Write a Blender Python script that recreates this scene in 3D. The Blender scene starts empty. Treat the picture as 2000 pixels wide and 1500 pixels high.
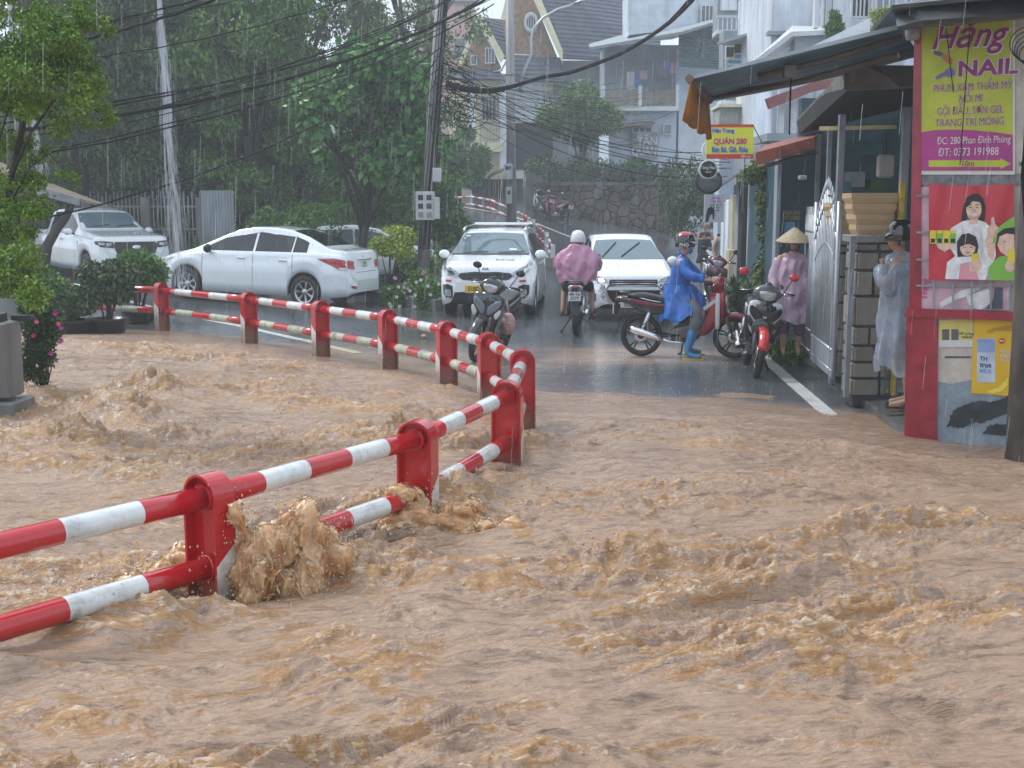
import bpy, math, random
import numpy as np
from mathutils import Vector, Matrix
R = math.radians
random.seed(7)
SC = bpy.context.scene
COL = SC.collection
# ---------------------------------------------------------------- camera
CAMZ = 1.96
FPX = 2300.0                       # focal length in photo pixels (2000 wide)
PITCH = math.atan(340.0 / FPX)
cam_d = bpy.data.cameras.new('camera')
cam_d.sensor_width = 36.0
cam_d.lens = 36.0 * FPX / 2000.0
cam_d.clip_start = 0.05
cam_d.clip_end = 3000
cam = bpy.data.objects.new('camera', cam_d)
cam.location = (0, 0, CAMZ)
cam.rotation_euler = (math.pi / 2 - PITCH, 0, 0)
COL.objects.link(cam)
SC.camera = cam
SC.render.resolution_x, SC.render.resolution_y = 1024, 768
# ---------------------------------------------------------------- world, sun, exposure
SUN_EL, SUN_AZ = R(52), R(-62)
wd = bpy.data.worlds.new('World')
SC.world = wd
wd.use_nodes = True
nt = wd.node_tree
nt.nodes.clear()
o_ = nt.nodes.new('ShaderNodeOutputWorld')
bg = nt.nodes.new('ShaderNodeBackground')
sk = nt.nodes.new('ShaderNodeTexSky')
sk.sky_type = 'NISHITA'
sk.sun_disc = False
sk.sun_elevation = SUN_EL
sk.sun_rotation = SUN_AZ
sk.air_density = 1.0
sk.dust_density = 2.0
hs = nt.nodes.new('ShaderNodeHueSaturation')
hs.inputs['Saturation'].default_value = 0.42
nt.links.new(sk.outputs[0], hs.inputs['Color'])
# cloud cover: an overcast layer over the sky
tcw = nt.nodes.new('ShaderNodeTexCoord')
nzw = nt.nodes.new('ShaderNodeTexNoise'); nzw.inputs['Scale'].default_value = 2.2; nzw.inputs['Detail'].default_value = 6
nt.links.new(tcw.outputs['Generated'], nzw.inputs['Vector'])
crw = nt.nodes.new('ShaderNodeValToRGB')
crw.color_ramp.elements[0].position = .3; crw.color_ramp.elements[0].color = (4.6, 5.4, 6.4, 1)
crw.color_ramp.elements[1].position = .7; crw.color_ramp.elements[1].color = (6.6, 7.4, 8.3, 1)
nt.links.new(nzw.outputs['Fac'], crw.inputs[0])
mxw = nt.nodes.new('ShaderNodeMixRGB'); mxw.inputs[0].default_value = .85
nt.links.new(hs.outputs[0], mxw.inputs[1]); nt.links.new(crw.outputs[0], mxw.inputs[2])
nt.links.new(mxw.outputs[0], bg.inputs[0])
bg.inputs[1].default_value = 0.12
nt.links.new(bg.outputs[0], o_.inputs[0])
sl = bpy.data.lights.new('sun', 'SUN')
sl.energy = 1.5
sl.angle = R(14)
sl.color = (1.0, 0.98, 0.95)
so = bpy.data.objects.new('sun', sl)
so.rotation_euler = (math.pi / 2 - SUN_EL, 0, math.pi - SUN_AZ)
so.location = (0, -10, 60)
COL.objects.link(so)
SC.view_settings.view_transform = 'Standard'
SC.view_settings.look = 'None'
SC.view_settings.gamma = 1.0
SC.view_settings.exposure = 0.68
SC.cycles.volume_bounces = 1
SC.cycles.max_bounces = 8
SC.cycles.transparent_max_bounces = 24

_c, _s = math.cos(PITCH), math.sin(PITCH)
def ray(px, py):
    u, v = (px - 1000) / FPX, (750 - py) / FPX
    return Vector((u, _c + v * _s, -_s + v * _c))
def W(px, py, Y):                  # point of the photo at world depth Y
    d = ray(px, py)
    return Vector((0, 0, CAMZ)) + d * (Y / d.y)
def G(px, py, z=0.0):              # point of the photo on height z
    d = ray(px, py)
    return Vector((0, 0, CAMZ)) + d * ((z - CAMZ) / d.z)

# ---------------------------------------------------------------- noise
_T = np.random.RandomState(5).rand(256, 256)
_T3 = np.random.RandomState(9).rand(64, 64, 64)
def vn(x, y):
    xi, yi = np.floor(x).astype(int), np.floor(y).astype(int)
    fx, fy = x - xi, y - yi
    fx = fx * fx * fx * (fx * (fx * 6 - 15) + 10); fy = fy * fy * fy * (fy * (fy * 6 - 15) + 10)
    a = _T[xi & 255, yi & 255]; b = _T[(xi + 1) & 255, yi & 255]
    c = _T[xi & 255, (yi + 1) & 255]; d = _T[(xi + 1) & 255, (yi + 1) & 255]
    return (a * (1 - fx) + b * fx) * (1 - fy) + (c * (1 - fx) + d * fx) * fy
def fbm(x, y, o=4, g=.5):
    s, a, t = 0, 1, 0
    for i in range(o):
        s = s + a * vn(x + 17.3 * i, y + 9.1 * i); t += a
        x = x * 1.92 + y * .55; y = y * 1.92 - x * .1; a *= g
    return s / t
def ridge(x, y, o=4, g=.5):
    s, a, t = 0, 1, 0
    for i in range(o):
        s = s + a * (1 - np.abs(2 * vn(x + 31.3 * i, y + 5.1 * i) - 1)); t += a
        x = x * 1.97 + y * .45; y = y * 1.97 - x * .12; a *= g
    return s / t
def vn3(p):
    i = np.floor(p).astype(int); f = p - i; f = f * f * (3 - 2 * f)
    r = 0
    for dx in (0, 1):
        for dy in (0, 1):
            for dz in (0, 1):
                w = (f[:, 0] if dx else 1 - f[:, 0]) * (f[:, 1] if dy else 1 - f[:, 1]) * (f[:, 2] if dz else 1 - f[:, 2])
                r = r + w * _T3[(i[:, 0] + dx) & 63, (i[:, 1] + dy) & 63, (i[:, 2] + dz) & 63]
    return r
def sstep(a, b, x):
    t = np.clip((x - a) / (b - a), 0, 1)
    return t * t * (3 - 2 * t)

# ---------------------------------------------------------------- materials
MATS = {}
def nodes(m):
    m.use_nodes = True
    n = m.node_tree.nodes; l = m.node_tree.links
    return n, l, n['Principled BSDF']
def M(name, col, rough=.55, metal=0., var=.12, scale=4., bump=0., bscale=60., coat=0., alpha=1., trans=0., emit=None, spec=.5, stretch=(1, 1, 1), sss=0.):
    if name in MATS: return MATS[name]
    m = bpy.data.materials.new(name); MATS[name] = m
    n, l, b = nodes(m)
    b.inputs['Roughness'].default_value = rough
    b.inputs['Metallic'].default_value = metal
    b.inputs['Coat Weight'].default_value = coat
    b.inputs['Coat Roughness'].default_value = .06
    b.inputs['Alpha'].default_value = alpha
    b.inputs['Transmission Weight'].default_value = trans
    b.inputs['Specular IOR Level'].default_value = spec
    tc = n.new('ShaderNodeTexCoord'); mp = n.new('ShaderNodeMapping')
    mp.inputs['Scale'].default_value = stretch
    l.new(tc.outputs['Object'], mp.inputs[0])
    nz = n.new('ShaderNodeTexNoise'); nz.inputs['Scale'].default_value = scale; nz.inputs['Detail'].default_value = 6
    nz.inputs['Roughness'].default_value = .62
    l.new(mp.outputs[0], nz.inputs['Vector'])
    cr = n.new('ShaderNodeValToRGB'); cr.color_ramp.elements[0].position = .3; cr.color_ramp.elements[1].position = .7
    c = list(col)[:3]
    cr.color_ramp.elements[0].color = [max(0, x * (1 - var)) for x in c] + [1]
    cr.color_ramp.elements[1].color = [min(1, x * (1 + var)) for x in c] + [1]
    l.new(nz.outputs['Fac'], cr.inputs[0]); l.new(cr.outputs[0], b.inputs['Base Color'])
    if bump:
        n2 = n.new('ShaderNodeTexNoise'); n2.inputs['Scale'].default_value = bscale; n2.inputs['Detail'].default_value = 4
        l.new(mp.outputs[0], n2.inputs['Vector'])
        bp = n.new('ShaderNodeBump'); bp.inputs['Strength'].default_value = bump; bp.inputs['Distance'].default_value = .02
        l.new(n2.outputs['Fac'], bp.inputs['Height']); l.new(bp.outputs[0], b.inputs['Normal'])
    if emit:
        b.inputs['Emission Color'].default_value = list(emit[0]) + [1]; b.inputs['Emission Strength'].default_value = emit[1]
    if sss:
        b.inputs['Subsurface Weight'].default_value = sss
        b.inputs['Subsurface Radius'].default_value = (.05, .03, .02)
    return m
def srgb(r, g, b):
    return tuple(((v / 255) / 12.92 if v / 255 <= .04045 else ((v / 255 + .055) / 1.055) ** 2.4) for v in (r, g, b))

# ---------------------------------------------------------------- mesh builder
class MB:
    def __init__(s):
        s.v = []; s.f = []; s.m = []; s.sm = []
    def add(s, vs, fs, mi=0, smooth=False, mat=None):
        o = len(s.v)
        if mat is not None: vs = [mat @ Vector(v) for v in vs]
        s.v += [tuple(v) for v in vs]
        for f in fs:
            s.f.append([i + o for i in f]); s.m.append(mi); s.sm.append(smooth)
        return s
    def box(s, lo, hi, mi=0, mat=None, bev=0):
        x0, y0, z0 = lo; x1, y1, z1 = hi
        if bev > 0:
            b = min(bev, (x1 - x0) / 2.01, (y1 - y0) / 2.01, (z1 - z0) / 2.01)
            L = []
            for z, i in ((z0, b), (z0 + b, 0), (z1 - b, 0), (z1, b)):
                L.append([(x0 + i + (b if i == 0 else b) * 0 + (b if True else 0) * 0, y0 + i, z)])
                a, c, d, e = x0 + i, x1 - i, y0 + i, y1 - i
                k = b * .7
                L[-1] = [(a + k, d, z), (c - k, d, z), (c, d + k, z), (c, e - k, z), (c - k, e, z), (a + k, e, z), (a, e - k, z), (a, d + k, z)]
            vs = [p for r in L for p in r]; fs = [list(range(7, -1, -1)), [24 + i for i in range(8)]]
            for r in range(3):
                for i in range(8):
                    j = (i + 1) % 8
                    fs.append([r * 8 + i, r * 8 + j, r * 8 + 8 + j, r * 8 + 8 + i])
            return s.add(vs, fs, mi, False, mat)
        vs = [(x0, y0, z0), (x1, y0, z0), (x1, y1, z0), (x0, y1, z0), (x0, y0, z1), (x1, y0, z1), (x1, y1, z1), (x0, y1, z1)]
        fs = [[3, 2, 1, 0], [4, 5, 6, 7], [0, 1, 5, 4], [1, 2, 6, 5], [2, 3, 7, 6], [3, 0, 4, 7]]
        return s.add(vs, fs, mi, False, mat)
    def tube(s, pts, r, n=8, mi=0, smooth=True, mat=None, caps=True, flat=1.0, mis=None):
        pts = [Vector(p) for p in pts]
        if not hasattr(r, '__len__'): r = [r] * len(pts)
        vs = []; up = None
        for i, p in enumerate(pts):
            t = (pts[min(i + 1, len(pts) - 1)] - pts[max(i - 1, 0)])
            t = t.normalized() if t.length > 1e-9 else Vector((0, 0, 1))
            if up is None:
                up = Vector((0, 0, 1)) if abs(t.z) < .9 else Vector((0, 1, 0))
            a = t.cross(up)
            if a.length < 1e-5: a = t.cross(Vector((1, 0, 0)))
            a.normalize(); b = a.cross(t).normalized(); up = b
            for k in range(n):
                an = 2 * math.pi * k / n
                vs.append(p + a * math.cos(an) * r[i] + b * math.sin(an) * r[i] * flat)
        o = len(s.v)
        for i in range(len(pts) - 1):
            fs = []
            for k in range(n):
                j = (k + 1) % n
                fs.append([i * n + k, i * n + j, (i + 1) * n + j, (i + 1) * n + k])
            s.add([], [[q + o - len(s.v) for q in f] for f in fs], mis[i] if mis else mi, smooth) if False else None
            for f in fs:
                s.f.append([q + o for q in f]); s.m.append(mis[i] if mis else mi); s.sm.append(smooth)
        if mat is not None: vs = [mat @ v for v in vs]
        s.v += [tuple(v) for v in vs]
        if caps:
            s.f.append([o + k for k in range(n - 1, -1, -1)]); s.m.append(mis[0] if mis else mi); s.sm.append(False)
            s.f.append([o + (len(pts) - 1) * n + k for k in range(n)]); s.m.append(mis[-1] if mis else mi); s.sm.append(False)
        return s
    def lathe(s, prof, n=24, mi=0, mat=None, smooth=True, ang=2 * math.pi):   # prof (r, z) about Z
        full = abs(ang - 2 * math.pi) < 1e-6
        m = n if full else n + 1
        vs = []
        for r, z in prof:
            for k in range(m):
                a = ang * k / n
                vs.append((r * math.cos(a), r * math.sin(a), z))
        fs = []
        for i in range(len(prof) - 1):
            for k in range(n):
                j = (k + 1) % m
                fs.append([i * m + k, i * m + j, (i + 1) * m + j, (i + 1) * m + k])
        return s.add(vs, fs, mi, smooth, mat)
    def prism(s, poly, h0, h1, mi=0, mat=None, smooth=False):      # polygon in XY, extruded in Z
        n = len(poly)
        vs = [(x, y, h0) for x, y in poly] + [(x, y, h1) for x, y in poly]
        fs = [list(range(n - 1, -1, -1)), list(range(n, 2 * n))]
        for i in range(n):
            j = (i + 1) % n
            fs.append([i, j, n + j, n + i])
        return s.add(vs, fs, mi, smooth, mat)
    def ell(s, c, r, n=12, mi=0, mat=None, m2=None):
        m2 = m2 or max(6, n // 2)
        vs = []; fs = []
        for i in range(m2 + 1):
            th = math.pi * i / m2
            for k in range(n):
                a = 2 * math.pi * k / n
                vs.append((c[0] + r[0] * math.sin(th) * math.cos(a), c[1] + r[1] * math.sin(th) * math.sin(a), c[2] + r[2] * math.cos(th)))
        for i in range(m2):
            for k in range(n):
                j = (k + 1) % n
                fs.append([i * n + k, (i + 1) * n + k, (i + 1) * n + j, i * n + j])
        return s.add(vs, fs, mi, True, mat)
    def loft(s, rings, mi=0, closed=True, smooth=True, caps=False, mat=None):
        n = len(rings[0]); vs = [p for r in rings for p in r]; fs = []
        for i in range(len(rings) - 1):
            for k in range(n if closed else n - 1):
                j = (k + 1) % n
                fs.append([i * n + k, i * n + j, (i + 1) * n + j, (i + 1) * n + k])
        if caps:
            fs.append(list(range(n - 1, -1, -1))); fs.append([(len(rings) - 1) * n + k for k in range(n)])
        return s.add(vs, fs, mi, smooth, mat)
    def quad(s, a, b, c, d, mi=0):
        return s.add([a, b, c, d], [[0, 1, 2, 3]], mi)
    def build(s, name, mats, parent=None, mat=None):
        me = bpy.data.meshes.new(name)
        me.from_pydata(s.v, [], s.f)
        for m in (mats if isinstance(mats, (list, tuple)) else [mats]): me.materials.append(m)
        me.polygons.foreach_set('material_index', s.m)
        me.polygons.foreach_set('use_smooth', s.sm)
        me.update()
        o = bpy.data.objects.new(name, me)
        COL.objects.link(o)
        if parent is not None: o.parent = parent
        if mat is not None: o.matrix_local = mat
        return o
def np_mesh(name, V, F, mats, parent=None, smooth=True, mi=None):
    me = bpy.data.meshes.new(name)
    V = np.asarray(V, dtype=np.float32); F = np.asarray(F, dtype=np.int32)
    k = F.shape[1]
    me.vertices.add(len(V)); me.vertices.foreach_set('co', V.ravel())
    me.loops.add(F.size); me.loops.foreach_set('vertex_index', F.ravel())
    me.polygons.add(len(F))
    me.polygons.foreach_set('loop_start', np.arange(0, F.size, k, dtype=np.int32))
    me.polygons.foreach_set('loop_total', np.full(len(F), k, dtype=np.int32))
    for m in (mats if isinstance(mats, (list, tuple)) else [mats]): me.materials.append(m)
    if mi is not None: me.polygons.foreach_set('material_index', np.asarray(mi, dtype=np.int32))
    me.polygons.foreach_set('use_smooth', np.full(len(F), smooth))
    me.update(calc_edges=True); me.validate()
    o = bpy.data.objects.new(name, me); COL.objects.link(o)
    if parent is not None: o.parent = parent
    return o
def crumple(o, amp=.012, sc=6., seed=0, sub=2):
    import bmesh
    bm = bmesh.new(); bm.from_mesh(o.data)
    if sub: bmesh.ops.subdivide_edges(bm, edges=bm.edges[:], cuts=sub - 1, use_grid_fill=True, smooth=.5)
    bm.normal_update(); n = len(bm.verts); co = np.array([v.co[:] for v in bm.verts]); nr = np.array([v.normal[:] for v in bm.verts])
    w = np.array([vn3(co * sc * .5 + seed) - .5, vn3(co * sc * .5 + seed + 9) - .5, vn3(co * sc * .5 + seed + 21) - .5]).T
    q = co * np.array([1, 1, .5]) + w * .5 / sc * 3
    d = (1 - np.abs(2 * vn3(q * sc + seed) - 1)) + .5 * (1 - np.abs(2 * vn3(q * sc * 2.2 + seed + 5) - 1)) + .3 * (1 - np.abs(2 * vn3(q * sc * 4.5 + seed + 2) - 1))
    co = co + nr * ((d - .9) * amp)[:, None]
    for v, c in zip(bm.verts, co): v.co = c
    bm.to_mesh(o.data); bm.free()
    for p in o.data.polygons: p.use_smooth = True
    return o
def tag(o, label=None, cat=None, group=None, kind=None):
    if label: o['label'] = label
    if cat: o['category'] = cat
    if group: o['group'] = group
    if kind: o['kind'] = kind
    return o
def empty(name, loc=(0, 0, 0), rz=0., label=None, cat=None, group=None):
    o = bpy.data.objects.new(name, None); COL.objects.link(o)
    o.location = loc; o.rotation_euler = (0, 0, rz); o.empty_display_size = .1
    return tag(o, label, cat, group)
KIDS = {}
def children(o): return [c for c in bpy.data.objects if c.parent == o]
def copy_tree(o, parent=None):
    c = o.copy(); COL.objects.link(c); c.parent = parent
    for ch in children(o): copy_tree(ch, c)
    return c
def rot_to(d):                     # matrix turning +X to direction d (horizontal)
    return Matrix.Rotation(math.atan2(d[1], d[0]), 4, 'Z')
def T(x, y, z): return Matrix.Translation((x, y, z))
def RZ(a): return Matrix.Rotation(a, 4, 'Z')
def RX(a): return Matrix.Rotation(a, 4, 'X')
def RY(a): return Matrix.Rotation(a, 4, 'Y')
def text_mesh(body, size, m, parent, mat, xs=1.0, bold=0.0, depth=.001, name='lettering', shear=0., align='CENTER'):
    cu = bpy.data.curves.new(name, 'FONT')
    cu.body = body; cu.size = size; cu.align_x = align; cu.align_y = 'CENTER'
    cu.offset = bold; cu.extrude = depth; cu.shear = shear; cu.resolution_u = 3
    tmp = bpy.data.objects.new(name + '_tmp', cu); COL.objects.link(tmp)
    bpy.context.view_layer.update()
    dg = bpy.context.evaluated_depsgraph_get()
    me = bpy.data.meshes.new_from_object(tmp.evaluated_get(dg))
    bpy.data.objects.remove(tmp); bpy.data.curves.remove(cu)
    me.name = name
    me.materials.clear(); me.materials.append(m)
    me.transform(Matrix.Diagonal((xs, 1, 1, 1)))
    o = bpy.data.objects.new(name, me); COL.objects.link(o)
    o.parent = parent; o.matrix_local = mat
    return o
# ================================================================ terrain, road, flood
def ground(X, Y):
    X = np.asarray(X, dtype=float); Y = np.asarray(Y, dtype=float)
    t = np.clip(Y - 24, 0, 22)
    z = 1.75 * (t / 22) ** 2 + np.clip(Y - 46, 0, 60) * .10
    z = z * (0.25 + .75 * sstep(-13, -5, X))
    z = z - np.clip(X - 1, 0, 30) * .15 * sstep(24, 38, Y)
    z = z + .045 * np.clip(-X - 4, 0, 8) * sstep(20, 26, Y)
    return np.maximum(z, 0)
def gz(x, y): return float(ground(x, y))
_ex = [2.5, 3.2, 3.35, 3.5, 3.66, 4.6, 6.0, 8.6]
_ey = [2.0, 9.0, 11.0, 13.5, 16.0, 23.5, 34.0, 52.0]
def edge_x(y): return float(np.interp(y, _ey, _ex))
_bx = [-14, -7, -5.6, -3.9, -2.6, -1.5, -.7, 0, .5, 1.6, 2.5, 3.1, 4, 7, 14]
_by = [19.6, 19.0, 18.9, 17.5, 16.1, 14.9, 13.7, 12.4, 12.05, 12.1, 11.8, 11.2, 10.7, 10.0, 9.5]

def ramp(n, l, src, stops):
    r = n.new('ShaderNodeValToRGB')
    e = r.color_ramp.elements
    while len(e) > 2: e.remove(e[0])
    e[0].position, e[0].color = stops[0][0], list(stops[0][1]) + [1]
    e[1].position, e[1].color = stops[-1][0], list(stops[-1][1]) + [1]
    for p, c in stops[1:-1]:
        q = e.new(p); q.color = list(c) + [1]
    l.new(src, r.inputs[0]); return r.outputs[0]

def road_material():
    m = bpy.data.materials.new('wet_asphalt'); n, l, b = nodes(m)
    tc = n.new('ShaderNodeTexCoord')
    def nz(sc, det=5, st=(1, 1, 1)):
        mp = n.new('ShaderNodeMapping'); mp.inputs['Scale'].default_value = st
        l.new(tc.outputs['Object'], mp.inputs[0])
        t = n.new('ShaderNodeTexNoise'); t.inputs['Scale'].default_value = sc; t.inputs['Detail'].default_value = det
        l.new(mp.outputs[0], t.inputs['Vector']); return t.outputs['Fac']
    grain = nz(90, 3); big = nz(.55, 4, (1, .6, 1)); rip = nz(5.5, 4, (1, 1.8, 1))
    base = ramp(n, l, big, [(.3, (.055, .062, .07)), (.7, (.105, .115, .125))])
    at = n.new('ShaderNodeAttribute'); at.attribute_name = 'mud_and_sheen'
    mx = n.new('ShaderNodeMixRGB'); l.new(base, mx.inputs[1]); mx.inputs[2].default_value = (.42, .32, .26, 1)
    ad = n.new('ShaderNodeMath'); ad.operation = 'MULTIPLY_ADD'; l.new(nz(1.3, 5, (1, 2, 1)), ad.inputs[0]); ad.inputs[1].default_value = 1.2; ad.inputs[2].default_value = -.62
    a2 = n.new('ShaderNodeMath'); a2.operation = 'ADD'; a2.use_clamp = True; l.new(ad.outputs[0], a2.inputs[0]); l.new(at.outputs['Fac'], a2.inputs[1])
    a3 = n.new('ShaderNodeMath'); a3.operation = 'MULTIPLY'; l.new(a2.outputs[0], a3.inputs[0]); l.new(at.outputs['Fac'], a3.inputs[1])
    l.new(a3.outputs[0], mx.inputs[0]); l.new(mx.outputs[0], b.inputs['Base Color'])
    rg = n.new('ShaderNodeMapRange'); l.new(big, rg.inputs[0]); rg.inputs[1].default_value = .38; rg.inputs[2].default_value = .62
    rg.inputs[3].default_value = .05; rg.inputs[4].default_value = .18
    l.new(rg.outputs[0], b.inputs['Roughness'])
    b.inputs['IOR'].default_value = 1.36
    # ripples of rain on the water film, coarse grain where the film is thin
    vo = n.new('ShaderNodeTexVoronoi'); vo.inputs['Scale'].default_value = 7; l.new(tc.outputs['Object'], vo.inputs['Vector'])
    sn = n.new('ShaderNodeMath'); sn.operation = 'MULTIPLY'; l.new(vo.outputs['Distance'], sn.inputs[0]); sn.inputs[1].default_value = 60
    s2 = n.new('ShaderNodeMath'); s2.operation = 'SINE'; l.new(sn.outputs[0], s2.inputs[0])
    s3 = n.new('ShaderNodeMath'); s3.operation = 'MULTIPLY_ADD'; l.new(s2.outputs[0], s3.inputs[0]); s3.inputs[1].default_value = .04; l.new(rip, s3.inputs[2])
    b1 = n.new('ShaderNodeBump'); b1.inputs['Strength'].default_value = .6; b1.inputs['Distance'].default_value = .012; l.new(s3.outputs[0], b1.inputs['Height'])
    b2 = n.new('ShaderNodeBump'); b2.inputs['Strength'].default_value = .10; b2.inputs['Distance'].default_value = .004; l.new(grain, b2.inputs['Height']); l.new(b1.outputs[0], b2.inputs['Normal'])
    l.new(b2.outputs[0], b.inputs['Normal'])
    return m
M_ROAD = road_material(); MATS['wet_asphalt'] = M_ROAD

def sheet(name, xs, ys, zf, m, kind='structure'):
    X, Y = np.meshgrid(xs, ys); Z = zf(X, Y)
    V = np.stack([X, Y, Z], -1).reshape(-1, 3)
    nx, ny = len(xs), len(ys)
    i = np.arange(nx * ny).reshape(ny, nx)
    F = np.stack([i[:-1, :-1], i[:-1, 1:], i[1:, 1:], i[1:, :-1]], -1).reshape(-1, 4)
    o = np_mesh(name, V, F, m); tag(o, kind=kind)
    return o
M_EARTH = M('wet_earth', (.07, .06, .045), .6, var=.4, scale=1.5, bump=.5, bscale=9)
M_HILL = M('far_hillside', (.06, .085, .055), .9, var=.5, scale=.08, bump=.3, bscale=.4)
sheet('ground', np.concatenate([np.linspace(-280, -60, 8), np.linspace(-50, 50, 50), np.linspace(60, 280, 8)]),
      np.concatenate([np.linspace(-80, -10, 6), np.linspace(-4, 110, 70), np.linspace(130, 330, 8)]),
      lambda X, Y: np.where(Y > 105, 8.6, ground(X, np.clip(Y, 0, 105))) - .12 - .5 * (Y < 19), M_EARTH)
sheet('hills', np.linspace(-275, 275, 60), np.linspace(108, 325, 20),
      lambda X, Y: 2 + 24 * sstep(108, 300, Y) * (.45 + .55 * fbm(X * .012 + 3, Y * .01, 4)) * (1 - .5 * sstep(-100, 60, X) * (1 - sstep(60, 200, X))), M_HILL)
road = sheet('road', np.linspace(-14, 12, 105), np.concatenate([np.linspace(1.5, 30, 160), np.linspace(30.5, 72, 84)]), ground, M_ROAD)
_me = road.data
_co = np.empty(len(_me.vertices) * 3, dtype=np.float32); _me.vertices.foreach_get('co', _co); _co = _co.reshape(-1, 3)
_x, _y = _co[:, 0], _co[:, 1]
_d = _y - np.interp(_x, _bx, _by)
mud_and_sheen = np.clip(1 - _d / .9, 0, 1) * .9
mud_and_sheen += .95 * np.exp(-((_x + .1) / 3.2) ** 2 - ((_y - 15.6) / 1.4) ** 2)          # the muddy film crossing the street
mud_and_sheen += .75 * np.exp(-((_x - 1.9) / 1.3) ** 2 - ((_y - 16.2) / 1.0) ** 2)
mud_and_sheen += .55 * np.exp(-((_x - .3) / 1.1) ** 2 - ((_y - 13.3) / 1.0) ** 2)  # pale patch painted into the colour for sky reflected in the wet film
mud_and_sheen += .45 * np.exp(-((_x + 2.0) / 1.4) ** 2 - ((_y - 17.2) / 1.2) ** 2)
mud_and_sheen *= 1 - .85 * np.exp(-((_x - 1.9) / 1.6) ** 2 - ((_y - 13.6) / .95) ** 2)
_me.attributes.new('mud_and_sheen', 'FLOAT', 'POINT').data.foreach_set('value', np.clip(mud_and_sheen, 0, 1).astype(np.float32))

def strip(name, pts, w, m, lift=.004, cl=True):      # painted line along ground points
    vs = []; fs = []; pts = [Vector((p[0], p[1], 0)) for p in pts]; q = []
    for a, b in zip(pts[:-1], pts[1:]):
        k = max(1, int((b - a).length / .25))
        q += [a.lerp(b, i / k) for i in range(k)]
    q.append(pts[-1])
    for i, p in enumerate(q):
        t = (q[min(i + 1, len(q) - 1)] - q[max(i - 1, 0)]).normalized(); s = Vector((-t.y, t.x, 0)) * w / 2
        for e in (p - s, p + s): vs.append((e.x, e.y, gz(e.x, e.y) + lift))
    for i in range(len(q) - 1): fs.append([2 * i, 2 * i + 1, 2 * i + 3, 2 * i + 2])
    o = MB().add(vs, fs).build(name, m); tag(o, kind='structure'); return o
M_LINE = M('road_paint', (.62, .62, .6), .22, var=.25, scale=7)
M_LINEY = M('yellow_road_paint', (.62, .52, .3), .22, var=.25, scale=7)
strip('road_marking', [G(*p) for p in ((120, 596), (250, 600), (330, 612), (400, 624), (470, 637), (540, 653), (590, 664))], .15, M_LINE)
strip('road_marking', [G(*p) for p in ((592, 664), (640, 676), (700, 690))], .15, M_LINEY)
strip('road_marking', [(x, y) for x, y in ((3.02, 10.6), (3.12, 12), (3.22, 13.5), (3.36, 15.5), (3.6, 17.5), (4.0, 21), (4.4, 24))], .16, M_LINE, .006)
strip('road_marking', [(-.9, 47.5), (1.0, 43.8), (2.6, 41), (4.2, 38.2), (5.2, 36), (6.0, 33)], .16, M_LINE, .012)
strip('road_marking', [(-6.2, 53), (-3.0, 50.6), (-.6, 47), (.4, 44), (.9, 41)], .16, M_LINE, .014)

# pavement on the right, a real step above the road
M_PAVE = M('wet_concrete_pavement', (.10, .105, .105), .16, var=.4, scale=3, bump=.2, bscale=25)
pv = []; rows = []
for y in np.linspace(2, 50, 140):
    e = edge_x(y) + .12; h = .13
    z = gz(e, y); h = .13 * float(sstep(9.4, 10.7, y)) - .10 * (1 - float(sstep(9.4, 10.7, y)))
    rows.append([(e, y, z - .1), (e, y, z + h * .55), (e + .02, y, z + h * .62), (e + .7, y, z + h + .02), (e + 3.5, y, z + h + .06), (e + 9, y, z + h + .1)])
o = MB().loft(rows, closed=False, smooth=False).build('pavement', M_PAVE); tag(o, kind='structure')
def pz(x, y): return gz(edge_x(y), y) + .15

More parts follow.
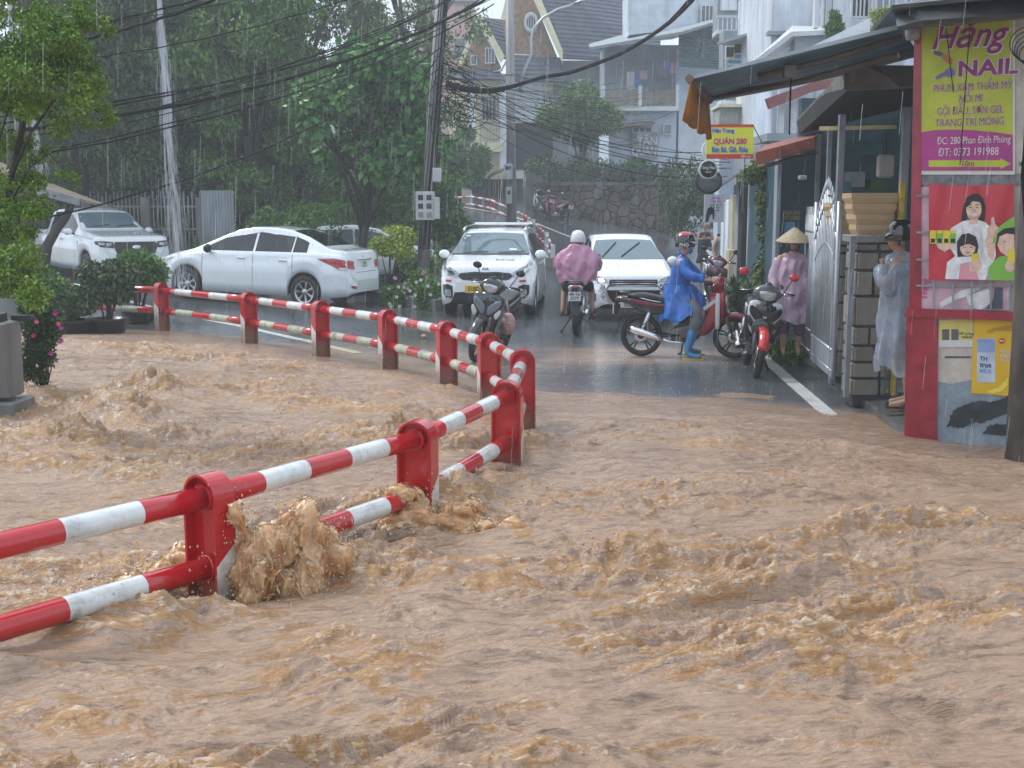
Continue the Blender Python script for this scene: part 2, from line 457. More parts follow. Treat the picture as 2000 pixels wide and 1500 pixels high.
# ---------------------------------------------------------------- flood water
def flood_material():
    m = bpy.data.materials.new('muddy_flood_water'); n, l, b = nodes(m)
    tc = n.new('ShaderNodeTexCoord')
    def nz(sc, det=5, st=(1, 1, 1), rz=0):
        mp = n.new('ShaderNodeMapping'); mp.vector_type = 'TEXTURE'; mp.inputs['Scale'].default_value = tuple(1 / q for q in st); mp.inputs['Rotation'].default_value = (0, 0, rz)
        l.new(tc.outputs['Object'], mp.inputs[0])
        t = n.new('ShaderNodeTexNoise'); t.inputs['Scale'].default_value = sc; t.inputs['Detail'].default_value = det
        t.inputs['Roughness'].default_value = .65; t.inputs['Distortion'].default_value = .6
        l.new(mp.outputs[0], t.inputs['Vector']); return t.outputs['Fac']
    at = n.new('ShaderNodeAttribute'); at.attribute_name = 'foam'
    fine = nz(22, 9, (.22, 1, 1), R(14))
    ma = n.new('ShaderNodeMath'); ma.operation = 'MULTIPLY_ADD'; l.new(fine, ma.inputs[0]); ma.inputs[1].default_value = .85; l.new(at.outputs['Fac'], ma.inputs[2])
    col = ramp(n, l, ma.outputs[0], [(.02, (.07, .037, .02)), (.24, (.20, .12, .075)), (.40, (.35, .23, .155)), (.58, (.42, .28, .19)), (.74, (.34, .185, .08)), (.90, (.37, .19, .07)), (1.0, (.42, .235, .10))])
    l.new(col, b.inputs['Base Color'])
    fl_ = nz(34, 6, (.35, 1, 1), R(20)); fm = n.new('ShaderNodeMath'); fm.operation = 'MULTIPLY_ADD'; l.new(at.outputs['Fac'], fm.inputs[0]); fm.inputs[1].default_value = .16; l.new(fl_, fm.inputs[2])
    fk = n.new('ShaderNodeMapRange'); l.new(fm.outputs[0], fk.inputs[0]); fk.inputs[1].default_value = .64; fk.inputs[2].default_value = .74; fk.inputs[3].default_value = 0; fk.inputs[4].default_value = .8
    fx = n.new('ShaderNodeMixRGB'); l.new(fk.outputs[0], fx.inputs[0]); l.new(col, fx.inputs[1]); fx.inputs[2].default_value = (.66, .54, .42, 1); l.new(fx.outputs[0], b.inputs['Base Color'])
    rg = n.new('ShaderNodeMapRange'); l.new(ma.outputs[0], rg.inputs[0]); rg.inputs[1].default_value = .35; rg.inputs[2].default_value = 1.0
    rg.inputs[3].default_value = .05; rg.inputs[4].default_value = .42
    l.new(rg.outputs[0], b.inputs['Roughness'])
    b.inputs['IOR'].default_value = 1.55
    b1 = n.new('ShaderNodeBump'); b1.inputs['Strength'].default_value = .5; b1.inputs['Distance'].default_value = .07; l.new(nz(9, 8, (.3, 1, 1), R(14)), b1.inputs['Height'])
    b2 = n.new('ShaderNodeBump'); b2.inputs['Strength'].default_value = .75; b2.inputs['Distance'].default_value = .018; l.new(nz(48, 5, (.3, 1, 1), R(14)), b2.inputs['Height']); l.new(b1.outputs[0], b2.inputs['Normal'])
    l.new(b2.outputs[0], b.inputs['Normal'])
    return m
M_FLOOD = flood_material()
# bumps: photo pixel, height, radius along / across the flow (m), foam
BUMPS = [(300, 800, .16, .55, .22, .5), (230, 830, .10, .7, .3, .3), (150, 870, .13, .45, .2, .55), (540, 812, .08, .5, .16, .4), (90, 800, .07, .6, .25, .3),
         (440, 850, .07, .7, .25, .15), (600, 900, .06, .6, .2, .2), (230, 940, .07, .7, .2, .2), (250, 700, .05, .3, .5, .3),
         (1215, 1130, .14, .34, .10, .7), (1130, 1150, .06, .3, .08, .5), (1290, 1165, .05, .25, .08, .4), (1010, 1180, .04, .4, .15, .2),
         (910, 985, .12, .22, .14, .8), (830, 1000, .10, .18, .1, .8), (980, 960, .06, .25, .15, .4), (1030, 885, .05, .25, .12, .3),
         (400, 1225, .08, .26, .09, .8), (300, 1235, .05, .24, .1, .6), (170, 1245, .04, .3, .1, .5), (60, 1250, .05, .3, .1, .5),
         (690, 1290, .05, .25, .1, .6), (700, 1150, .08, .35, .2, .5), (800, 1110, .07, .4, .16, .4), (880, 1170, .05, .4, .12, .3),
         (650, 1350, .04, .3, .1, .4), (820, 1420, .04, .3, .1, .35), (120, 1430, .04, .25, .1, .5), (1600, 1310, .03, .35, .1, .4), (1360, 1335, .025, .35, .08, .5),
         (1240, 850, .03, .25, .1, .5), (1400, 860, .04, .3, .1, .4), (1030, 1060, .04, .3, .1, .4), (730, 820, .06, .5, .2, .45), (800, 870, .07, .35, .16, .4), (700, 860, .05, .5, .15, .3),
         (790, 740, .03, .5, .2, .3), (860, 765, .06, .3, .15, .45), (1500, 1130, .05, .5, .25, .25), (1700, 1060, .05, .5, .2, .2), (1750, 1200, .04, .4, .2, .2)]
DIPS = [(415, 1185, .17, .16, .11), (500, 1180, .12, .12, .12), (700, 1065, .06, .3, .14), (330, 1190, .08, .3, .08)]
def flood_z(X, Y):
    t = np.interp(X, _bx, _by) - Y
    edge = fbm(X * 1.1, Y * 1.6, 5, .6) - .5
    tt = t + edge * 1.9 * sstep(-1.5, .5, X)+ edge * .7 * (1 - sstep(-1.5, .5, X))
    base = np.where(tt < 0, .012 + tt * .028, .012 + .052 * np.minimum(tt, 2) + .022 * np.clip(tt - 2, 0, 4))
    right = sstep(1.5, 4.2, X - .12 * (Y - 6))
    base = base - right * .03 * np.clip(t, 0, 1)
    amp = sstep(.1, 3.2, t) * (1 - .55 * right)
    # flow runs from the back left to the front right, and turns along the street on the right
    a = R(14)
    u = X * math.cos(a) + Y * math.sin(a); v = -X * math.sin(a) + Y * math.cos(a)
    wx = fbm(u * .55 + 4, v * .55, 3) - .5; wy = fbm(u * .55 + 40, v * .55 + 7, 3) - .5
    u2 = u + wx * 1.6; v2 = v + wy * 1.3
    big = fbm(u2 * .55, v2 * 1.0, 3)
    r1 = ridge(u2 * .65 + 3, v2 * 2.0, 4)
    r2 = ridge(u2 * 1.7 + 11, v2 * 5.0 + 3, 4)
    r3 = ridge(u2 * 7 + 5, v2 * 12, 3)
    lump = fbm(u * 9, v * 14, 3)
    patch = sstep(.42, .68, fbm(u * .5 + 9, v * .9 + 2, 3))
    w3 = fbm(u * 2.1 + 3, v * 3.3, 3) - .5; w4 = fbm(u * 2.3 + 60, v * 3.1, 3) - .5
    r3 = ridge(u2 * 3.4 + 5 + w3 * 2.5, v2 * 12 + w4 * 3.0, 4, .58)
    r4 = ridge(u * 8 + w4 * 6, v * 28 + w3 * 8, 4, .6)
    turb = .16 + .95 * patch + .5 * sstep(.62, .85, r1)
    z = (big - .5) * .22 + (r1 - .6) * .16 * (.5 + patch) + (r2 - .6) * .095 * (.35 + 1.0 * patch) + (r3 - .6) * .066 * turb + (r4 - .6) * .022 * turb + (lump - .5) * .014
    grain = fbm(u * 6 + w3 * 7, v * 27 + w4 * 8, 5, .66)
    crest = sstep(.66, .90, r1) * .45 + sstep(.68, .90, r2) * .45 * (.2 + patch) + sstep(.66, .9, r3) * .35 * turb
    foam = crest * (.25 + patch) * amp * (.15 + 1.5 * sstep(.40, .62, grain)) + (grain - .5) * .55 * amp
    h = base + z * amp
    for px, py, hh, ra, rc, fo in BUMPS:
        c = G(px, py, .18 if py > 830 else .08)
        ca = R(-14 + 10 * math.sin(px * .1))
        dx, dy = X - c.x, Y - c.y
        du = dx * math.cos(ca) + dy * math.sin(ca); dv = -dx * math.sin(ca) + dy * math.cos(ca)
        g = np.exp(-(du / ra) ** 2 - (dv / rc) ** 2)
        rag = .25 + .9 * fbm(X * 5.5 + px, Y * 7, 4) + .7 * (r3 - .35)
        h = h + hh * 1.35 * g * rag; foam = foam + fo * 1.35 * g ** .7 * np.clip(rag - .35, 0, 1) * (.2 + 1.3 * sstep(.38, .62, grain))
    for px, py, hh, ra, rc in DIPS:
        c = G(px, py, .15)
        dx, dy = X - c.x, Y - c.y
        g = np.exp(-(dx / ra) ** 2 - (dy / rc) ** 2)
        h = h - hh * g; foam = foam - .4 * g
    return h, np.clip(foam, -.35, 1)
_ys = np.exp(np.linspace(math.log(2.2), math.log(21.5), 900))
_us = np.concatenate([np.linspace(-1.9, -.6, 90)[:-1], np.linspace(-.6, .6, 940), np.linspace(.6, 1.9, 90)[1:]])
_Y = np.repeat(_ys[:, None], len(_us), 1); _X = _us[None, :] * (_Y + 1.2)
_Z, _F = flood_z(_X, _Y)
i_ = np.arange(_Z.size).reshape(_Z.shape)
fl = np_mesh('flood_water', np.stack([_X, _Y, _Z], -1).reshape(-1, 3), np.stack([i_[:-1, :-1], i_[:-1, 1:], i_[1:, 1:], i_[1:, :-1]], -1).reshape(-1, 4), M_FLOOD)
fl.data.attributes.new('foam', 'FLOAT', 'POINT').data.foreach_set('value', _F.ravel().astype(np.float32))
tag(fl, kind='structure')
def fz(x, y):
    h, _ = flood_z(np.array([x]), np.array([y])); return float(h[0])

# ================================================================ red and white guard rail
def guard_paint(name, c):
    m = bpy.data.materials.new(name); n, l, b = nodes(m)
    tc = n.new('ShaderNodeTexCoord')
    a = n.new('ShaderNodeTexNoise'); a.inputs['Scale'].default_value = 6; a.inputs['Detail'].default_value = 8; a.inputs['Roughness'].default_value = .7
    l.new(tc.outputs['Object'], a.inputs['Vector'])
    if name == 'rail_white':
        col = ramp(n, l, a.outputs['Fac'], [(.33, (.34, .35, .33)), (.43, tuple(x * .8 for x in c)), (.55, c)])
    else:
        col = ramp(n, l, a.outputs['Fac'], [(.28, (.20, .02, .02)), (.45, c), (.66, c), (.74, (.45, .12, .1))])
    sx = n.new('ShaderNodeSeparateXYZ'); l.new(tc.outputs['Object'], sx.inputs[0])
    zz = n.new('ShaderNodeMath'); zz.operation = 'MULTIPLY_ADD'; l.new(a.outputs['Fac'], zz.inputs[0]); zz.inputs[1].default_value = -.55; l.new(sx.outputs['Z'], zz.inputs[2])
    mr = n.new('ShaderNodeMapRange'); l.new(zz.outputs[0], mr.inputs[0]); mr.inputs[1].default_value = -.10; mr.inputs[2].default_value = .06; mr.inputs[3].default_value = .85; mr.inputs[4].default_value = 0
    sp_ = n.new('ShaderNodeTexNoise'); sp_.inputs['Scale'].default_value = 38; sp_.inputs['Detail'].default_value = 3; l.new(tc.outputs['Object'], sp_.inputs['Vector'])
    mk = n.new('ShaderNodeMapRange'); l.new(sp_.outputs['Fac'], mk.inputs[0]); mk.inputs[1].default_value = .66; mk.inputs[2].default_value = .70; mk.inputs[3].default_value = 0; mk.inputs[4].default_value = .55
    mxx = n.new('ShaderNodeMath'); mxx.operation = 'MAXIMUM'; l.new(mr.outputs[0], mxx.inputs[0]); l.new(mk.outputs[0], mxx.inputs[1])
    mm_ = n.new('ShaderNodeMixRGB'); l.new(mxx.outputs[0], mm_.inputs[0]); l.new(col, mm_.inputs[1]); mm_.inputs[2].default_value = (.20, .12, .07, 1)
    l.new(mm_.outputs[0], b.inputs['Base Color'])
    b.inputs['Roughness'].default_value = .2; b.inputs['Coat Weight'].default_value = .6; b.inputs['Coat Roughness'].default_value = .07
    a2 = n.new('ShaderNodeTexNoise'); a2.inputs['Scale'].default_value = 60; l.new(tc.outputs['Object'], a2.inputs['Vector'])
    bp = n.new('ShaderNodeBump'); bp.inputs['Strength'].default_value = .12; bp.inputs['Distance'].default_value = .004
    l.new(a2.outputs['Fac'], bp.inputs['Height']); l.new(bp.outputs[0], b.inputs['Normal'])
    MATS[name] = m; return m
M_RR = guard_paint('rail_red', (.52, .012, .02)); M_RW = guard_paint('rail_white', (.72, .74, .73))
M_RG = M('rail_white_mossy', (.40, .42, .33), .4, var=.45, scale=9)
POSTS = [G(x, y, .70) for x, y in ((318, 556), (485, 580), (625, 598), (757, 616), (872, 640), (955, 664), (1021, 699), (991, 764), (815, 845), (407, 955))]
POSTS[0] = Vector((-5.72, 19.2, .70))
_d = (G(0, 1046, .665) - G(407, 953, .665)).normalized(); P11 = POSTS[9] + _d * 1.88; P12 = P11 + _d * 1.9
P0 = POSTS[0] + Vector((-2.2, 1.2, .0)); P00 = P0 + Vector((-2.4, .9, 0))
ALLP = [P0] + POSTS + [P11, P12]
gr = empty('guard_rail', (POSTS[4].x, POSTS[4].y, 0), 0, 'red and white striped steel guard rail curving through the flood in the foreground', 'guard rail')
off = Vector((-POSTS[4].x, -POSTS[4].y, 0))
def post_mesh():
    mb = MB(); w, d, t, top = .105, .06, .012, .775
    out = [(-w, -.6), (-w, top - w)] + [(-w * math.cos(a), top - w + w * math.sin(a)) for a in [math.pi * k / 14 for k in range(1, 14)]] + [(w, top - w), (w, -.6)]
    inn = [(-w + t, -.6), (-w + t, top - w)] + [(-(w - t) * math.cos(a), top - w + (w - t) * math.sin(a)) for a in [math.pi * k / 14 for k in range(1, 14)]] + [(w - t, top - w), (w - t, -.6)]
    rings = [[(x, y, z) for (x, z), y in ((o, -d), (o, d), (i, d), (i, -d))] for o, i in zip(out, inn)]
    mb.loft(rings, 0, closed=True, smooth=False, caps=True)
    web = [(x, z) for x, z in inn]
    mb.prism([(x, z) for x, z in web], -.008, .008, 0, Matrix(((1, 0, 0, 0), (0, 0, 1, 0), (0, 1, 0, 0), (0, 0, 0, 1))))
    for s in (-1, 1):                                 # slanting white reflective patch on each flange
        x = s * (w + .002)
        q = [(x, -d, .10), (x, d, .02), (x, d, .36), (x, -d, .46)]
        mb.add(q, [[0, 1, 2, 3]] if s < 0 else [[3, 2, 1, 0]], 1)
    return mb
pm = post_mesh()
for i, p in enumerate(ALLP):
    a = ALLP[max(0, i - 1)]; b = ALLP[min(len(ALLP) - 1, i + 1)]
    d = (b - a).normalized()
    mb = MB(); mb.v, mb.f, mb.m, mb.sm = list(pm.v), list(pm.f), list(pm.m), list(pm.sm)
    ang = math.atan2(d.y, d.x) - math.pi / 2
    if i == 9: ang += R(8)
    mb.build('post', [M_RR, M_RW], gr, T(p.x + off.x, p.y + off.y, 0 if i > 1 else .02) @ RZ(ang))
    if i < len(ALLP) - 1:
        q = ALLP[i + 1]
        for z, mw in ((.665, M_RW), (.335, M_RG if i < 6 else M_RW)):
            A = Vector((p.x + off.x, p.y + off.y, z)); B = Vector((q.x + off.x, q.y + off.y, z))
            cuts = [0, .2, .2, .4, .4, .6, .6, .8, .8, 1.0]
            mis = [0, 0, 1, 1, 0, 0, 1, 1, 0]
            if i == 8: cuts = [0, .14, .14, .38, .38, .62, .62, .86, .86, 1]
            t_ = MB().tube([A.lerp(B, c) for c in (0, .2, .4, .6, .8, 1)], .054, 20, mis=[0, 1, 0, 1, 0])
            for e in (A.lerp(B, .012), A.lerp(B, .988)):
                dd = (B - A).normalized() * .02
                t_.tube([e - dd, e + dd], .064, 20, mi=0)
            t_.build('rail', [M_RR, mw], gr)
# ================================================================ cars
M_CARW = M('white_car_paint', (.84, .87, .90), .14, var=.02, coat=1.0)
M_CARP = M('pearl_car_paint', (.80, .86, .90), .14, var=.02, coat=1.0)
M_GLASSD = M('tinted_glass', (.012, .014, .017), .04, var=.1, spec=.7)
M_GLASSW = M('windscreen_glass', (.13, .19, .22), .03, var=.15, spec=.9, scale=2)
M_BLACK = M('black_plastic', (.012, .012, .013), .35, var=.2)
M_SEAM = M('panel_gap', (.05, .055, .06), .7)
M_RUB = M('tyre_rubber', (.014, .014, .015), .5, var=.3, bump=.3, bscale=60)
M_ALLOY = M('alloy_rim', (.55, .56, .58), .25, metal=.9, var=.05)
M_CHR = M('chrome', (.75, .76, .78), .08, metal=1., var=.02)
M_DARK = M('dark_void', (.006, .006, .007), .8)
M_TAIL = M('tail_lamp_red', (.45, .01, .012), .08, var=.3, scale=12, coat=1)
M_LAMP = M('lamp_glass', (.42, .45, .48), .07, var=.35, scale=14, coat=1, metal=.4)
M_LAMPC = M('lamp_clear', (.62, .62, .6), .08, var=.2, scale=14, coat=1)
M_AMBER = M('amber_lens', (.6, .22, .03), .1, coat=1)
M_LIT = M('lit_headlamp', (.9, .8, .6), .2, emit=((1, .8, .5), 9))
M_PLW = M('plate_white', (.7, .71, .7), .35, var=.05)
M_PLY = M('plate_yellow', (.8, .5, .03), .35, var=.05)
M_INK = M('black_ink', (.015, .015, .018), .5)
M_REDP = M('red_print', (.6, .03, .03), .4)

def cur(pts, x, s=.05):
    px = [p[0] for p in pts]; py = [p[1] for p in pts]
    if px[0] > px[-1]: px, py = px[::-1], py[::-1]
    if s <= 0: return np.interp(x, px, py)
    k = np.linspace(-1.6, 1.6, 9); w = np.exp(-k * k); w /= w.sum()
    return sum(wi * np.interp(np.asarray(x) + ki * s, px, py) for wi, ki in zip(w, k))

class Car:
    def __init__(s, P):
        s.P = P; L = P['L'] / 2
        s.L = L
        st = set(np.round(np.linspace(-L + .3, L - .3, int((2 * L - .6) / .045)), 4))
        for k in range(15):
            a = 1 - math.cos(math.pi / 2 * k / 14)
            st.add(round(L - .30 * a, 4)); st.add(round(-L + .30 * a, 4))
        for ax in P['axles']:
            for k in range(25): st.add(round(ax + P['arch'] * math.cos(math.pi * k / 24), 4))
            st.add(round(ax + P['arch'] + .004, 4)); st.add(round(ax - P['arch'] - .004, 4))
        s.st = np.array(sorted(st)); s.rings = [s.ring(x) for x in s.st]
    def ring(s, x):
        P = s.P
        zt = float(cur(P['zt'], x, .035)); zb = min(float(cur(P['zb'], x, .04)), zt - .01); hw = float(cur(P['hw'], x, .02)); zl = float(cur(P['zl'], x, .03))
        for ax in P['axles']:
            d = abs(x - ax)
            if d < P['arch']: zl = max(zl, P['wr'] + math.sqrt(P['arch'] ** 2 - d * d))
        zb = max(zb, zl + .03); zt = max(zt, zb + .01)
        yr = float(cur(P['yr'], x, .05)); h = zt - zb
        pts = [(hw * .975, zl)]
        for f, k in ((.25, .995), (.5, 1.0), (.72, .996), (.74, .985), (.9, .978), (1, .955)):
            pts.append((hw * k, zl + (zb - zl) * f))
        yb = hw * .955; ins = min(max(yb - yr, 0), h * .55 + .01)
        for f in (.06, .3, .6, .85):
            pts.append((yb - .012 - ins * f, zb + h * .9 * f))
        ye = yb - .012 - ins * 1.0
        for g, q in ((.0, .93), (.12, .965), (.4, .985), (.7, .997), (1, 1.0)):
            pts.append((ye * (1 - g), zb + h * q))
        zz = [p[1] for p in pts]
        for i in range(1, len(pts)):
            if pts[i][1] <= pts[i - 1][1]: pts[i] = (pts[i][0], pts[i - 1][1] + 1e-4)
        return np.array(pts)
    def rng(s, x):
        i = int(np.clip(np.searchsorted(s.st, x) - 1, 0, len(s.st) - 2)); t = (x - s.st[i]) / (s.st[i + 1] - s.st[i])
        return s.rings[i] * (1 - t) + s.rings[i + 1] * t
    def py(s, x, z, sg=1, off=.004):
        r = s.rng(x); return (x, sg * (float(np.interp(z, r[:, 1], r[:, 0])) + off), z)
    def pz(s, x, y, off=.004):
        r = s.rng(x); return (x, y, float(np.interp(-abs(y), -r[7:, 0], r[7:, 1])) + off)
    def px(s, y, z, sg=1, off=.004):
        idx = range(len(s.st) - 1, -1, -1) if sg > 0 else range(len(s.st))
        prev = None
        for i in idx:
            r = s.rings[i]
            if z > r[-1, 1]: d = r[-1, 1] - z
            elif z < r[0, 1] and abs(s.st[i]) > s.L - .55: d = r[0, 1] - z
            else: d = float(np.interp(z, r[:, 1], r[:, 0])) - abs(y)
            if d >= 0:
                x = s.st[i]
                if prev: x = s.st[i] + (prev[0] - s.st[i]) * d / (d - prev[1] + 1e-9)
                return (x + sg * off, y, z)
            prev = (s.st[i], d)
            if abs(s.st[i]) < s.L - 1.2 and (s.st[i] < 0) == (sg > 0): break
        return (sg * s.L * .9, y, z)
    def patch(s, name, poly, pl, m, parent, off=.005, sg=1, rings=5, n=6):
        q = []
        for a, b in zip(poly, poly[1:] + poly[:1]):
            for k in range(n): q.append((a[0] + (b[0] - a[0]) * k / n, a[1] + (b[1] - a[1]) * k / n))
        cx = sum(p[0] for p in q) / len(q); cy = sum(p[1] for p in q) / len(q)
        f = {'x': lambda a, b: s.px(a, b, sg, off), 'y': lambda a, b: s.py(a, b, sg, off), 'z': lambda a, b: s.pz(a, b, off)}[pl]
        vs = [f(cx, cy)]; N = len(q)
        for k in range(1, rings + 1):
            t = k / rings
            vs += [f(cx + (p[0] - cx) * t, cy + (p[1] - cy) * t) for p in q]
        fs = [[0, 1 + i, 1 + (i + 1) % N] for i in range(N)]
        for k in range(rings - 1):
            o = 1 + k * N
            fs += [[o + i, o + N + i, o + N + (i + 1) % N, o + (i + 1) % N] for i in range(N)]
        return MB().add(vs, fs, 0, True).build(name, m, parent)
    def body(s, parent, paint):
        rings = []
        for x, r in zip(s.st, s.rings):
            L = [(x, y, z) for y, z in r]
            rings.append([(x, r[0, 0] - .05, r[0, 1] + .01)] + L + [(x, -y, z) for x, y, z in L[::-1][1:]] + [(x, -r[0, 0] + .05, r[0, 1] + .01)])
        mb = MB().loft(rings, closed=False)
        mb.f.append([i for i in range(len(rings[0]))]); mb.m.append(0); mb.sm.append(False)
        o = (len(rings) - 1) * len(rings[0])
        mb.f.append([o + i for i in range(len(rings[0]))][::-1]); mb.m.append(0); mb.sm.append(False)
        b = mb.build('body', paint, parent)
        P = s.P; z0 = P['zl'][len(P['zl']) // 2][1]; w = P['hw'][len(P['hw']) // 2][1]
        MB().box((-s.L + .2, -w + .24, z0 + .03), (s.L - .2, w - .24, P['wr'] * 2 + .08), 0).build('underbody', M_DARK, parent)
        return b
    def wheels(s, parent, spokes=8, rimm=None, tw=.195, steer=0, double=False):
        P = s.P; r = P['wr']; w = P['hw'][len(P['hw']) // 2][1] * .985
        for ax in P['axles']:
            for sg in (1, -1):
                mm = T(ax, sg * (w - tw / 2 - .01), r) @ RZ(steer if ax > 0 else 0) @ RX(-sg * math.pi / 2)
                rr = r * (.68)
                a = MB().lathe([(rr, -tw / 2 + .01), (rr + .02, -tw / 2), (r - .03, -tw / 2), (r - .008, -tw / 2 + .02), (r, -tw / 4), (r, tw / 4), (r - .008, tw / 2 - .02), (r - .03, tw / 2), (rr + .02, tw / 2), (rr, tw / 2 - .01)], 40)
                wh = a.build('wheel', M_RUB, parent, mm)
                b = MB().lathe([(rr, tw / 2 - .012), (rr - .02, tw / 2 - .014), (rr - .03, tw / 2 - .05), (rr - .035, -.02)], 40)
                b.lathe([(.0, tw / 2 - .015), (.035, tw / 2 - .018), (.06, tw / 2 - .03), (.065, .0)], 20)
                for k in range(spokes):
                    an = 2 * math.pi * k / spokes
                    for dd in ((-.055, .055) if double else (0,)):
                        h = tw / 2 - .022
                        w0, w1 = (.016, .024) if not double else (.010, .014)
                        b.add([(.04, -w0, h - .02), (rr - .01, -w1 + dd * rr, h), (rr - .01, w1 + dd * rr, h), (.04, w0, h - .02),
                               (.04, -w0, h - .05), (rr - .01, -w1 + dd * rr, h - .03), (rr - .01, w1 + dd * rr, h - .03), (.04, w0, h - .05)],
                              [[0, 1, 2, 3], [0, 4, 5, 1], [3, 2, 6, 7]], 0, False, RZ(an))
                b.lathe([(0, .0), (rr - .03, .0)], 32, 1)
                b.build('rim', [rimm or M_ALLOY, M_DARK], wh)
    def mirror(s, parent, x, z, paint, out=.16, sg=None):
        for g in ((1, -1) if sg is None else (sg,)):
            y = abs(s.py(x, z)[1])
            mb = MB(); mb.tube([(x + .02, g * (y - .01), z - .02), (x, g * (y + out * .5), z + .01)], .022, 8, 1)
            mb.ell((x, g * (y + out * .75), z + .04), (.07, .11, .085), 14)
            mb.build('side_mirror', [paint, M_BLACK], parent)
    def handle(s, parent, xs, z, m=None):
        for x in xs:
            for g in (1, -1):
                p = s.py(x, z, g, .02)
                MB().box((p[0] - .09, p[1] - .012, z - .014), (p[0] + .09, p[1] + .012, z + .014), bev=.008).build('door_handle', m or M_CHR, parent)
    def seams(s, parent, xs, zlo, zhi):
        for x in xs:
            for g in (1, -1):
                zz = np.linspace(zlo, zhi, 12)
                a = [s.py(x - .004, z, g, .003) for z in zz]; b = [s.py(x + .004, z, g, .003) for z in zz]
                MB().loft([a, b], closed=False).build('door_gap', M_SEAM, parent)

def plate(parent, loc, rz, txt, m, w=.34, h=.15, two=None):
    pl = MB().box((-.006, -w / 2, -h / 2), (.006, w / 2, h / 2), bev=.004).build('number_plate', m, parent, T(*loc) @ RZ(rz))
    mt = Matrix(((0, 0, 1, .0075), (1, 0, 0, 0), (0, 1, 0, 0), (0, 0, 0, 1)))
    if two:
        text_mesh(two[0], h * .5, M_INK, pl, mt @ T(0, h * .24, 0), xs=.95, bold=.002)
        text_mesh(two[1], h * .5, M_INK, pl, mt @ T(0, -h * .22, 0), xs=.95, bold=.002)
    else:
        text_mesh(txt, h * .8, M_INK, pl, mt, xs=min(1, w * .92 / (len(txt) * h * .8 * .62)), bold=.003)
    return pl
def fmat(x, y, z): return Matrix(((0, 0, 1, x), (1, 0, 0, y), (0, 1, 0, z), (0, 0, 0, 1)))       # faces +X
def bmat(x, y, z): return Matrix(((0, 0, -1, x), (-1, 0, 0, y), (0, 1, 0, z), (0, 0, 0, 1)))     # faces -X

# ---- white sedan seen from behind ------------------------------------------------------------
P = dict(L=4.42, axles=(1.34, -1.25), arch=.365, wr=.305,
         zt=[(2.21, .50), (2.17, .64), (2.05, .73), (1.7, .86), (1.2, .98), (.75, 1.20), (.35, 1.385), (0, 1.45), (-.4, 1.465), (-.8, 1.435), (-1.2, 1.33), (-1.62, 1.145), (-1.75, 1.11), (-2.02, 1.09), (-2.08, 1.06), (-2.13, .74), (-2.19, .68), (-2.21, .5)],
         zb=[(2.21, .44), (2.1, .62), (1.7, .78), (1.2, .90), (.5, .945), (-.9, 1.0), (-1.5, 1.02), (-2.0, 1.0), (-2.1, .9), (-2.13, .66), (-2.21, .44)],
         hw=[(2.21, .42), (2.17, .60), (2.08, .72), (1.9, .80), (1.5, .85), (0, .86), (-1.5, .85), (-1.9, .82), (-2.08, .76), (-2.17, .66), (-2.21, .5)],
         zl=[(2.21, .30), (2.1, .21), (1.8, .19), (0, .20), (-1.8, .22), (-2.1, .26), (-2.21, .33)],
         yr=[(2, .7), (1.2, .66), (.4, .585), (-.6, .575), (-1.2, .58), (-1.7, .64), (-2.2, .7)])
_f = Vector((-2.44, .80)).normalized(); 
sed = empty('sedan_car', (-5.20, 25.0, .05), math.atan2(_f.y, _f.x), 'white sedan with dark tinted windows parked side on behind the red and white rail', 'car')
sed.rotation_euler.y = -R(2.6); sed.scale = (1.055, 1.03, 1.09)
c = Car(P); c.body(sed, M_CARP)
for g in (1, -1):
    win = lambda x0, x1, dz=0: ([(x, c.P and (float(np.interp(x, [-1.6, -.9, .95], [1.035, 1.02, .965])))) for x in np.linspace(x0, x1, 6)] +
                               [(x, min(float(cur(P['zt'], x)) - .085 - dz, 2)) for x in np.linspace(x1, x0, 8)])
    for x0, x1 in ((.90, -.12), (-.17, -.95), (-.98, -1.28)):
        c.patch('side_window', win(x0, x1), 'y', M_GLASSD, sed, .004, g)
    c.patch('tail_lamp', [(-1.52, .93), (-1.85, .955), (-2.06, .93), (-2.12, .80), (-2.10, .74), (-1.98, .75), (-1.8, .83)], 'y', M_TAIL, sed, .008, g)
    c.patch('tail_lamp', [(.48 * g, .90), (.70 * g, .93), (.72 * g, .78), (.50 * g, .76)], 'x', M_TAIL, sed, .01, -1)
    c.patch('reversing_lamp', [(-1.95, .79), (-2.11, .80), (-2.12, .74), (-1.99, .75)], 'y', M_LAMPC, sed, .011, g)
    c.patch('headlamp', [(1.62, .80), (1.9, .765), (2.12, .68), (2.08, .62), (1.95, .64)], 'y', M_LAMP, sed, .008, g)
    c.patch('reflector', [(.50 * g, .45), (.66 * g, .47), (.66 * g, .43), (.54 * g, .40)], 'x', M_TAIL, sed, .01, -1)
    c.patch('rain_visor', [(x, min(float(cur(P['zt'], x)) - .045, 2)) for x in np.linspace(.55, -1.0, 12)] + [(x, min(float(cur(P['zt'], x)) - .085, 2)) for x in np.linspace(-1.0, .55, 12)], 'y', M_CHR, sed, .012, g, rings=2)
c.patch('rear_window', [(-.86, -.50), (-.86, .50), (-1.58, .60), (-1.58, -.60)], 'z', M_GLASSD, sed, .006)
c.patch('windscreen', [(.42, -.50), (.42, .50), (1.12, .64), (1.12, -.64)], 'z', M_GLASSD, sed, .006)
c.patch('trunk_gap', [(.46, .70), (.46, .708), (-.46, .708), (-.46, .70)], 'x', M_SEAM, sed, .008, -1, rings=1)
MB().box((-2.135, -.30, .915), (-2.115, .30, .945), bev=.006).build('trunk_trim', M_CHR, sed)
plate(sed, (-2.125, 0, .82), math.pi, '', M_PLW, .26, .16, two=('51A', '267.13'))
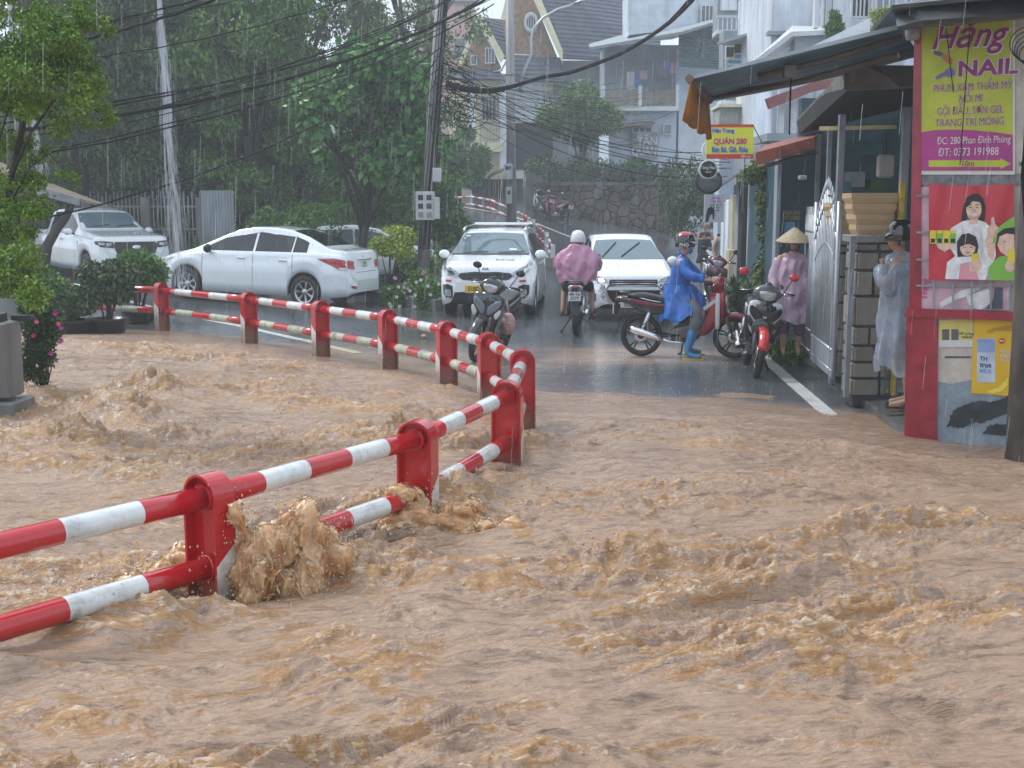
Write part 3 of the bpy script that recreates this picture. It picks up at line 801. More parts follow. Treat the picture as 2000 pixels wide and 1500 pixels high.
MB().lathe([(.032, 0), (.036, .004), (.04, 0)], 20, 0, bmat(-2.09, 0, .995)).build('badge', M_CHR, sed)
c.seams(sed, (.98, -.145, ), .30, .95); c.seams(sed, (-1.0,), .62, .98)
c.handle(sed, (.10, -.80), .86); c.mirror(sed, .82, .96, M_BLACK)
c.wheels(sed, 7, double=True)
MB().tube([(-1.0, 0, 1.44), (-1.12, 0, 1.50)], .008).build('antenna', M_BLACK, sed)

# ---- white people carrier facing the camera -------------------------------------------------
P = dict(L=4.52, axles=(1.36, -1.39), arch=.385, wr=.32,
         zt=[(2.26, .62), (2.235, .74), (2.2, .90), (2.12, .965), (1.9, 1.03), (1.45, 1.10), (1.28, 1.13), (.75, 1.42), (.45, 1.55), (.1, 1.60), (-.8, 1.61), (-1.6, 1.58), (-1.95, 1.50), (-2.15, 1.2), (-2.26, .8)],
         zb=[(2.26, .55), (2.2, .80), (2.0, .92), (1.45, 1.0), (.5, 1.03), (-1.5, 1.08), (-2.1, 1.05), (-2.26, .7)],
         hw=[(2.26, .55), (2.235, .66), (2.17, .76), (2.0, .85), (1.6, .895), (0, .905), (-1.6, .9), (-2.0, .86), (-2.26, .7)],
         zl=[(2.26, .40), (2.2, .26), (1.9, .20), (0, .21), (-2.0, .24), (-2.26, .34)],
         yr=[(2, .75), (1.3, .72), (.5, .62), (-.6, .61), (-1.6, .62), (-2.2, .7)])
mpv = empty('people_carrier', (0, 0, 0), 0, 'white people carrier with roof rack and yellow plate facing the camera in the street', 'car')
p = G(952, 618, 0)
hd = math.atan2(-1, -.085)
mpv.location = (p.x - math.cos(hd) * 1.9, p.y - math.sin(hd) * 1.9, .0); mpv.rotation_euler = (0, 0, hd)
c = Car(P); c.body(mpv, M_CARW)
for g in (1, -1):
    for x0, x1 in ((.98, .02), (-.04, -1.0), (-1.05, -1.75)):
        c.patch('side_window', [(x, 1.08) for x in np.linspace(x0, x1, 6)] + [(x, max(1.1, float(cur(P['zt'], x)) - .12)) for x in np.linspace(x1, x0, 8)], 'y', M_GLASSD, mpv, .004, g)
    hl = c.patch('headlamp', [(.45 * g, .80), (.52 * g, .74), (.72 * g, .78), (.83 * g, .90), (.86 * g, 1.00), (.80 * g, 1.01), (.66 * g, .93)], 'x', M_LAMP, mpv, .008)
    c.patch('lamp_reflector', [(.56 * g, .79), (.66 * g, .80), (.70 * g, .88), (.60 * g, .86)], 'x', M_BLACK, hl, .014)
    c.patch('lamp_reflector', [(.70 * g, .84), (.77 * g, .88), (.78 * g, .94), (.71 * g, .90)], 'x', M_CHR, hl, .014)
    fg = c.patch('fog_lamp', [(.60 * g, .36), (.72 * g, .36), (.79 * g, .44), (.80 * g, .60), (.70 * g, .62), (.60 * g, .58)], 'x', M_BLACK, mpv, .010)
    c.patch('fog_lens', [(.63 * g, .40), (.72 * g, .40), (.76 * g, .46), (.75 * g, .52), (.64 * g, .52)], 'x', M_LAMP, fg, .018)
    c.patch('red_sticker', [(.62 * g, .655), (.74 * g, .66), (.74 * g, .70), (.62 * g, .695)], 'x', M_REDP, mpv, .008)
    MB().tube([(.55, g * .60, 1.56), (.3, g * .60, 1.63), (-1.2, g * .60, 1.66), (-1.6, g * .60, 1.60)], .02, 8).build('roof_rail', M_CHR, mpv)
MB().box((-1.75, -.62, 1.645), (-1.35, .62, 1.70), bev=.02).build('roof_spoiler', M_CARW, mpv)
c.patch('windscreen', [(.52, -.57), (.52, .57), (1.24, .745), (1.26, 0), (1.24, -.745)], 'z', M_GLASSW, mpv, .006)
c.patch('cowl', [(1.25, -.74), (1.27, 0), (1.25, .74), (1.32, .74), (1.35, 0), (1.32, -.74)], 'z', M_BLACK, mpv, .004)
for y0 in (-.5, .15):
    a = [c.pz(1.25 - .03 * k / 6, y0 + .45 * k / 6, .02) for k in range(7)]
    MB().tube(a, .008, 6).build('wiper', M_BLACK, mpv)
c.patch('windscreen_sticker', [(1.1, .34), (1.1, .48), (1.16, .49), (1.16, .35)], 'z', M_PLW, mpv, .010)
c.patch('windscreen_sticker', [(.62, -.45), (.62, -.54), (.67, -.55), (.67, -.46)], 'z', M_PLW, mpv, .010)
c.patch('grille', [(-.46, .82), (-.2, .845), (0, .835), (.2, .845), (.46, .82), (.50, .76), (.42, .70), (0, .66), (-.42, .70), (-.50, .76)], 'x', M_BLACK, mpv, .010)
c.patch('lower_intake', [(-.56, .47), (0, .50), (.56, .47), (.62, .30), (0, .27), (-.62, .30)], 'x', M_DARK, mpv, .008)
text_mesh('KIA', .062, M_INK, mpv, fmat(c.px(0, .895)[0] + .004, 0, .895), xs=1.2, bold=.002)
plate(mpv, (2.275, -.15, .53), 0, '51BD.01', M_PLY, .44, .14)
text_mesh('Rondo Luxury', .06, M_INK, mpv, Matrix(((0, -.25, .97, 1.86), (1, 0, 0, .33), (0, .97, .25, 1.047), (0, 0, 0, 1))), xs=1, bold=.0005)
c.seams(mpv, (1.08, -.01, -1.03), .35, 1.06); c.handle(mpv, (.18, -.82), .93, M_CARW); c.mirror(mpv, .98, 1.08, M_CARW)
c.wheels(mpv, 10, tw=.22)

# ---- white hatch saloon with lit headlamp behind the riders ----------------------------------
P = dict(L=4.30, axles=(1.32, -1.23), arch=.35, wr=.295,
         zt=[(2.15, .52), (2.13, .68), (2.08, .80), (1.95, .87), (1.3, 1.0), (1.15, 1.04), (.7, 1.27), (.35, 1.44), (0, 1.505), (-.5, 1.515), (-1.1, 1.42), (-1.6, 1.15), (-2.05, 1.08), (-2.15, .6)],
         zb=[(2.15, .48), (2.08, .72), (1.9, .80), (1.15, .93), (.5, .96), (-1.5, 1.02), (-2.05, 1.0), (-2.15, .5)],
         hw=[(2.15, .50), (2.12, .64), (2.03, .75), (1.85, .80), (1.4, .83), (0, .84), (-1.5, .83), (-2.0, .78), (-2.15, .6)],
         zl=[(2.15, .32), (2.08, .22), (1.8, .19), (0, .19), (-2.0, .22), (-2.15, .34)],
         yr=[(2, .7), (1.2, .68), (.4, .58), (-.6, .57), (-1.6, .6), (-2.1, .7)])
sal = empty('compact_car', (0, 0, 0), 0, 'white compact saloon with lit headlamp half hidden behind the rider in blue', 'car')
p = G(1242, 634, 0); hd = math.atan2(-1, .02)
sal.location = (p.x - math.cos(hd) * 2.05, p.y - math.sin(hd) * 2.05 + .6, 0); sal.rotation_euler = (0, 0, hd)
c = Car(P); c.body(sal, M_CARW)
for g in (1, -1):
    for x0, x1 in ((.85, -.02), (-.07, -.9)):
        c.patch('side_window', [(x, 1.0) for x in np.linspace(x0, x1, 6)] + [(x, max(1.02, float(cur(P['zt'], x)) - .10)) for x in np.linspace(x1, x0, 8)], 'y', M_GLASSD, sal, .004, g)
    hl = c.patch('headlamp', [(.44 * g, .70), (.62 * g, .70), (.76 * g, .76), (.77 * g, .84), (.60 * g, .80), (.48 * g, .75)], 'x', M_LAMP, sal, .008)
    if g < 0: c.patch('bulb', [(.52 * g, .715), (.60 * g, .715), (.61 * g, .765), (.54 * g, .765)], 'x', M_LIT, hl, .016)
    c.patch('chrome_trim', [(.40 * g, .66), (.74 * g, .66), (.72 * g, .60), (.55 * g, .42), (.40 * g, .30), (.36 * g, .34), (.50 * g, .55)], 'x', M_CHR, sal, .009)
    c.patch('fog_lamp', [(.66 * g, .50), (.74 * g, .50), (.74 * g, .38), (.66 * g, .36)], 'x', M_BLACK, sal, .012)
c.patch('windscreen', [(.42, -.52), (.42, .52), (1.10, .68), (1.12, 0), (1.10, -.68)], 'z', M_GLASSW, sal, .006)
for y0, y1 in ((-.45, -.15), (-.1, .3)):
    MB().tube([c.pz(1.05 - .5 * k / 6, y0 + (y1 - y0) * k / 6, .02) for k in range(7)], .010, 6).build('wiper', M_BLACK, sal)
for zz in (.72, .68, .64):
    c.patch('grille_bar', [(-.40, zz), (.40, zz), (.39, zz - .012), (-.39, zz - .012)], 'x', M_CHR, sal, .014, rings=1)
c.patch('grille', [(-.42, .745), (.42, .745), (.44, .62), (-.44, .62)], 'x', M_BLACK, sal, .006)
c.patch('lower_intake', [(-.48, .56), (.48, .56), (.40, .34), (-.40, .34)], 'x', M_DARK, sal, .006)
for k in range(3):
    a = R(90 + 120 * k); ux, uy = math.cos(a), math.sin(a); vx, vy = -uy, ux
    pt = [(0, 0), (.022 * ux + .013 * vx, .022 * uy + .013 * vy), (.047 * ux, .047 * uy), (.022 * ux - .013 * vx, .022 * uy - .013 * vy)]
    MB().prism(pt, 0, .006, 0, fmat(2.155, 0, .70)).build('badge', M_CHR, sal)
plate(sal, (2.16, 0, .30), 0, '51H-902.11', M_PLW, .46, .10)
c.seams(sal, (.98, -.04), .3, .98); c.mirror(sal, .85, .98, M_CARW); c.wheels(sal, 8)

# ---- white pickup truck on the left ---------------------------------------------------------
P = dict(L=5.36, axles=(1.78, -1.44), arch=.46, wr=.385,
         zt=[(2.68, .70), (2.66, .95), (2.62, 1.10), (2.5, 1.17), (1.6, 1.27), (1.30, 1.30), (.75, 1.64), (.50, 1.76), (.1, 1.83), (-.7, 1.82), (-.95, 1.76), (-1.06, 1.32), (-1.2, 1.28), (-2.6, 1.28), (-2.68, .9)],
         zb=[(2.68, .6), (2.6, 1.0), (2.3, 1.09), (1.3, 1.16), (0, 1.18), (-1.0, 1.2), (-2.6, 1.2), (-2.68, .8)],
         hw=[(2.68, .62), (2.66, .74), (2.58, .84), (2.3, .91), (0, .925), (-2.4, .92), (-2.68, .8)],
         zl=[(2.68, .50), (2.6, .38), (2.3, .36), (0, .38), (-2.6, .45), (-2.68, .5)],
         yr=[(2.4, .8), (1.3, .74), (.4, .66), (-.9, .66), (-1.2, .85), (-2.6, .88)])
pk = empty('pickup_truck', (0, 0, 0), 0, 'white pickup truck with black grille parked behind the shrubs on the left', 'pickup truck')
hd = math.atan2(-1, .80); p = W(262, 487, 27.6)
pk.location = (p.x - math.cos(hd) * 2.55, p.y - math.sin(hd) * 2.55, p.z - .86); pk.rotation_euler = (0, 0, hd)
c = Car(P); c.body(pk, M_CARW)
for g in (1, -1):
    for x0, x1 in ((1.0, .15), (.09, -.78)):
        c.patch('side_window', [(x, 1.22) for x in np.linspace(x0, x1, 6)] + [(x, max(1.24, float(cur(P['zt'], x)) - .10)) for x in np.linspace(x1, x0, 8)], 'y', M_GLASSD, pk, .004, g)
    hl = c.patch('headlamp', [(.52 * g, .90), (.80 * g, .93), (.86 * g, .99), (.86 * g, 1.06), (.72 * g, 1.06), (.52 * g, 1.04)], 'x', M_BLACK, pk, .008)
    c.patch('lamp_reflector', [(.56 * g, .96), (.68 * g, .95), (.69 * g, 1.02), (.56 * g, 1.02)], 'x', M_LAMP, hl, .016)
    c.patch('lamp_reflector', [(.72 * g, .96), (.82 * g, .98), (.82 * g, 1.03), (.72 * g, 1.03)], 'x', M_LAMP, hl, .016)
    c.patch('fog_lamp', [(.66 * g, .52), (.80 * g, .55), (.80 * g, .64), (.68 * g, .60)], 'x', M_BLACK, pk, .010)
c.patch('windscreen', [(.60, -.60), (.60, .60), (1.22, .76), (1.25, 0), (1.22, -.76)], 'z', M_GLASSW, pk, .006)
c.patch('grille', [(-.48, 1.04), (.48, 1.04), (.52, .96), (.46, .78), (.38, .73), (-.38, .73), (-.46, .78), (-.52, .96)], 'x', M_BLACK, pk, .012)
MB().add([(math.cos(a) * .10, math.sin(a) * .042, 0) for a in np.linspace(0, 6.28, 24, endpoint=False)] + [(math.cos(a) * .10, math.sin(a) * .042, .012) for a in np.linspace(0, 6.28, 24, endpoint=False)],
         [[24 + i for i in range(24)]] + [[i, (i + 1) % 24, 24 + (i + 1) % 24, 24 + i] for i in range(24)], 0, False, fmat(2.70, 0, .92)).build('badge', M_CHR, pk)
plate(pk, (2.705, 0, .64), 0, '49C-328.82', M_PLW, .50, .12)
for y0 in (-.5, .1):
    MB().tube([c.pz(1.20 - .06 * k / 6, y0 + .45 * k / 6, .02) for k in range(7)], .008, 6).build('wiper', M_BLACK, pk)
c.seams(pk, (1.15, .12, -.85), .5, 1.18); c.handle(pk, (.28, -.62), 1.08); c.mirror(pk, .98, 1.22, M_CARW, .2)
c.wheels(pk, 6, tw=.26)
# fifth car, glimpsed behind the sedan's boot
P = dict(L=4.3, axles=(1.32, -1.23), arch=.35, wr=.3, zt=[(2.15, .5), (2.0, .85), (1.3, 1.0), (.6, 1.4), (0, 1.5), (-1.3, 1.45), (-2.0, 1.3), (-2.15, .6)],
         zb=[(2.15, .45), (1.9, .8), (1.15, .93), (-1.9, 1.0), (-2.15, .5)], hw=[(2.15, .5), (2.0, .75), (1.5, .83), (0, .84), (-1.8, .83), (-2.15, .65)],
         zl=[(2.15, .3), (0, .2), (-2.15, .3)], yr=[(2, .7), (.5, .6), (-2, .62)])
hat = empty('parked_car', tuple(W(690, 560, 30.5) * 1), 0, 'small white car glimpsed between the shrubs behind the sedan', 'car')
hat.location.z = gz(hat.location.x, hat.location.y) - .05; hat.rotation_euler.z = R(15)
c = Car(P); c.body(hat, M_CARW)
for g in (1, -1):
    for x0, x1 in ((.85, -.02), (-.07, -1.3)):
        c.patch('side_window', [(x, 1.0) for x in np.linspace(x0, x1, 6)] + [(x, max(1.02, float(cur(P['zt'], x)) - .12)) for x in np.linspace(x1, x0, 8)], 'y', M_GLASSW, hat, .004, g)
c.patch('windscreen', [(.55, -.52), (.55, .52), (1.15, .68), (1.15, -.68)], 'z', M_GLASSW, hat, .006); c.wheels(hat, 8)
# ================================================================ foliage
def leaf_mat(name, c, var=.5, rough=.5):
    m = bpy.data.materials.new(name); n, l, b = nodes(m); MATS[name] = m
    g = n.new('ShaderNodeNewGeometry'); tc = n.new('ShaderNodeTexCoord')
    nz = n.new('ShaderNodeTexNoise'); nz.inputs['Scale'].default_value = 2.2; nz.inputs['Detail'].default_value = 3; l.new(tc.outputs['Object'], nz.inputs['Vector'])
    a = n.new('ShaderNodeMath'); a.operation = 'MULTIPLY_ADD'; l.new(g.outputs['Random Per Island'], a.inputs[0]); a.inputs[1].default_value = .6
    s = n.new('ShaderNodeMath'); s.operation = 'MULTIPLY'; l.new(nz.outputs['Fac'], s.inputs[0]); s.inputs[1].default_value = .5; l.new(s.outputs[0], a.inputs[2])
    d = tuple(x * (1 - var) for x in c); h = (min(1, c[0] * (1 + var * 1.6)), min(1, c[1] * (1 + var)), c[2] * (1 + var * .5))
    col = ramp(n, l, a.outputs[0], [(.15, d), (.5, c), (.85, h), (.93, (h[0] * 1.5, h[1] * 1.1, h[2] * .7))])
    l.new(col, b.inputs['Base Color']); b.inputs['Roughness'].default_value = rough
    b.inputs['Specular IOR Level'].default_value = .22
    b.inputs['Transmission Weight'].default_value = 0
    return m
M_LF_DARK = leaf_mat('foliage_dark', (.052, .105, .040))
M_LF_WIL = leaf_mat('foliage_olive', (.090, .145, .042))
M_LF_MID = leaf_mat('foliage_green', (.080, .185, .040))
M_LF_BR = leaf_mat('foliage_bright', (.12, .23, .028))
M_LF_YEL = leaf_mat('foliage_lime', (.26, .36, .045))
M_LF_BIG = leaf_mat('foliage_broad', (.07, .20, .055), .5, .3)
M_BARK = M('bark', (.06, .05, .042), .8, var=.45, scale=14, bump=.6, bscale=30, stretch=(1, 1, .25))
M_BARKD = M('wet_dark_bark', (.03, .026, .022), .6, var=.4, scale=14, bump=.6, bscale=30, stretch=(1, 1, .25))
def leaves(centres, radii, n, size, aspect=2.2, droop=.3, seed=1, upb=.0, jitter=.35):
    """leaf faces (two bent triangles each) spread through clumps; returns V, F arrays"""
    rs = np.random.RandomState(seed)
    C = np.array(centres); Rr = np.array(radii)
    w = (Rr.prod(axis=1)) ** (2 / 3.); w /= w.sum()
    k = rs.choice(len(C), n, p=w)
    d = rs.normal(size=(n, 3)); d /= np.linalg.norm(d, axis=1)[:, None]
    r = rs.rand(n) ** .42
    p = C[k] + d * r[:, None] * Rr[k]
    keep = vn3(p * 2.3 + 50) * .6 + vn3(p * 5.5 + 20) * .4
    p = p[keep > jitter]; d = d[keep > jitter]; n = len(p)
    ax = rs.normal(size=(n, 3)) + d * .8; ax[:, 2] -= droop * 2; ax[:, 2] += upb
    ax /= np.linalg.norm(ax, axis=1)[:, None]
    nr = rs.normal(size=(n, 3)); nr[:, 2] += 1.1; nr += d * .5
    sd = np.cross(ax, nr); sd /= np.linalg.norm(sd, axis=1)[:, None] + 1e-9
    nn = np.cross(sd, ax)
    s = size * (.55 + .9 * rs.rand(n))[:, None]; wv = s / aspect
    bend = -nn * s * .12
    V = np.stack([p, p + ax * s * .5 + sd * wv * .5 + bend * .5, p + ax * s + bend, p + ax * s * .5 - sd * wv * .5 + bend * .5], 1).reshape(-1, 3)
    b = np.arange(n) * 4
    F = np.stack([b, b + 1, b + 2, b + 3], 1)
    return V, F
def limb_mesh(mb, pts, r0, r1, n=8):
    k = len(pts); mb.tube(pts, [r0 + (r1 - r0) * i / (k - 1) for i in range(k)], n)
def tree(name, base, height, clumps, nleaf, size, lm, label, cat='tree', group=None, trunk_r=.15, lean=(0, 0), aspect=2.2, droop=.3, seed=1, bark=None, branches=7, th=None, jitter=.35, upb=0.):
    rs = random.Random(seed)
    r = empty(name, base, 0, label, cat, group)
    mb = MB(); th = th or height * .55
    pts = []
    for i in range(7):
        t = i / 6; pts.append(Vector((lean[0] * t + rs.uniform(-.06, .06) * height * .15 * t, lean[1] * t, th * t - .15)))
    limb_mesh(mb, pts, trunk_r, trunk_r * .5, 10)
    cs = [Vector(c[:3]) for c in clumps]
    for i in range(min(branches, len(cs))):
        c = cs[i]; s = pts[3 + i % 4]
        m1 = s.lerp(c, .4) + Vector((0, 0, .12 * (c - s).length)); m2 = s.lerp(c, .75) + Vector((rs.uniform(-.1, .1), rs.uniform(-.1, .1), .08 * (c - s).length))
        limb_mesh(mb, [s, m1, m2, c], trunk_r * .45, trunk_r * .1, 6)
        for q in range(3):
            e = c + Vector((rs.uniform(-1, 1), rs.uniform(-1, 1), rs.uniform(-.6, 1))) * clumps[i][3] * .8
            limb_mesh(mb, [m1, m1.lerp(e, .5) + Vector((0, 0, .1)), e], trunk_r * .2, trunk_r * .05, 5)
    mb.build('trunk', bark or M_BARK, r)
    V, F = leaves([c[:3] for c in clumps], [(c[3], c[4], c[5]) for c in clumps], nleaf, size, aspect, droop, seed, upb, jitter)
    np_mesh('crown', V, F, lm, r, smooth=False)
    return r
def rnd_clumps(seed, n, cx, cy, cz, rx, ry, rz, r0, r1, squash=.8):
    rs = random.Random(seed); out = []
    while len(out) < n:
        x, y, z = (rs.uniform(-1, 1) for _ in range(3))
        if x * x + y * y + z * z > 1: continue
        r = rs.uniform(r0, r1); out.append((cx + x * rx, cy + y * ry, cz + z * rz, r, r, r * squash))
    return out
def P3(px, py, Y, z=None):
    p = W(px, py, Y)
    return (p.x, Y, gz(p.x, Y) if z is None else z)

# tall willow-like trees forming the dark wall at the back left
wil = [(60, 30.5, 9.5, 3.0), (170, 33, 10, 2.8), (285, 31.5, 9.0, 2.6), (390, 34, 10.5, 3.0), (490, 32, 9.0, 2.6), (590, 36, 10.5, 3.0), (700, 40, 11.5, 3.2), (810, 44, 12, 3.2)]
lab = ['drooping olive tree furthest left, behind the pickup truck', 'drooping olive tree between the pickup truck and the first water stream', 'drooping olive tree above the barred fence behind the sedan bonnet',
       'tall drooping olive tree behind the corrugated panel', 'drooping dark tree above the sedan roof', 'tall loose tree left of the broad leaved tree', 'airy tree against the sky above the broad leaved tree', 'airy tree against the sky beside the leaning pole']
for i, (px, Y, h, rr) in enumerate(wil):
    b = P3(px, 500, Y)
    cl = rnd_clumps(20 + i, 40, 0, 0, h * .58, rr * .82, rr * .7, h * .38, .40, .85, .85)
    tree('willow_tree', b, h, cl, 40000 if i < 6 else 18000, .15 if i < 6 else .16, (M_LF_WIL, M_LF_MID, M_LF_DARK)[i % 3], lab[i], group='tall drooping trees at the back left', trunk_r=.2, aspect=2.5, droop=.40, seed=30 + i, jitter=.36 if i < 6 else .44, bark=M_BARKD)
# dark low growth behind the fence (one mass, uncountable)
rs_ = random.Random(4); cl = []
for i in range(70):
    px = rs_.uniform(20, 620); Y = rs_.uniform(35, 40); b = P3(px, 500, Y); r = rs_.uniform(.8, 1.5)
    cl.append((b[0], b[1], b[2] + rs_.uniform(.3, 4.4), r, r, r))
V, F = leaves([c[:3] for c in cl], [c[3:] for c in cl], 60000, .2, 2.4, .3, 77, 0, .3)
tag(np_mesh('dark_undergrowth', V, F, M_LF_DARK, smooth=False), 'dark undergrowth filling the slope behind the barred fence', kind='stuff')
# broad leaved tree in the middle
def pc(px, py, Y, r, sq=.9, base=None):
    p = W(px, py, Y); return (p.x - base[0], p.y - base[1], p.z - base[2], r, r, r * sq)
b = P3(700, 500, 28.5)
cl = [pc(x, y, 28 + rs_.uniform(-.7, .7), r, .85, b) for x, y, r in ((740, 110, .55), (700, 140, .5), (790, 150, .65), (650, 190, .6), (600, 200, .42), (610, 245, .4), (730, 210, .75), (810, 220, .7), (770, 270, .65), (700, 270, .5), (655, 300, .45), (830, 290, .5), (790, 320, .5), (740, 320, .45), (850, 270, .3), (640, 335, .3), (690, 100, .4), (820, 340, .3), (600, 180, .3))]
tree('broadleaf_tree', b, 5.2, cl, 11000, .20, M_LF_BIG, 'bright broad leaved tree standing in the middle behind the clipped bush', trunk_r=.14, lean=(.3, 0), aspect=1.55, droop=.45, seed=91, branches=16, th=2.9, jitter=.40, bark=M_BARKD)
# trees further back near the house
for k, (px, Y, zc, rr, rz, lm, lb) in enumerate(((1135, 52, 6.1, 2.1, 1.1, M_LF_MID, 'rounded green tree in front of the tiled house'), (897, 54, 4.2, 1.5, 1.5, M_LF_MID, 'leafy green tree beside the house balcony behind the leaning pole'),
                                                (850, 40, 3.0, 1.2, 1.5, M_LF_DARK, 'dark small tree behind the leaning pole'), (868, 35, 1.9, .75, 1.0, M_LF_MID, 'low leafy tree right of the meter boxes'), (1240, 49, 3.4, .9, .7, M_LF_MID, 'scraggly shrub growing on top of the stone wall'))):
    b = P3(px, 400, Y)
    cl = rnd_clumps(60 + k, 16, 0, 0, zc - b[2], rr * .8, rr * .7, rz * .8, rr * .25, rr * .45, .8)
    tree('garden_tree', b, zc - b[2] + rz, cl, 14000, .16, lm, lb, trunk_r=.12, aspect=2.2, droop=.4, seed=95 + k, jitter=.38)
# hillside trees far behind on the right and the left
# near tree hanging in from the left edge
b = (-5.2, 9.6, 0.2)
def near_cl(lst, b, Y):
    return [pc(x, y, Y + rs_.uniform(-.5, .5), r, .8, b) for x, y, r in lst]
cl = near_cl([(20, 60, .34), (70, 40, .32), (110, 110, .26), (60, 150, .30), (20, 200, .34), (120, 170, .2), (150, 210, .15), (175, 170, .13), (190, 215, .12), (160, 110, .14), (215, 232, .07), (90, 215, .2), (130, 60, .18), (175, 30, .12), (10, 300, .26), (60, 280, .18), (95, 300, .08), (40, 380, .2), (10, 430, .3), (75, 345, .1), (10, 520, .3), (60, 440, .14), (50, 560, .16), (20, 130, .3), (70, 120, .3), (200, 60, .08), (150, 30, .13), (35, 10, .35), (105, 5, .26), (150, 350, .05), (125, 335, .06)], b, 9.4)
cl0 = cl; cl = []
for c in cl0:
    for k in range(6):
        q = c[3]; cl.append((c[0] + rs_.uniform(-.8, .8) * q, c[1] + rs_.uniform(-.9, .9) * q, c[2] + rs_.uniform(-.8, .7) * q, q * .5, q * .5, q * .36))
tree('overhanging_tree', b, 3.6, cl, 60000, .030, M_LF_BR, 'bright green tree overhanging the flood at the left edge', trunk_r=.05, lean=(.5, 0), aspect=1.8, droop=.35, seed=120, branches=1, th=2.3, jitter=.40, bark=M_BARKD, group=None)

ot = [o for o in bpy.data.objects if o.name == 'overhanging_tree'][0]; mb = MB()
for q, r in (([(-30, 560), (5, 420), (25, 330), (45, 250), (50, 150), (40, 60)], .035), ([(20, 350), (60, 260), (110, 190), (150, 200), (195, 220)], .014), ([(30, 300), (50, 200), (80, 110), (110, 60), (160, 30)], .014), ([(10, 420), (55, 330), (95, 300), (140, 345)], .010), ([(45, 240), (20, 160), (10, 60)], .014), ([(0, 480), (30, 500), (55, 560)], .010), ([(50, 150), (110, 120), (165, 110)], .008), ([(-10, 300), (20, 200), (70, 140)], .012)):
    limb_mesh(mb, [W(x, y, 9.4 + .02 * i) - ot.location for i, (x, y) in enumerate(q)], r, r * .35, 7)
mb.build('limb', M_BARKD, ot)

# ---------------------------------------------------------------- bushes and pots
def bush(name, px, py, Y, rr, rz, n, size, lm, label, group=None, seed=1, cat='shrub', aspect=2., jit=.34, zc=None, droop=.15):
    p = W(px, py, Y); b = (p.x, Y, gz(p.x, Y) if zc is None else zc)
    r = empty(name, b, 0, label, cat, group)
    cl = rnd_clumps(seed, 12, 0, 0, p.z - b[2], rr * .7, rr * .6, rz * .65, rr * .3, rr * .5, .85)
    mb = MB(); rs = random.Random(seed)
    for c in cl[:9]:
        limb_mesh(mb, [(rs.uniform(-.08, .08), rs.uniform(-.08, .08), -.03), (c[0] * .4, c[1] * .4, c[2] * .5), c[:3]], .022, .006, 5)
    mb.build('stems', M_BARKD, r)
    V, F = leaves([c[:3] for c in cl], [c[3:] for c in cl], n, size, aspect, droop, seed, .2, jit)
    np_mesh('foliage', V, F, lm, r, smooth=False)
    return r
bush('clipped_bush', 760, 472, 25.9, .58, .50, 12000, .07, M_LF_YEL, 'rounded lime green bush standing between the sedan and the meter pole', seed=3)
M_POT = M('black_pot', (.012, .012, .013), .35)
M_DECKC = M('concrete', (.22, .22, .21), .6, var=.3, scale=3, bump=.3, bscale=22)
M_CONCW = M('wet_stained_concrete', (.16, .16, .155), .4, var=.5, scale=2.5, bump=.3, bscale=22, stretch=(1, 1, .3))
bl = [(90, 560, 18.6, .62, .42, 'dark leafy shrub left of the potted shrubs by the rail'), (205, 548, 18.55, .52, .36, 'spreading shrub in a wide black pot behind the rail'), (268, 530, 20.6, .55, .36, 'dense shrub in a black pot beside the first rail post'), (140, 592, 18.3, .42, .2, 'low dark shrub spilling over the wet kerb')]
for i, (px, py, Y, rr, rz, lb) in enumerate(bl):
    r = bush('potted_shrub', px, py, Y, rr, rz, 9000, .075, M_LF_MID if i % 2 == 0 else M_LF_DARK, lb, 'shrubs in pots behind the rail', seed=40 + i, aspect=1.7, jit=.3, droop=.3)
    MB().lathe([(.0, 0), (.20, 0), (.27, .05), (.31, .22), (.33, .24), (.33, .27), (.28, .27), (.27, .22), (0, .21)], 28).build('pot', M_POT, r)
for i, (px, py, Y, rr, lb) in enumerate(((800, 560, 24.6, .6, 'flowering bush with pink flowers right behind the sedan boot'), (845, 575, 23.6, .5, 'flowering bush with white flowers beside the people carrier'), (770, 590, 24.2, .35, 'low flowering bush under the sedan rear bumper'))):
    r = bush('flowering_bush', px, py, Y, rr, .45, 9000, .06, M_LF_MID, lb, 'flowering bushes behind the cars', seed=70 + i)
    fb = MB(); rr2 = random.Random(i); c0 = W(px, py, Y)
    for k in range(13):
        a = rr2.uniform(3.4, 6.0); e = rr2.uniform(-.6, .9)
        x, y, z = rr * math.cos(a) * math.cos(e) * .95, rr * math.sin(a) * math.cos(e) * .9, c0.z - r.location.z + .42 * math.sin(e)
        for q in range(5):
            b2 = 2 * math.pi * q / 5
            fb.add([(x, y - .01, z), (x + .03 * math.cos(b2 - .5), y - .02, z + .03 * math.sin(b2 - .5)), (x + .04 * math.cos(b2), y - .03, z + .04 * math.sin(b2)), (x + .03 * math.cos(b2 + .5), y - .02, z + .03 * math.sin(b2 + .5))], [[0, 1, 2, 3]])
    fb.build('blossoms', M('white_petal' if i else 'pink_petal', (.75, .7, .7) if i else (.7, .3, .5), .6), r)
cl = []
for i in range(60):
    px = rs_.uniform(330, 860); Y = rs_.uniform(29.5, 33); b = P3(px, 500, Y); r = rs_.uniform(.35, .7)
    cl.append((b[0], b[1], b[2] + rs_.uniform(.0, .9) + (.7 if 540 < px < 660 else 0), r, r, r * .8))
for i in range(16):
    p = W(rs_.uniform(490, 670), rs_.uniform(405, 460), rs_.uniform(27.6, 29)); r = rs_.uniform(.25, .45); cl.append((p.x, p.y, p.z, r, r, r * .8))
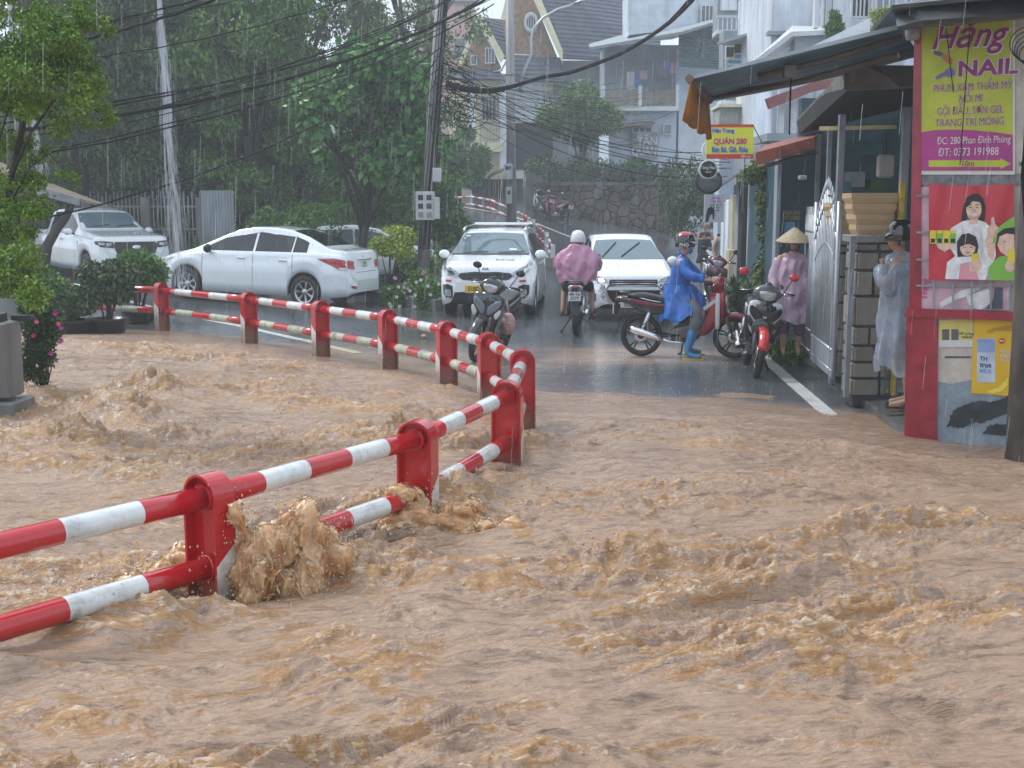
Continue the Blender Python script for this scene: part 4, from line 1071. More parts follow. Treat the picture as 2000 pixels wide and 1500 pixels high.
for i in range(34):
    p = W(rs_.uniform(620, 880), rs_.uniform(345, 450), rs_.uniform(33, 36)); r = rs_.uniform(.4, .75); cl.append((p.x, p.y, p.z, r, r, r * .8))
V, F = leaves([c[:3] for c in cl], [c[3:] for c in cl], 76000, .10, 2.0, .2, 78, 0, .33)
tag(np_mesh('hedge_undergrowth', V, F, M_LF_MID, smooth=False), 'mixed green undergrowth behind the sedan', kind='stuff')
# raised planting kerb behind the people carrier
kb = MB(); 
pts = [W(700, 600, 25.6), W(800, 610, 24.2), W(856, 600, 23.2), W(900, 520, 30), W(880, 480, 38)]
for a, b in zip(pts[:-1], pts[1:]):
    d = Vector((b.x - a.x, b.y - a.y, 0)); L = d.length
    kb.box((0, -.10, -.3), (L + .05, .10, .22), 0, T(a.x, a.y, gz(a.x, a.y)) @ rot_to(d), bev=.01)
tag(kb.build('planting_kerb', M_CONCW), 'dark wet concrete kerb round the planting behind the cars', 'kerb')

# concrete planter at the left edge, metal pole, flowers
pl = empty('planter', (-4.15, 9.55, 0), 0, 'grey weathered concrete planter block standing in the flood at the left edge', 'planter')
p0 = G(20, 778, .30); pl.location = (p0.x, p0.y, 0)
MB().box((-1.2, -.02, .30), (0, .32, .97), bev=.012).build('box', M('weathered_wood_grey', (.17, .165, .16), .5, var=.5, scale=3, bump=.4, bscale=18, stretch=(1, 1, .12)), pl)
MB().box((-1.25, -.08, -.4), (.05, .42, .27), bev=.02).build('plinth', M_CONCW, pl)
MB().box((-1.1, .05, .972), (-.1, .28, 1.04)).build('soil', M_EARTH, pl)
mp_ = empty('metal_pole', (W(48, 500, p0.y + .3).x, p0.y + .3, .0), 0, 'thin galvanised metal pole rising from the planter at the left edge', 'pole')
MB().tube([(0, 0, .985), (0, 0, 4.6)], .018, 10).build('pole', M('galvanised', (.34, .35, .36), .35, metal=.8, var=.3), mp_)
MB().box((-.14, -.05, .974), (.04, .05, 1.02), bev=.005).build('base_clamp', M_BLACK, mp_)
M_PETP = M('magenta_petal', (.5, .03, .32), .5); M_PETR = M('red_petal', (.55, .03, .05), .5); M_PETK = M('rose_petal', (.75, .12, .25), .5); M_PETY = M('yellow_petal', (.7, .4, .03), .5)
p0 = G(50, 752, .30)
fb_ = empty('flower_bush', (p0.x + .12, p0.y + .15, 0), 0, 'bush with magenta and red flowers beside the concrete planter', 'flowering bush')
cl = [pc(x, y, p0.y + .1, r, .9, (p0.x + .12, p0.y + .15, 0)) for x, y, r in ((75, 590, .13), (95, 620, .13), (70, 640, .14), (100, 650, .11), (60, 600, .12), (80, 670, .13), (60, 690, .12), (90, 700, .09), (62, 560, .12), (58, 725, .10), (80, 735, .07))]
V, F = leaves([c[:3] for c in cl], [c[3:] for c in cl], 7500, .045, 2.6, .1, 9, .3, .3)
np_mesh('foliage', V, F, M_LF_DARK, fb_, smooth=False)
mb = MB()
for c in cl + cl: limb_mesh(mb, [(-.03, 0, .1), (c[0] * .4 + rs_.uniform(-.05, .05), 0, c[2] * .55), (c[0] + rs_.uniform(-.08, .08), c[1], c[2])], .008, .003, 5)
mb.build('stems', M_BARKD, fb_)
for x, y, m in ((108, 612, M_PETP), (120, 640, M_PETP), (72, 628, M_PETK), (115, 632, M_PETK), (58, 575, M_PETY), (72, 602, M_PETR), (75, 570, M_PETR), (120, 665, M_PETP), (66, 655, M_PETR), (100, 690, M_PETP)):
    p = W(x, y, p0.y - .05); o = Vector((p.x - p0.x - .12, p.y - p0.y - .15, p.z)); mb = MB()
    for q in range(6):
        b2 = q * 1.047 + x
        mb.add([o, o + Vector((.018 * math.cos(b2 - .5), -.008, .018 * math.sin(b2 - .5))), o + Vector((.03 * math.cos(b2), -.012, .026 * math.sin(b2))), o + Vector((.018 * math.cos(b2 + .5), -.008, .018 * math.sin(b2 + .5)))], [[0, 1, 2, 3]])
    mb.build('blossom', m, fb_)

# ---------------------------------------------------------------- slabs, signs
def slab(mb, pts, th, mi=0):
    """polygon with thickness; pts anticlockwise seen from the front"""
    pts = [Vector(p) for p in pts]; n = Vector((0, 0, 0))
    for i in range(len(pts)):
        a, b = pts[i], pts[(i + 1) % len(pts)]; n += a.cross(b)
    n.normalize(); k = len(pts)
    vs = pts + [p - n * th for p in pts]
    fs = [list(range(k)), list(range(2 * k - 1, k - 1, -1))] + [[i, k + i, k + (i + 1) % k, (i + 1) % k] for i in range(k)]
    mb.add(vs, fs, mi); return mb
def rel(o, pts): return [Vector(p) - o for p in pts]
def px_box(mb, x0, y0, x1, y1, Y, d, mi=0, O=Vector((0, 0, 0)), zb=None):
    a = W(x0, y1, Y) - O; b = W(x1, y0, Y) - O
    mb.box((a.x, a.y, a.z if zb is None else zb - O.z), (b.x, a.y + d, b.z), mi); return mb

# barred fence and corrugated panel behind the sedan
M_FENCE = M('wet_fence_metal', (.20, .21, .21), .4, var=.3)
fo = empty('barred_fence', W(300, 470, 30.5), 0, 'tall grey barred metal fence behind the pickup truck and sedan', 'fence')
fo.location.z = gz(fo.location.x, 30.5); mb = MB()
z1 = W(0, 378, 30.5).z - fo.location.z
for i in range(30):
    px = 170 + i * 7.6; x = W(px, 400, 30.5).x - fo.location.x
    mb.tube([(x, 0, .2), (x, 0, z1 + (.06 if i % 2 else -.05))], .018, 6)
for z in (.35, z1 * .55, z1 - .35):
    mb.box((W(168, 400, 30.5).x - fo.location.x, -.015, z), (W(395, 400, 30.5).x - fo.location.x, .015, z + .04))
mb.build('bars', M_FENCE, fo)
for px in (170, 285, 345, 395):
    x = W(px, 400, 30.5).x - fo.location.x
    MB().box((x - .12, -.1, -.3), (x + .12, .12, z1 - .1), bev=.01).build('fence_post', M_CONCW, fo)
cp = empty('corrugated_panel', W(427, 470, 30.3), 0, 'pale corrugated metal sheet closing the fence behind the sedan bonnet', 'panel')
cp.location.z = gz(cp.location.x, 30.3); w = W(460, 400, 30.3).x - W(396, 400, 30.3).x; top = W(0, 372, 30.3).z - cp.location.z
rings = []
for i in range(81):
    x = -w / 2 + w * i / 80; y = .018 * math.sin(i / 80 * 2 * math.pi * 11)
    rings.append([(x, y, 0.05), (x, y, top), (x, y + .006, top), (x, y + .006, .05)])
MB().loft(rings, smooth=False, caps=True).build('sheet', M('pale_corrugated', (.36, .40, .44), .4, metal=.3, var=.2, stretch=(1, 1, .2)), cp)
# shelter roof over the pickup
sh = empty('shelter', W(120, 420, 23.5), 0, 'weathered slanting board roof on a crooked trunk post in front of the pickup truck', 'shelter'); O = sh.location.copy()
mb = slab(MB(), rel(O, [W(-40, 340, 23.2), W(214, 402, 23.2), W(95, 356, 25.2), W(-40, 300, 25.2)]), .05)
mb.build('roof_board', M('wet_planks', (.20, .165, .12), .5, var=.4, scale=2, stretch=(.3, 3, 3)), sh)
slab(MB(), rel(O, [W(-30, 352, 23.15), W(155, 402, 23.15), W(156, 388, 23.15), W(-30, 335, 23.15)]), .03).build('fascia_board', M('grey_board', (.22, .23, .24), .5, var=.3), sh)
pts = rel(O, [W(140, 400, 23.5), W(128, 425, 23.5), W(112, 445, 23.4), W(92, 480, 23.3), W(80, 560, 23.2)])
limb_mesh(m_ := MB(), pts, .07, .11, 9); m_.build('post', M_BARKD, sh)

# ---------------------------------------------------------------- poles and their boxes
M_POLE = M('wet_concrete_pole', (.25, .25, .25), .5, var=.4, scale=3, bump=.3, bscale=15, stretch=(1, 1, .15))
M_CABLE = M('black_cable', (.012, .012, .014), .85, spec=.2)
M_BOXG = M('grey_meter_box', (.42, .44, .44), .4, var=.15)
def pole(name, px, pyb, Y, r0, r1, top, label, lean=0., zb=None):
    p = W(px, pyb, Y); z = gz(p.x, Y) if zb is None else zb
    o = empty(name, (p.x, Y, z), 0, label, 'utility pole')
    MB().tube([(0, 0, -.3), (lean, 0, top)], [r0, r1], 16).build('shaft', M_POLE, o)
    return o
p1 = pole('utility_pole', 822, 560, 26.2, .14, .10, 9.0, 'dark concrete utility pole wrapped in cables beside the broad leaved tree', lean=.72, zb=.3)
mb = MB()
for k in range(11):
    a = rs_.uniform(3.3, 6.1); pts = []
    for i in range(9):
        z = .8 + i * .85; t = z / 9.0; r = .13 - .03 * t + rs_.uniform(0, .05)
        pts.append((.72 * t + r * math.cos(a + i * .12), r * math.sin(a + i * .12), z))
    mb.tube(pts, .010, 5)
mb.build('cable_bundle', M_CABLE, p1)
for (x0, y0, x1, y1), lb in (((812, 374, 848, 430), 1), ((845, 328, 861, 355), 0), ((846, 385, 858, 428), 0)):
    a = W(x0, y1, 25.75) - p1.location; b_ = W(x1, y0, 25.75) - p1.location
    bx = MB().box((a.x, a.y, a.z), (b_.x, a.y + .2, b_.z), bev=.012).build('meter_box', M_BOXG, p1)
    if lb:
        w_, h_ = b_.x - a.x, b_.z - a.z
        for i in range(3):
            for j in range(2):
                MB().box((a.x + w_ * (.14 + .45 * j), a.y - .012, a.z + h_ * (.10 + .3 * i)), (a.x + w_ * (.40 + .45 * j), a.y - .002, a.z + h_ * (.28 + .3 * i))).build('meter_window', M_FENCE if i == 0 else M_BLACK, bx)
p2 = pole('utility_pole', 1000, 440, 39, .17, .13, 8.2, 'pale concrete utility pole with street lamp arm behind the people carrier', lean=-.08)
def pts_px(lst, Y, O): return [W(x, y, Y) - O for x, y in lst]
for (x0, y0, x1, y1) in ((988, 365, 1000, 398), (984, 320, 1001, 350)):
    a = W(x0, y1, 38.7) - p2.location; b_ = W(x1, y0, 38.7) - p2.location
    bx = MB().box((a.x, a.y, a.z), (b_.x, a.y + .15, b_.z), bev=.012).build('meter_box', M_BOXG, p2)
    MB().box((a.x + .05, a.y - .01, a.z + .3), (b_.x - .05, a.y - .001, a.z + .42)).build('meter_window', M_BLACK, bx)
la = MB(); Yl = 39.2; O = p2.location
la.tube(pts_px([(1014, 180), (1025, 135), (1038, 105), (1037, 75), (1042, 55), (1060, 35), (1090, 18), (1128, 6)], Yl, O), .045, 8)
la.tube(pts_px([(1000, 108), (1038, 108)], Yl, O), .035, 8); la.build('lamp_arm', M('galvanised_arm', (.45, .48, .5), .3, metal=.6), p2)
la = MB(); la.tube(pts_px([(1002, 82), (995, 110), (978, 138), (962, 141)], Yl, O), .03, 6); la.build('bracket', MATS['galvanised_arm'], p2)
la = MB(); la.tube(pts_px([(1122, 7), (1150, -2)], Yl, O), .11, 8, flat=.5); la.build('lamp_head', MATS['galvanised_arm'], p2)
# big pole at the right edge
pR = W(1990, 880, 8.75)
p3 = empty('utility_pole', (pR.x, 8.75, 0), 0, 'thick stained concrete utility pole cutting the right edge of the photo', 'utility pole')
MB().tube([(.02, 0, -.4), (-.0, 0, 2.5), (-.04, 0, 5)], [.115, .105, .10], 20).build('shaft', M('dark_stained_pole', (.11, .105, .10), .5, var=.7, scale=5, bump=.5, bscale=15, stretch=(1, 1, .35)), p3)
mb = MB()
for k in range(7):
    mb.tube([(-.10 + .01 * k, -.13, 4.6), (-.13 + .012 * k, -.14, 3.2), (-.17 + .012 * k, -.15, 2.2), (-.11 + .02 * k, -.15, 1.75), (-.0 + .02 * k, -.13, 1.65)], .011, 6)
for k in range(5):
    cx, cz, r = -.14, 3.05 + .02 * k, .10 + .014 * k
    mb.tube([(cx + r * math.cos(a), -.14 + .01 * k, cz + r * .8 * math.sin(a)) for a in np.linspace(0, 6.28, 22)], .004, 5)
mb.build('cable_bundle', M_CABLE, p3)
for z in (2.28, 2.9, 3.5): MB().lathe([(.118, z), (.122, z), (.122, z + .03), (.118, z + .03)], 20).build('strap', M_BLACK, p3)
MB().box((-.13, -.16, 1.95), (.04, -.13, 2.12), bev=.004).build('notice', M('faded_pink_notice', (.5, .35, .42), .6, var=.3), p3)
MB().tube([(.03, -.14, 3.35), (.07, -.14, 3.45), (.07, -.14, 3.8)], .045, 10).build('insulator', M_BOXG, p3)
# ================================================================ buildings
def wave_mat(name, c, axis, freq, rough=.5, metal=0., var=.2, bump=.8, dist=.03, scale=2.):
    m = M(name, c, rough, metal, var=var, scale=scale); n = m.node_tree.nodes; l = m.node_tree.links; b = n['Principled BSDF']
    tc = n.new('ShaderNodeTexCoord'); w = n.new('ShaderNodeTexWave'); w.bands_direction = axis; w.inputs['Scale'].default_value = freq
    l.new(tc.outputs['Object'], w.inputs['Vector']); bp = n.new('ShaderNodeBump'); bp.inputs['Strength'].default_value = bump; bp.inputs['Distance'].default_value = dist
    l.new(w.outputs['Fac'], bp.inputs['Height']); l.new(bp.outputs[0], b.inputs['Normal']); return m
def island_mat(name, c, var=.3, rough=.6, bump=.4):
    m = bpy.data.materials.new(name); MATS[name] = m; n, l, b = nodes(m)
    g = n.new('ShaderNodeNewGeometry'); tc = n.new('ShaderNodeTexCoord')
    nz = n.new('ShaderNodeTexNoise'); nz.inputs['Scale'].default_value = 9; nz.inputs['Detail'].default_value = 6; l.new(tc.outputs['Object'], nz.inputs['Vector'])
    a = n.new('ShaderNodeMath'); a.operation = 'MULTIPLY_ADD'; l.new(g.outputs['Random Per Island'], a.inputs[0]); a.inputs[1].default_value = .6
    s = n.new('ShaderNodeMath'); s.operation = 'MULTIPLY'; l.new(nz.outputs['Fac'], s.inputs[0]); s.inputs[1].default_value = .5; l.new(s.outputs[0], a.inputs[2])
    l.new(ramp(n, l, a.outputs[0], [(.1, tuple(x * (1 - var) for x in c)), (.9, tuple(x * (1 + var) for x in c))]), b.inputs['Base Color'])
    b.inputs['Roughness'].default_value = rough
    bp = n.new('ShaderNodeBump'); bp.inputs['Strength'].default_value = bump; bp.inputs['Distance'].default_value = .02; l.new(nz.outputs['Fac'], bp.inputs['Height']); l.new(bp.outputs[0], b.inputs['Normal'])
    return m
M_TILE = wave_mat('grey_roof_tiles', (.085, .095, .13), 'Z', 1.35, .8, bump=1, dist=.09)
M_CREAM = M('cream_render', (.74, .68, .46), .8, var=.12); M_WHITE = M('white_render', (.74, .78, .82), .8, var=.15, scale=1.2)
M_WHITEB = M('pale_blue_render', (.60, .68, .80), .8, var=.18, scale=1.2); M_ORST = M('brown_stone_cladding', (.32, .21, .13), .8, var=.5, scale=5)
M_GREYW = M('grey_render', (.27, .30, .34), .8, var=.25, scale=1.5); M_TEALC = wave_mat('teal_corrugated', (.16, .25, .27), 'Z', 3.2, .45, .2, bump=1, dist=.05)
M_WIN = M('window_glass', (.05, .065, .08), .08, var=.4, spec=.8); M_WFR = M('white_frame', (.6, .62, .64), .5)
M_CURT = wave_mat('pale_cladding', (.58, .64, .70), 'X', 5, .6, bump=.3, dist=.03)
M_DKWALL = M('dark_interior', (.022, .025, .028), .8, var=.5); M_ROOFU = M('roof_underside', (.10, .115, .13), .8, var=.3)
M_ASB = M('fibre_roof', (.30, .33, .36), .6, var=.25)
def bnode(o, name, mats, fn, parent=None):
    mb = MB(); fn(mb); return mb.build(name, mats, parent or o)

# ---- tiled gable house --------------------------------------------------------------------
O = W(960, 300, 62); O.z = gz(O.x, 62)
ho = empty('gable_house', O, 0, 'cream house with steep grey tiled gable roofs and a round window', 'house')
w_ = lambda pts: [W(*p) - O for p in pts]
mb = MB(); px_box(mb, 876, 145, 1080, 330, 63.2, 6, 0, O, zb=O.z - .5); mb.build('wall', M_CREAM, ho)
mb = MB(); px_box(mb, 1080, 118, 1250, 330, 64.5, 6, 0, O, zb=O.z - .5); mb.build('wall', M_GREYW, ho)
rf = slab(MB(), w_([(1030, -60, 63), (1098, 112, 61.2), (1290, 118, 64), (1290, -60, 70)]), .15).build('roof', M_TILE, ho)
slab(MB(), w_([(937, 33, 62.2), (986, 112, 61.8), (1050, 118, 65), (998, 40, 67)]), .15).build('roof', M_TILE, ho)
slab(MB(), w_([(1000, 112, 61.9), (985, 158, 61.2), (1105, 158, 61.2), (1095, 112, 62.2)]), .12).build('roof', M_TILE, ho)
slab(MB(), w_([(885, 135, 62.2), (872, 152, 61.2), (985, 155, 61.2), (975, 135, 62.2)]), .12).build('roof', M_TILE, ho)
slab(MB(), w_([(1015, -70, 62.6), (980, 40, 62.6), (1000, 130, 62.6), (1096, 130, 62.6)]), .2).build('gable_wall', M_ORST, ho)
slab(MB(), w_([(936, 36, 62.4), (892, 138, 62.4), (982, 138, 62.4)]), .2).build('gable_wall', M_ORST, ho)
for q in ([(1012, -66, 61.6), (1098, 122, 60.8), (1098, 96, 60.8), (1030, -66, 61.6)], [(1003, -66, 61.6), (978, 38, 61.6), (988, 40, 61.6), (1018, -66, 61.6)], [(936, 30, 61.8), (888, 137, 61.8), (897, 137, 61.8), (937, 46, 61.8)], [(935, 30, 61.8), (936, 50, 61.8), (978, 122, 61.8), (986, 110, 61.8), (944, 34, 61.8)]):
    slab(MB(), w_(q), .25).build('barge_board', M_CREAM, ho)
c_ = W(1037, 44, 62.3) - O
wn = MB().lathe([(.30, .06), (.36, .08), (.46, .08), (.50, 0)], 28, 0, T(*c_) @ RX(math.pi / 2) @ Matrix.Diagonal((.75, 1.05, 1, 1))).build('round_window', M_WFR, ho)
MB().lathe([(0, .03), (.32, .03)], 28, 0, T(*c_) @ RX(math.pi / 2) @ Matrix.Diagonal((.75, 1.05, 1, 1))).build('pane', M_WIN, wn)
for k in (-.12, 0, .12): MB().box((c_.x + k - .012, c_.y - .07, c_.z - .30), (c_.x + k + .012, c_.y - .04, c_.z + .30)).build('window_bar', M_WFR, wn)
def pwin(o, O, x0, y0, x1, y1, Y, bars=1, m=None, fr=.05, name='window', bm=None):
    a = W(x0, y1, Y) - O; b = W(x1, y0, Y) - O
    mb = MB(); mb.box((a.x - fr, a.y - .05, a.z - fr), (a.x, a.y + .04, b.z + fr)); mb.box((b.x, a.y - .05, a.z - fr), (b.x + fr, a.y + .04, b.z + fr))
    mb.box((a.x, a.y - .05, a.z - fr), (b.x, a.y + .04, a.z)); mb.box((a.x, a.y - .05, b.z), (b.x, a.y + .04, b.z + fr))
    for k in range(bars):
        x = a.x + (b.x - a.x) * (k + 1) / (bars + 1); mb.box((x - .02, a.y - .045, a.z), (x + .02, a.y + .03, b.z))
    f = mb.build(name, bm or M_WFR, o)
    MB().box((a.x, a.y - .012, a.z), (b.x, a.y + .03, b.z)).build('pane', m or M_WIN, f)
    return f
pwin(ho, O, 949, 95, 965, 122, 62.1, 2); pwin(ho, O, 942, 190, 968, 235, 63.05, 3); pwin(ho, O, 1062, 185, 1078, 200, 63.05, 1); pwin(ho, O, 921, 110, 930, 125, 62.1, 0)
for x0, x1 in ((917, 927), (976, 990)):
    mb = MB(); px_box(mb, x0, 155, x1, 330, 61.8, .35, 0, O); mb.build('column', M_WHITE, ho)
mb = MB(); px_box(mb, 935, 278, 980, 296, 61.5, 1.5, 0, O); mb.build('balcony_slab', M_CREAM, ho)
mb = MB()
for i in range(14):
    q = W(938 + i * 2.9, 278, 61.6) - O; t_ = W(938, 240, 61.6).z - O.z; mb.box((q.x - .015, q.y, q.z), (q.x + .015, q.y + .03, t_))
px_box(mb, 936, 238, 978, 241, 61.6, .05, 0, O); mb.build('balcony_railing', M_FENCE, ho)
mb = MB(); px_box(mb, 1000, 160, 1060, 240, 62.9, .2, 0, O); mb.build('wall_panel', M_WHITE, ho)
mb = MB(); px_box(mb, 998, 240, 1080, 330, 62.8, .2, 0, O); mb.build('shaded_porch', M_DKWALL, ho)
# gate pillars and arch in front of the house
M_STW = M('dark_masonry', (.075, .08, .085), .7, var=.5, scale=4, bump=.5, bscale=8)
go = empty('house_gate', W(960, 420, 54), 0, 'tall dark arched double gate with gold trim between stone pillars', 'gate'); O = go.location.copy()
for x0, x1 in ((922, 950), (1008, 1022)):
    mb = MB(); px_box(mb, x0, 345, x1, 425, 54, .7, 0, O, zb=0); pl_ = mb.build('pillar', M_STW, go)
    mb = MB(); px_box(mb, x0 - 1, 333, x1 + 1, 349, 53.9, .9, 0, O); mb.build('cap', M_WHITE, go)
mb = MB(); pts = [W(x, y, 54.2) - O for x, y in ((950, 350), (965, 338), (985, 330), (1008, 334))]; mb.tube(pts, .08, 8); mb.build('arch', M('old_gold', (.30, .24, .12), .6), go)
mb = MB(); px_box(mb, 950, 350, 1008, 425, 54.3, .1, 0, O, zb=0); mb.build('gate_leaf', M_DKWALL, go)
mb = MB()
for x in (956, 963, 973, 981, 992, 1001): px_box(mb, x, 345, x + 1.4, 422, 54.2, .04, 0, O)
mb.build('bars', MATS['old_gold'], go)
# retaining wall of dark stone with railings and plants on top
ro = empty('retaining_wall', W(1180, 430, 47.5), 0, 'dark stained stone retaining wall beside the uphill bend', 'wall'); O = ro.location.copy()
mb = MB(); q = [W(1046, 362, 48), W(1175, 362, 47.2), W(1310, 362, 46)]; mb2 = MB()
for a, b in zip(q[:-1], q[1:]):
    d = Vector((b.x - a.x, b.y - a.y, 0)); mb2.box((0, 0, -4), (d.length + .02, .4, 0), 0, T(*(a - O)) @ rot_to(d)); mb.box((0, -.04, 0), (d.length + .02, .44, .12), 0, T(*(a - O)) @ rot_to(d))
ms = M('mossy_stone_wall', (.15, .125, .10), .6, var=.6, scale=1.6); n, l, b = nodes(ms); tc_ = n.new('ShaderNodeTexCoord'); vo_ = n.new('ShaderNodeTexVoronoi'); vo_.feature = 'DISTANCE_TO_EDGE'; vo_.inputs['Scale'].default_value = 2.6; l.new(tc_.outputs['Object'], vo_.inputs['Vector'])
vr = n.new('ShaderNodeMapRange'); l.new(vo_.outputs['Distance'], vr.inputs[0]); vr.inputs[2].default_value = .09; vr.inputs[3].default_value = .25; mu_ = n.new('ShaderNodeMixRGB'); mu_.blend_type = 'MULTIPLY'; mu_.inputs[0].default_value = 1; l.new(b.inputs['Base Color'].links[0].from_socket, mu_.inputs[1]); l.new(vr.outputs[0], mu_.inputs[2]); l.new(mu_.outputs[0], b.inputs['Base Color'])
bp_ = n.new('ShaderNodeBump'); bp_.inputs['Distance'].default_value = .08; l.new(vr.outputs[0], bp_.inputs['Height']); l.new(bp_.outputs[0], b.inputs['Normal']); mb2.build('wall', ms, ro); mb.build('coping', M_CONCW, ro)
mb = MB(); px_box(mb, 1027, 338, 1045, 380, 48.2, .5, 0, O, zb=0); px_box(mb, 1045, 342, 1062, 362, 48.4, .3, 0, O); mb.build('corner_pillar', M_CONCW, ro)
mb = MB()
for i in range(11):
    px = 1062 + i * 24; a = W(px, 362, 47.6) - O; t_ = W(px, 325, 47.6) - O; mb.box((a.x - .05, a.y, a.z), (a.x + .05, a.y + .1, t_.z))
for y in (328, 345): px_box(mb, 1062, y, 1310, y + 3, 47.6, .05, 0, O)
mb.build('railing', M_STW, ro)
cl = []
for i in range(46):
    px = rs_.uniform(1050, 1325); r = rs_.uniform(.3, .75); p = W(px, rs_.uniform(315, 362) if px < 1180 or px > 1290 else rs_.uniform(335, 362), rs_.uniform(48, 50)); cl.append((p.x, p.y, p.z, r, r, r * .8))
for i in range(22):
    p = W(rs_.uniform(1305, 1385), rs_.uniform(335, 450), rs_.uniform(40, 44)); r = rs_.uniform(.3, .6); cl.append((p.x, p.y, p.z, r, r, r))
V, F = leaves([c[:3] for c in cl], [c[3:] for c in cl], 26000, .14, 2.2, .3, 79, 0, .34)
tag(np_mesh('wall_top_undergrowth', V, F, M_LF_DARK, smooth=False), 'dark greenery along the retaining wall and street corner', kind='stuff')

# ---- balcony building --------------------------------------------------------------------
O = W(1260, 340, 53); O.z = gz(O.x, 53); bo = empty('balcony_house', O, 0, 'pale blue house with laundry balcony and teal corrugated side below a sloping roof', 'house')
mb = MB(); px_box(mb, 1188, 205, 1322, 380, 53.2, 6, 0, O, zb=O.z - 2); mb.build('lower_wall', M_WHITEB, bo)
mb = MB(); px_box(mb, 1322.5, 205, 1400, 400, 53.6, 6, 0, O, zb=O.z - 2); mb.build('lower_wall', M_WHITE, bo)
mb = MB(); px_box(mb, 1172, 208, 1326, 216, 52.6, 2, 0, O); mb.build('balcony_slab', M_WHITE, bo)
mb = MB(); px_box(mb, 1180, 88, 1330, 208, 55.5, 3, 0, O); mb.build('recess_wall', M_GREYW, bo)
mb = MB()
for i in range(9): px_box(mb, 1176, 176 + i * 3.6, 1322, 178.2 + i * 3.6, 52.8, .06, 0, O)
mb.build('bamboo_railing', M('bamboo_screen', (.34, .30, .22), .8, var=.4, scale=6), bo)
for x in (1175, 1247, 1320): 
    mb = MB(); px_box(mb, x, 166, x + 7, 208, 52.7, .16, 0, O); mb.build('balcony_post', M_WHITE, bo)
for x in (1202, 1255, 1317): 
    mb = MB(); px_box(mb, x, 92, x + 2.5, 208, 52.9, .06, 0, O); mb.build('steel_post', M_FENCE, bo)
slab(MB(), w2 := [W(*p) - O for p in ((1152, 92, 52), (1330, 62, 51), (1455, 24, 51), (1455, 14, 56), (1235, 62, 57), (1150, 86, 57))], .12).build('roof', M_ASB, bo)
slab(MB(), [W(*p) - O for p in ((1326, 64, 52.4), (1326, 130, 52.4), (1420, 136, 52.4), (1452, 90, 52.4), (1452, 30, 52.4))], .1).build('corrugated_side', M_TEALC, bo)
mb = MB(); px_box(mb, 1322.5, 120, 1415, 206, 54.4, 1, 0, O); mb.build('side_wall', M_WHITEB, bo)
slab(MB(), [W(*p) - O for p in ((1228, -20, 54), (1228, 68, 54), (1330, 58, 54), (1455, 20, 54), (1455, -20, 54))], 3).build('upper_wall', M_CURT, bo)
for x in (1226, 1303, 1362, 1400):
    mb = MB(); px_box(mb, x, -20, x + 2.5, 60 - max(0, x - 1300) * .3, 53.9, .1, 0, O); mb.build('steel_post', M_WFR, bo)
pwin(bo, O, 1370, 12, 1400, 46, 53.8, 3)
mb = MB(); px_box(mb, 1233, 247, 1274, 345, 53.1, .12, 0, O); mb.build('door', M_GREYW, bo)
pwin(bo, O, 1237, 250, 1272, 258, 53.0, 2, name='transom'); pwin(bo, O, 1297, 245, 1310, 261, 53.1, 0, M_GREYW)
slab(MB(), [W(*p) - O for p in ((1207, 246, 52), (1278, 240, 52), (1276, 236, 53.2), (1210, 240, 53.2))], .08).build('door_canopy', M('rusty_sheet', (.26, .20, .16), .7, var=.4), bo)
# laundry on the balcony
M_CL = [M('cloth_white', (.6, .6, .62), .9), M('cloth_violet', (.28, .26, .5), .9), M('cloth_blue', (.12, .25, .5), .9), M('cloth_pink', (.5, .35, .4), .9)]
for i, (px, py, hh, mi, lb) in enumerate(((1228, 140, 34, 0, 'long white cloth hanging first on the balcony line'), (1236, 140, 32, 0, 'long white cloth hanging second on the balcony line'), (1246, 150, 18, 2, 'blue cloth hanging on the balcony line'), (1258, 138, 16, 3, 'pale pink cloth hanging beside the balcony middle post'), (1303, 118, 16, 1, 'violet cloth hanging high on the balcony line'), (1316, 122, 20, 3, 'pinkish shirt hanging at the right of the violet cloth'))):
    a = W(px, py, 52.75); mb = MB(); rings = []
    for k in range(9):
        t = k / 8; x = (t - .5) * (.16 if hh > 30 else .30); y = .03 * math.sin(t * 14 + i); rings.append([(x, y, 0), (x * 1.1, y * 1.4, -hh / 43.5), (x * 1.1, y * 1.4 + .01, -hh / 43.5), (x, y + .01, 0)])
    mb.loft(rings, caps=True, smooth=False); tag(mb.build('laundry', M_CL[mi], None, T(*a)), lb, 'cloth', 'laundry on the balcony')
# grey shop sign and its pole
so_ = empty('shop_sign', W(1266, 320, 45), 0, 'faded grey standing sign board in front of the pale blue house', 'sign'); O = so_.location.copy()
mb = MB(); px_box(mb, 1244, 257, 1285, 312, 45, .08, 0, O); sb = mb.build('board', M('faded_sign_grey', (.25, .28, .31), .6, var=.2), so_)
mb = MB(); px_box(mb, 1244, 312, 1246, 400, 45, .06, 0, O, zb=0); px_box(mb, 1285, 250, 1287, 400, 45, .06, 0, O, zb=0); mb.build('posts', M_FENCE, so_)
FM = lambda p, r=0.: T(*p) @ RZ(r) @ Matrix(((1, 0, 0, 0), (0, 0, -1, 0), (0, 1, 0, 0), (0, 0, 0, 1)))
M_TXW = M('white_lettering', (.62, .64, .66), .5)
for tx, py in (('TÂN', 276), ('QUANG', 296)):
    text_mesh(tx, .42, M_TXW, sb, FM(W(1264.5, py, 44.97) - O), xs=.75 if len(tx) > 3 else .9, bold=.006)

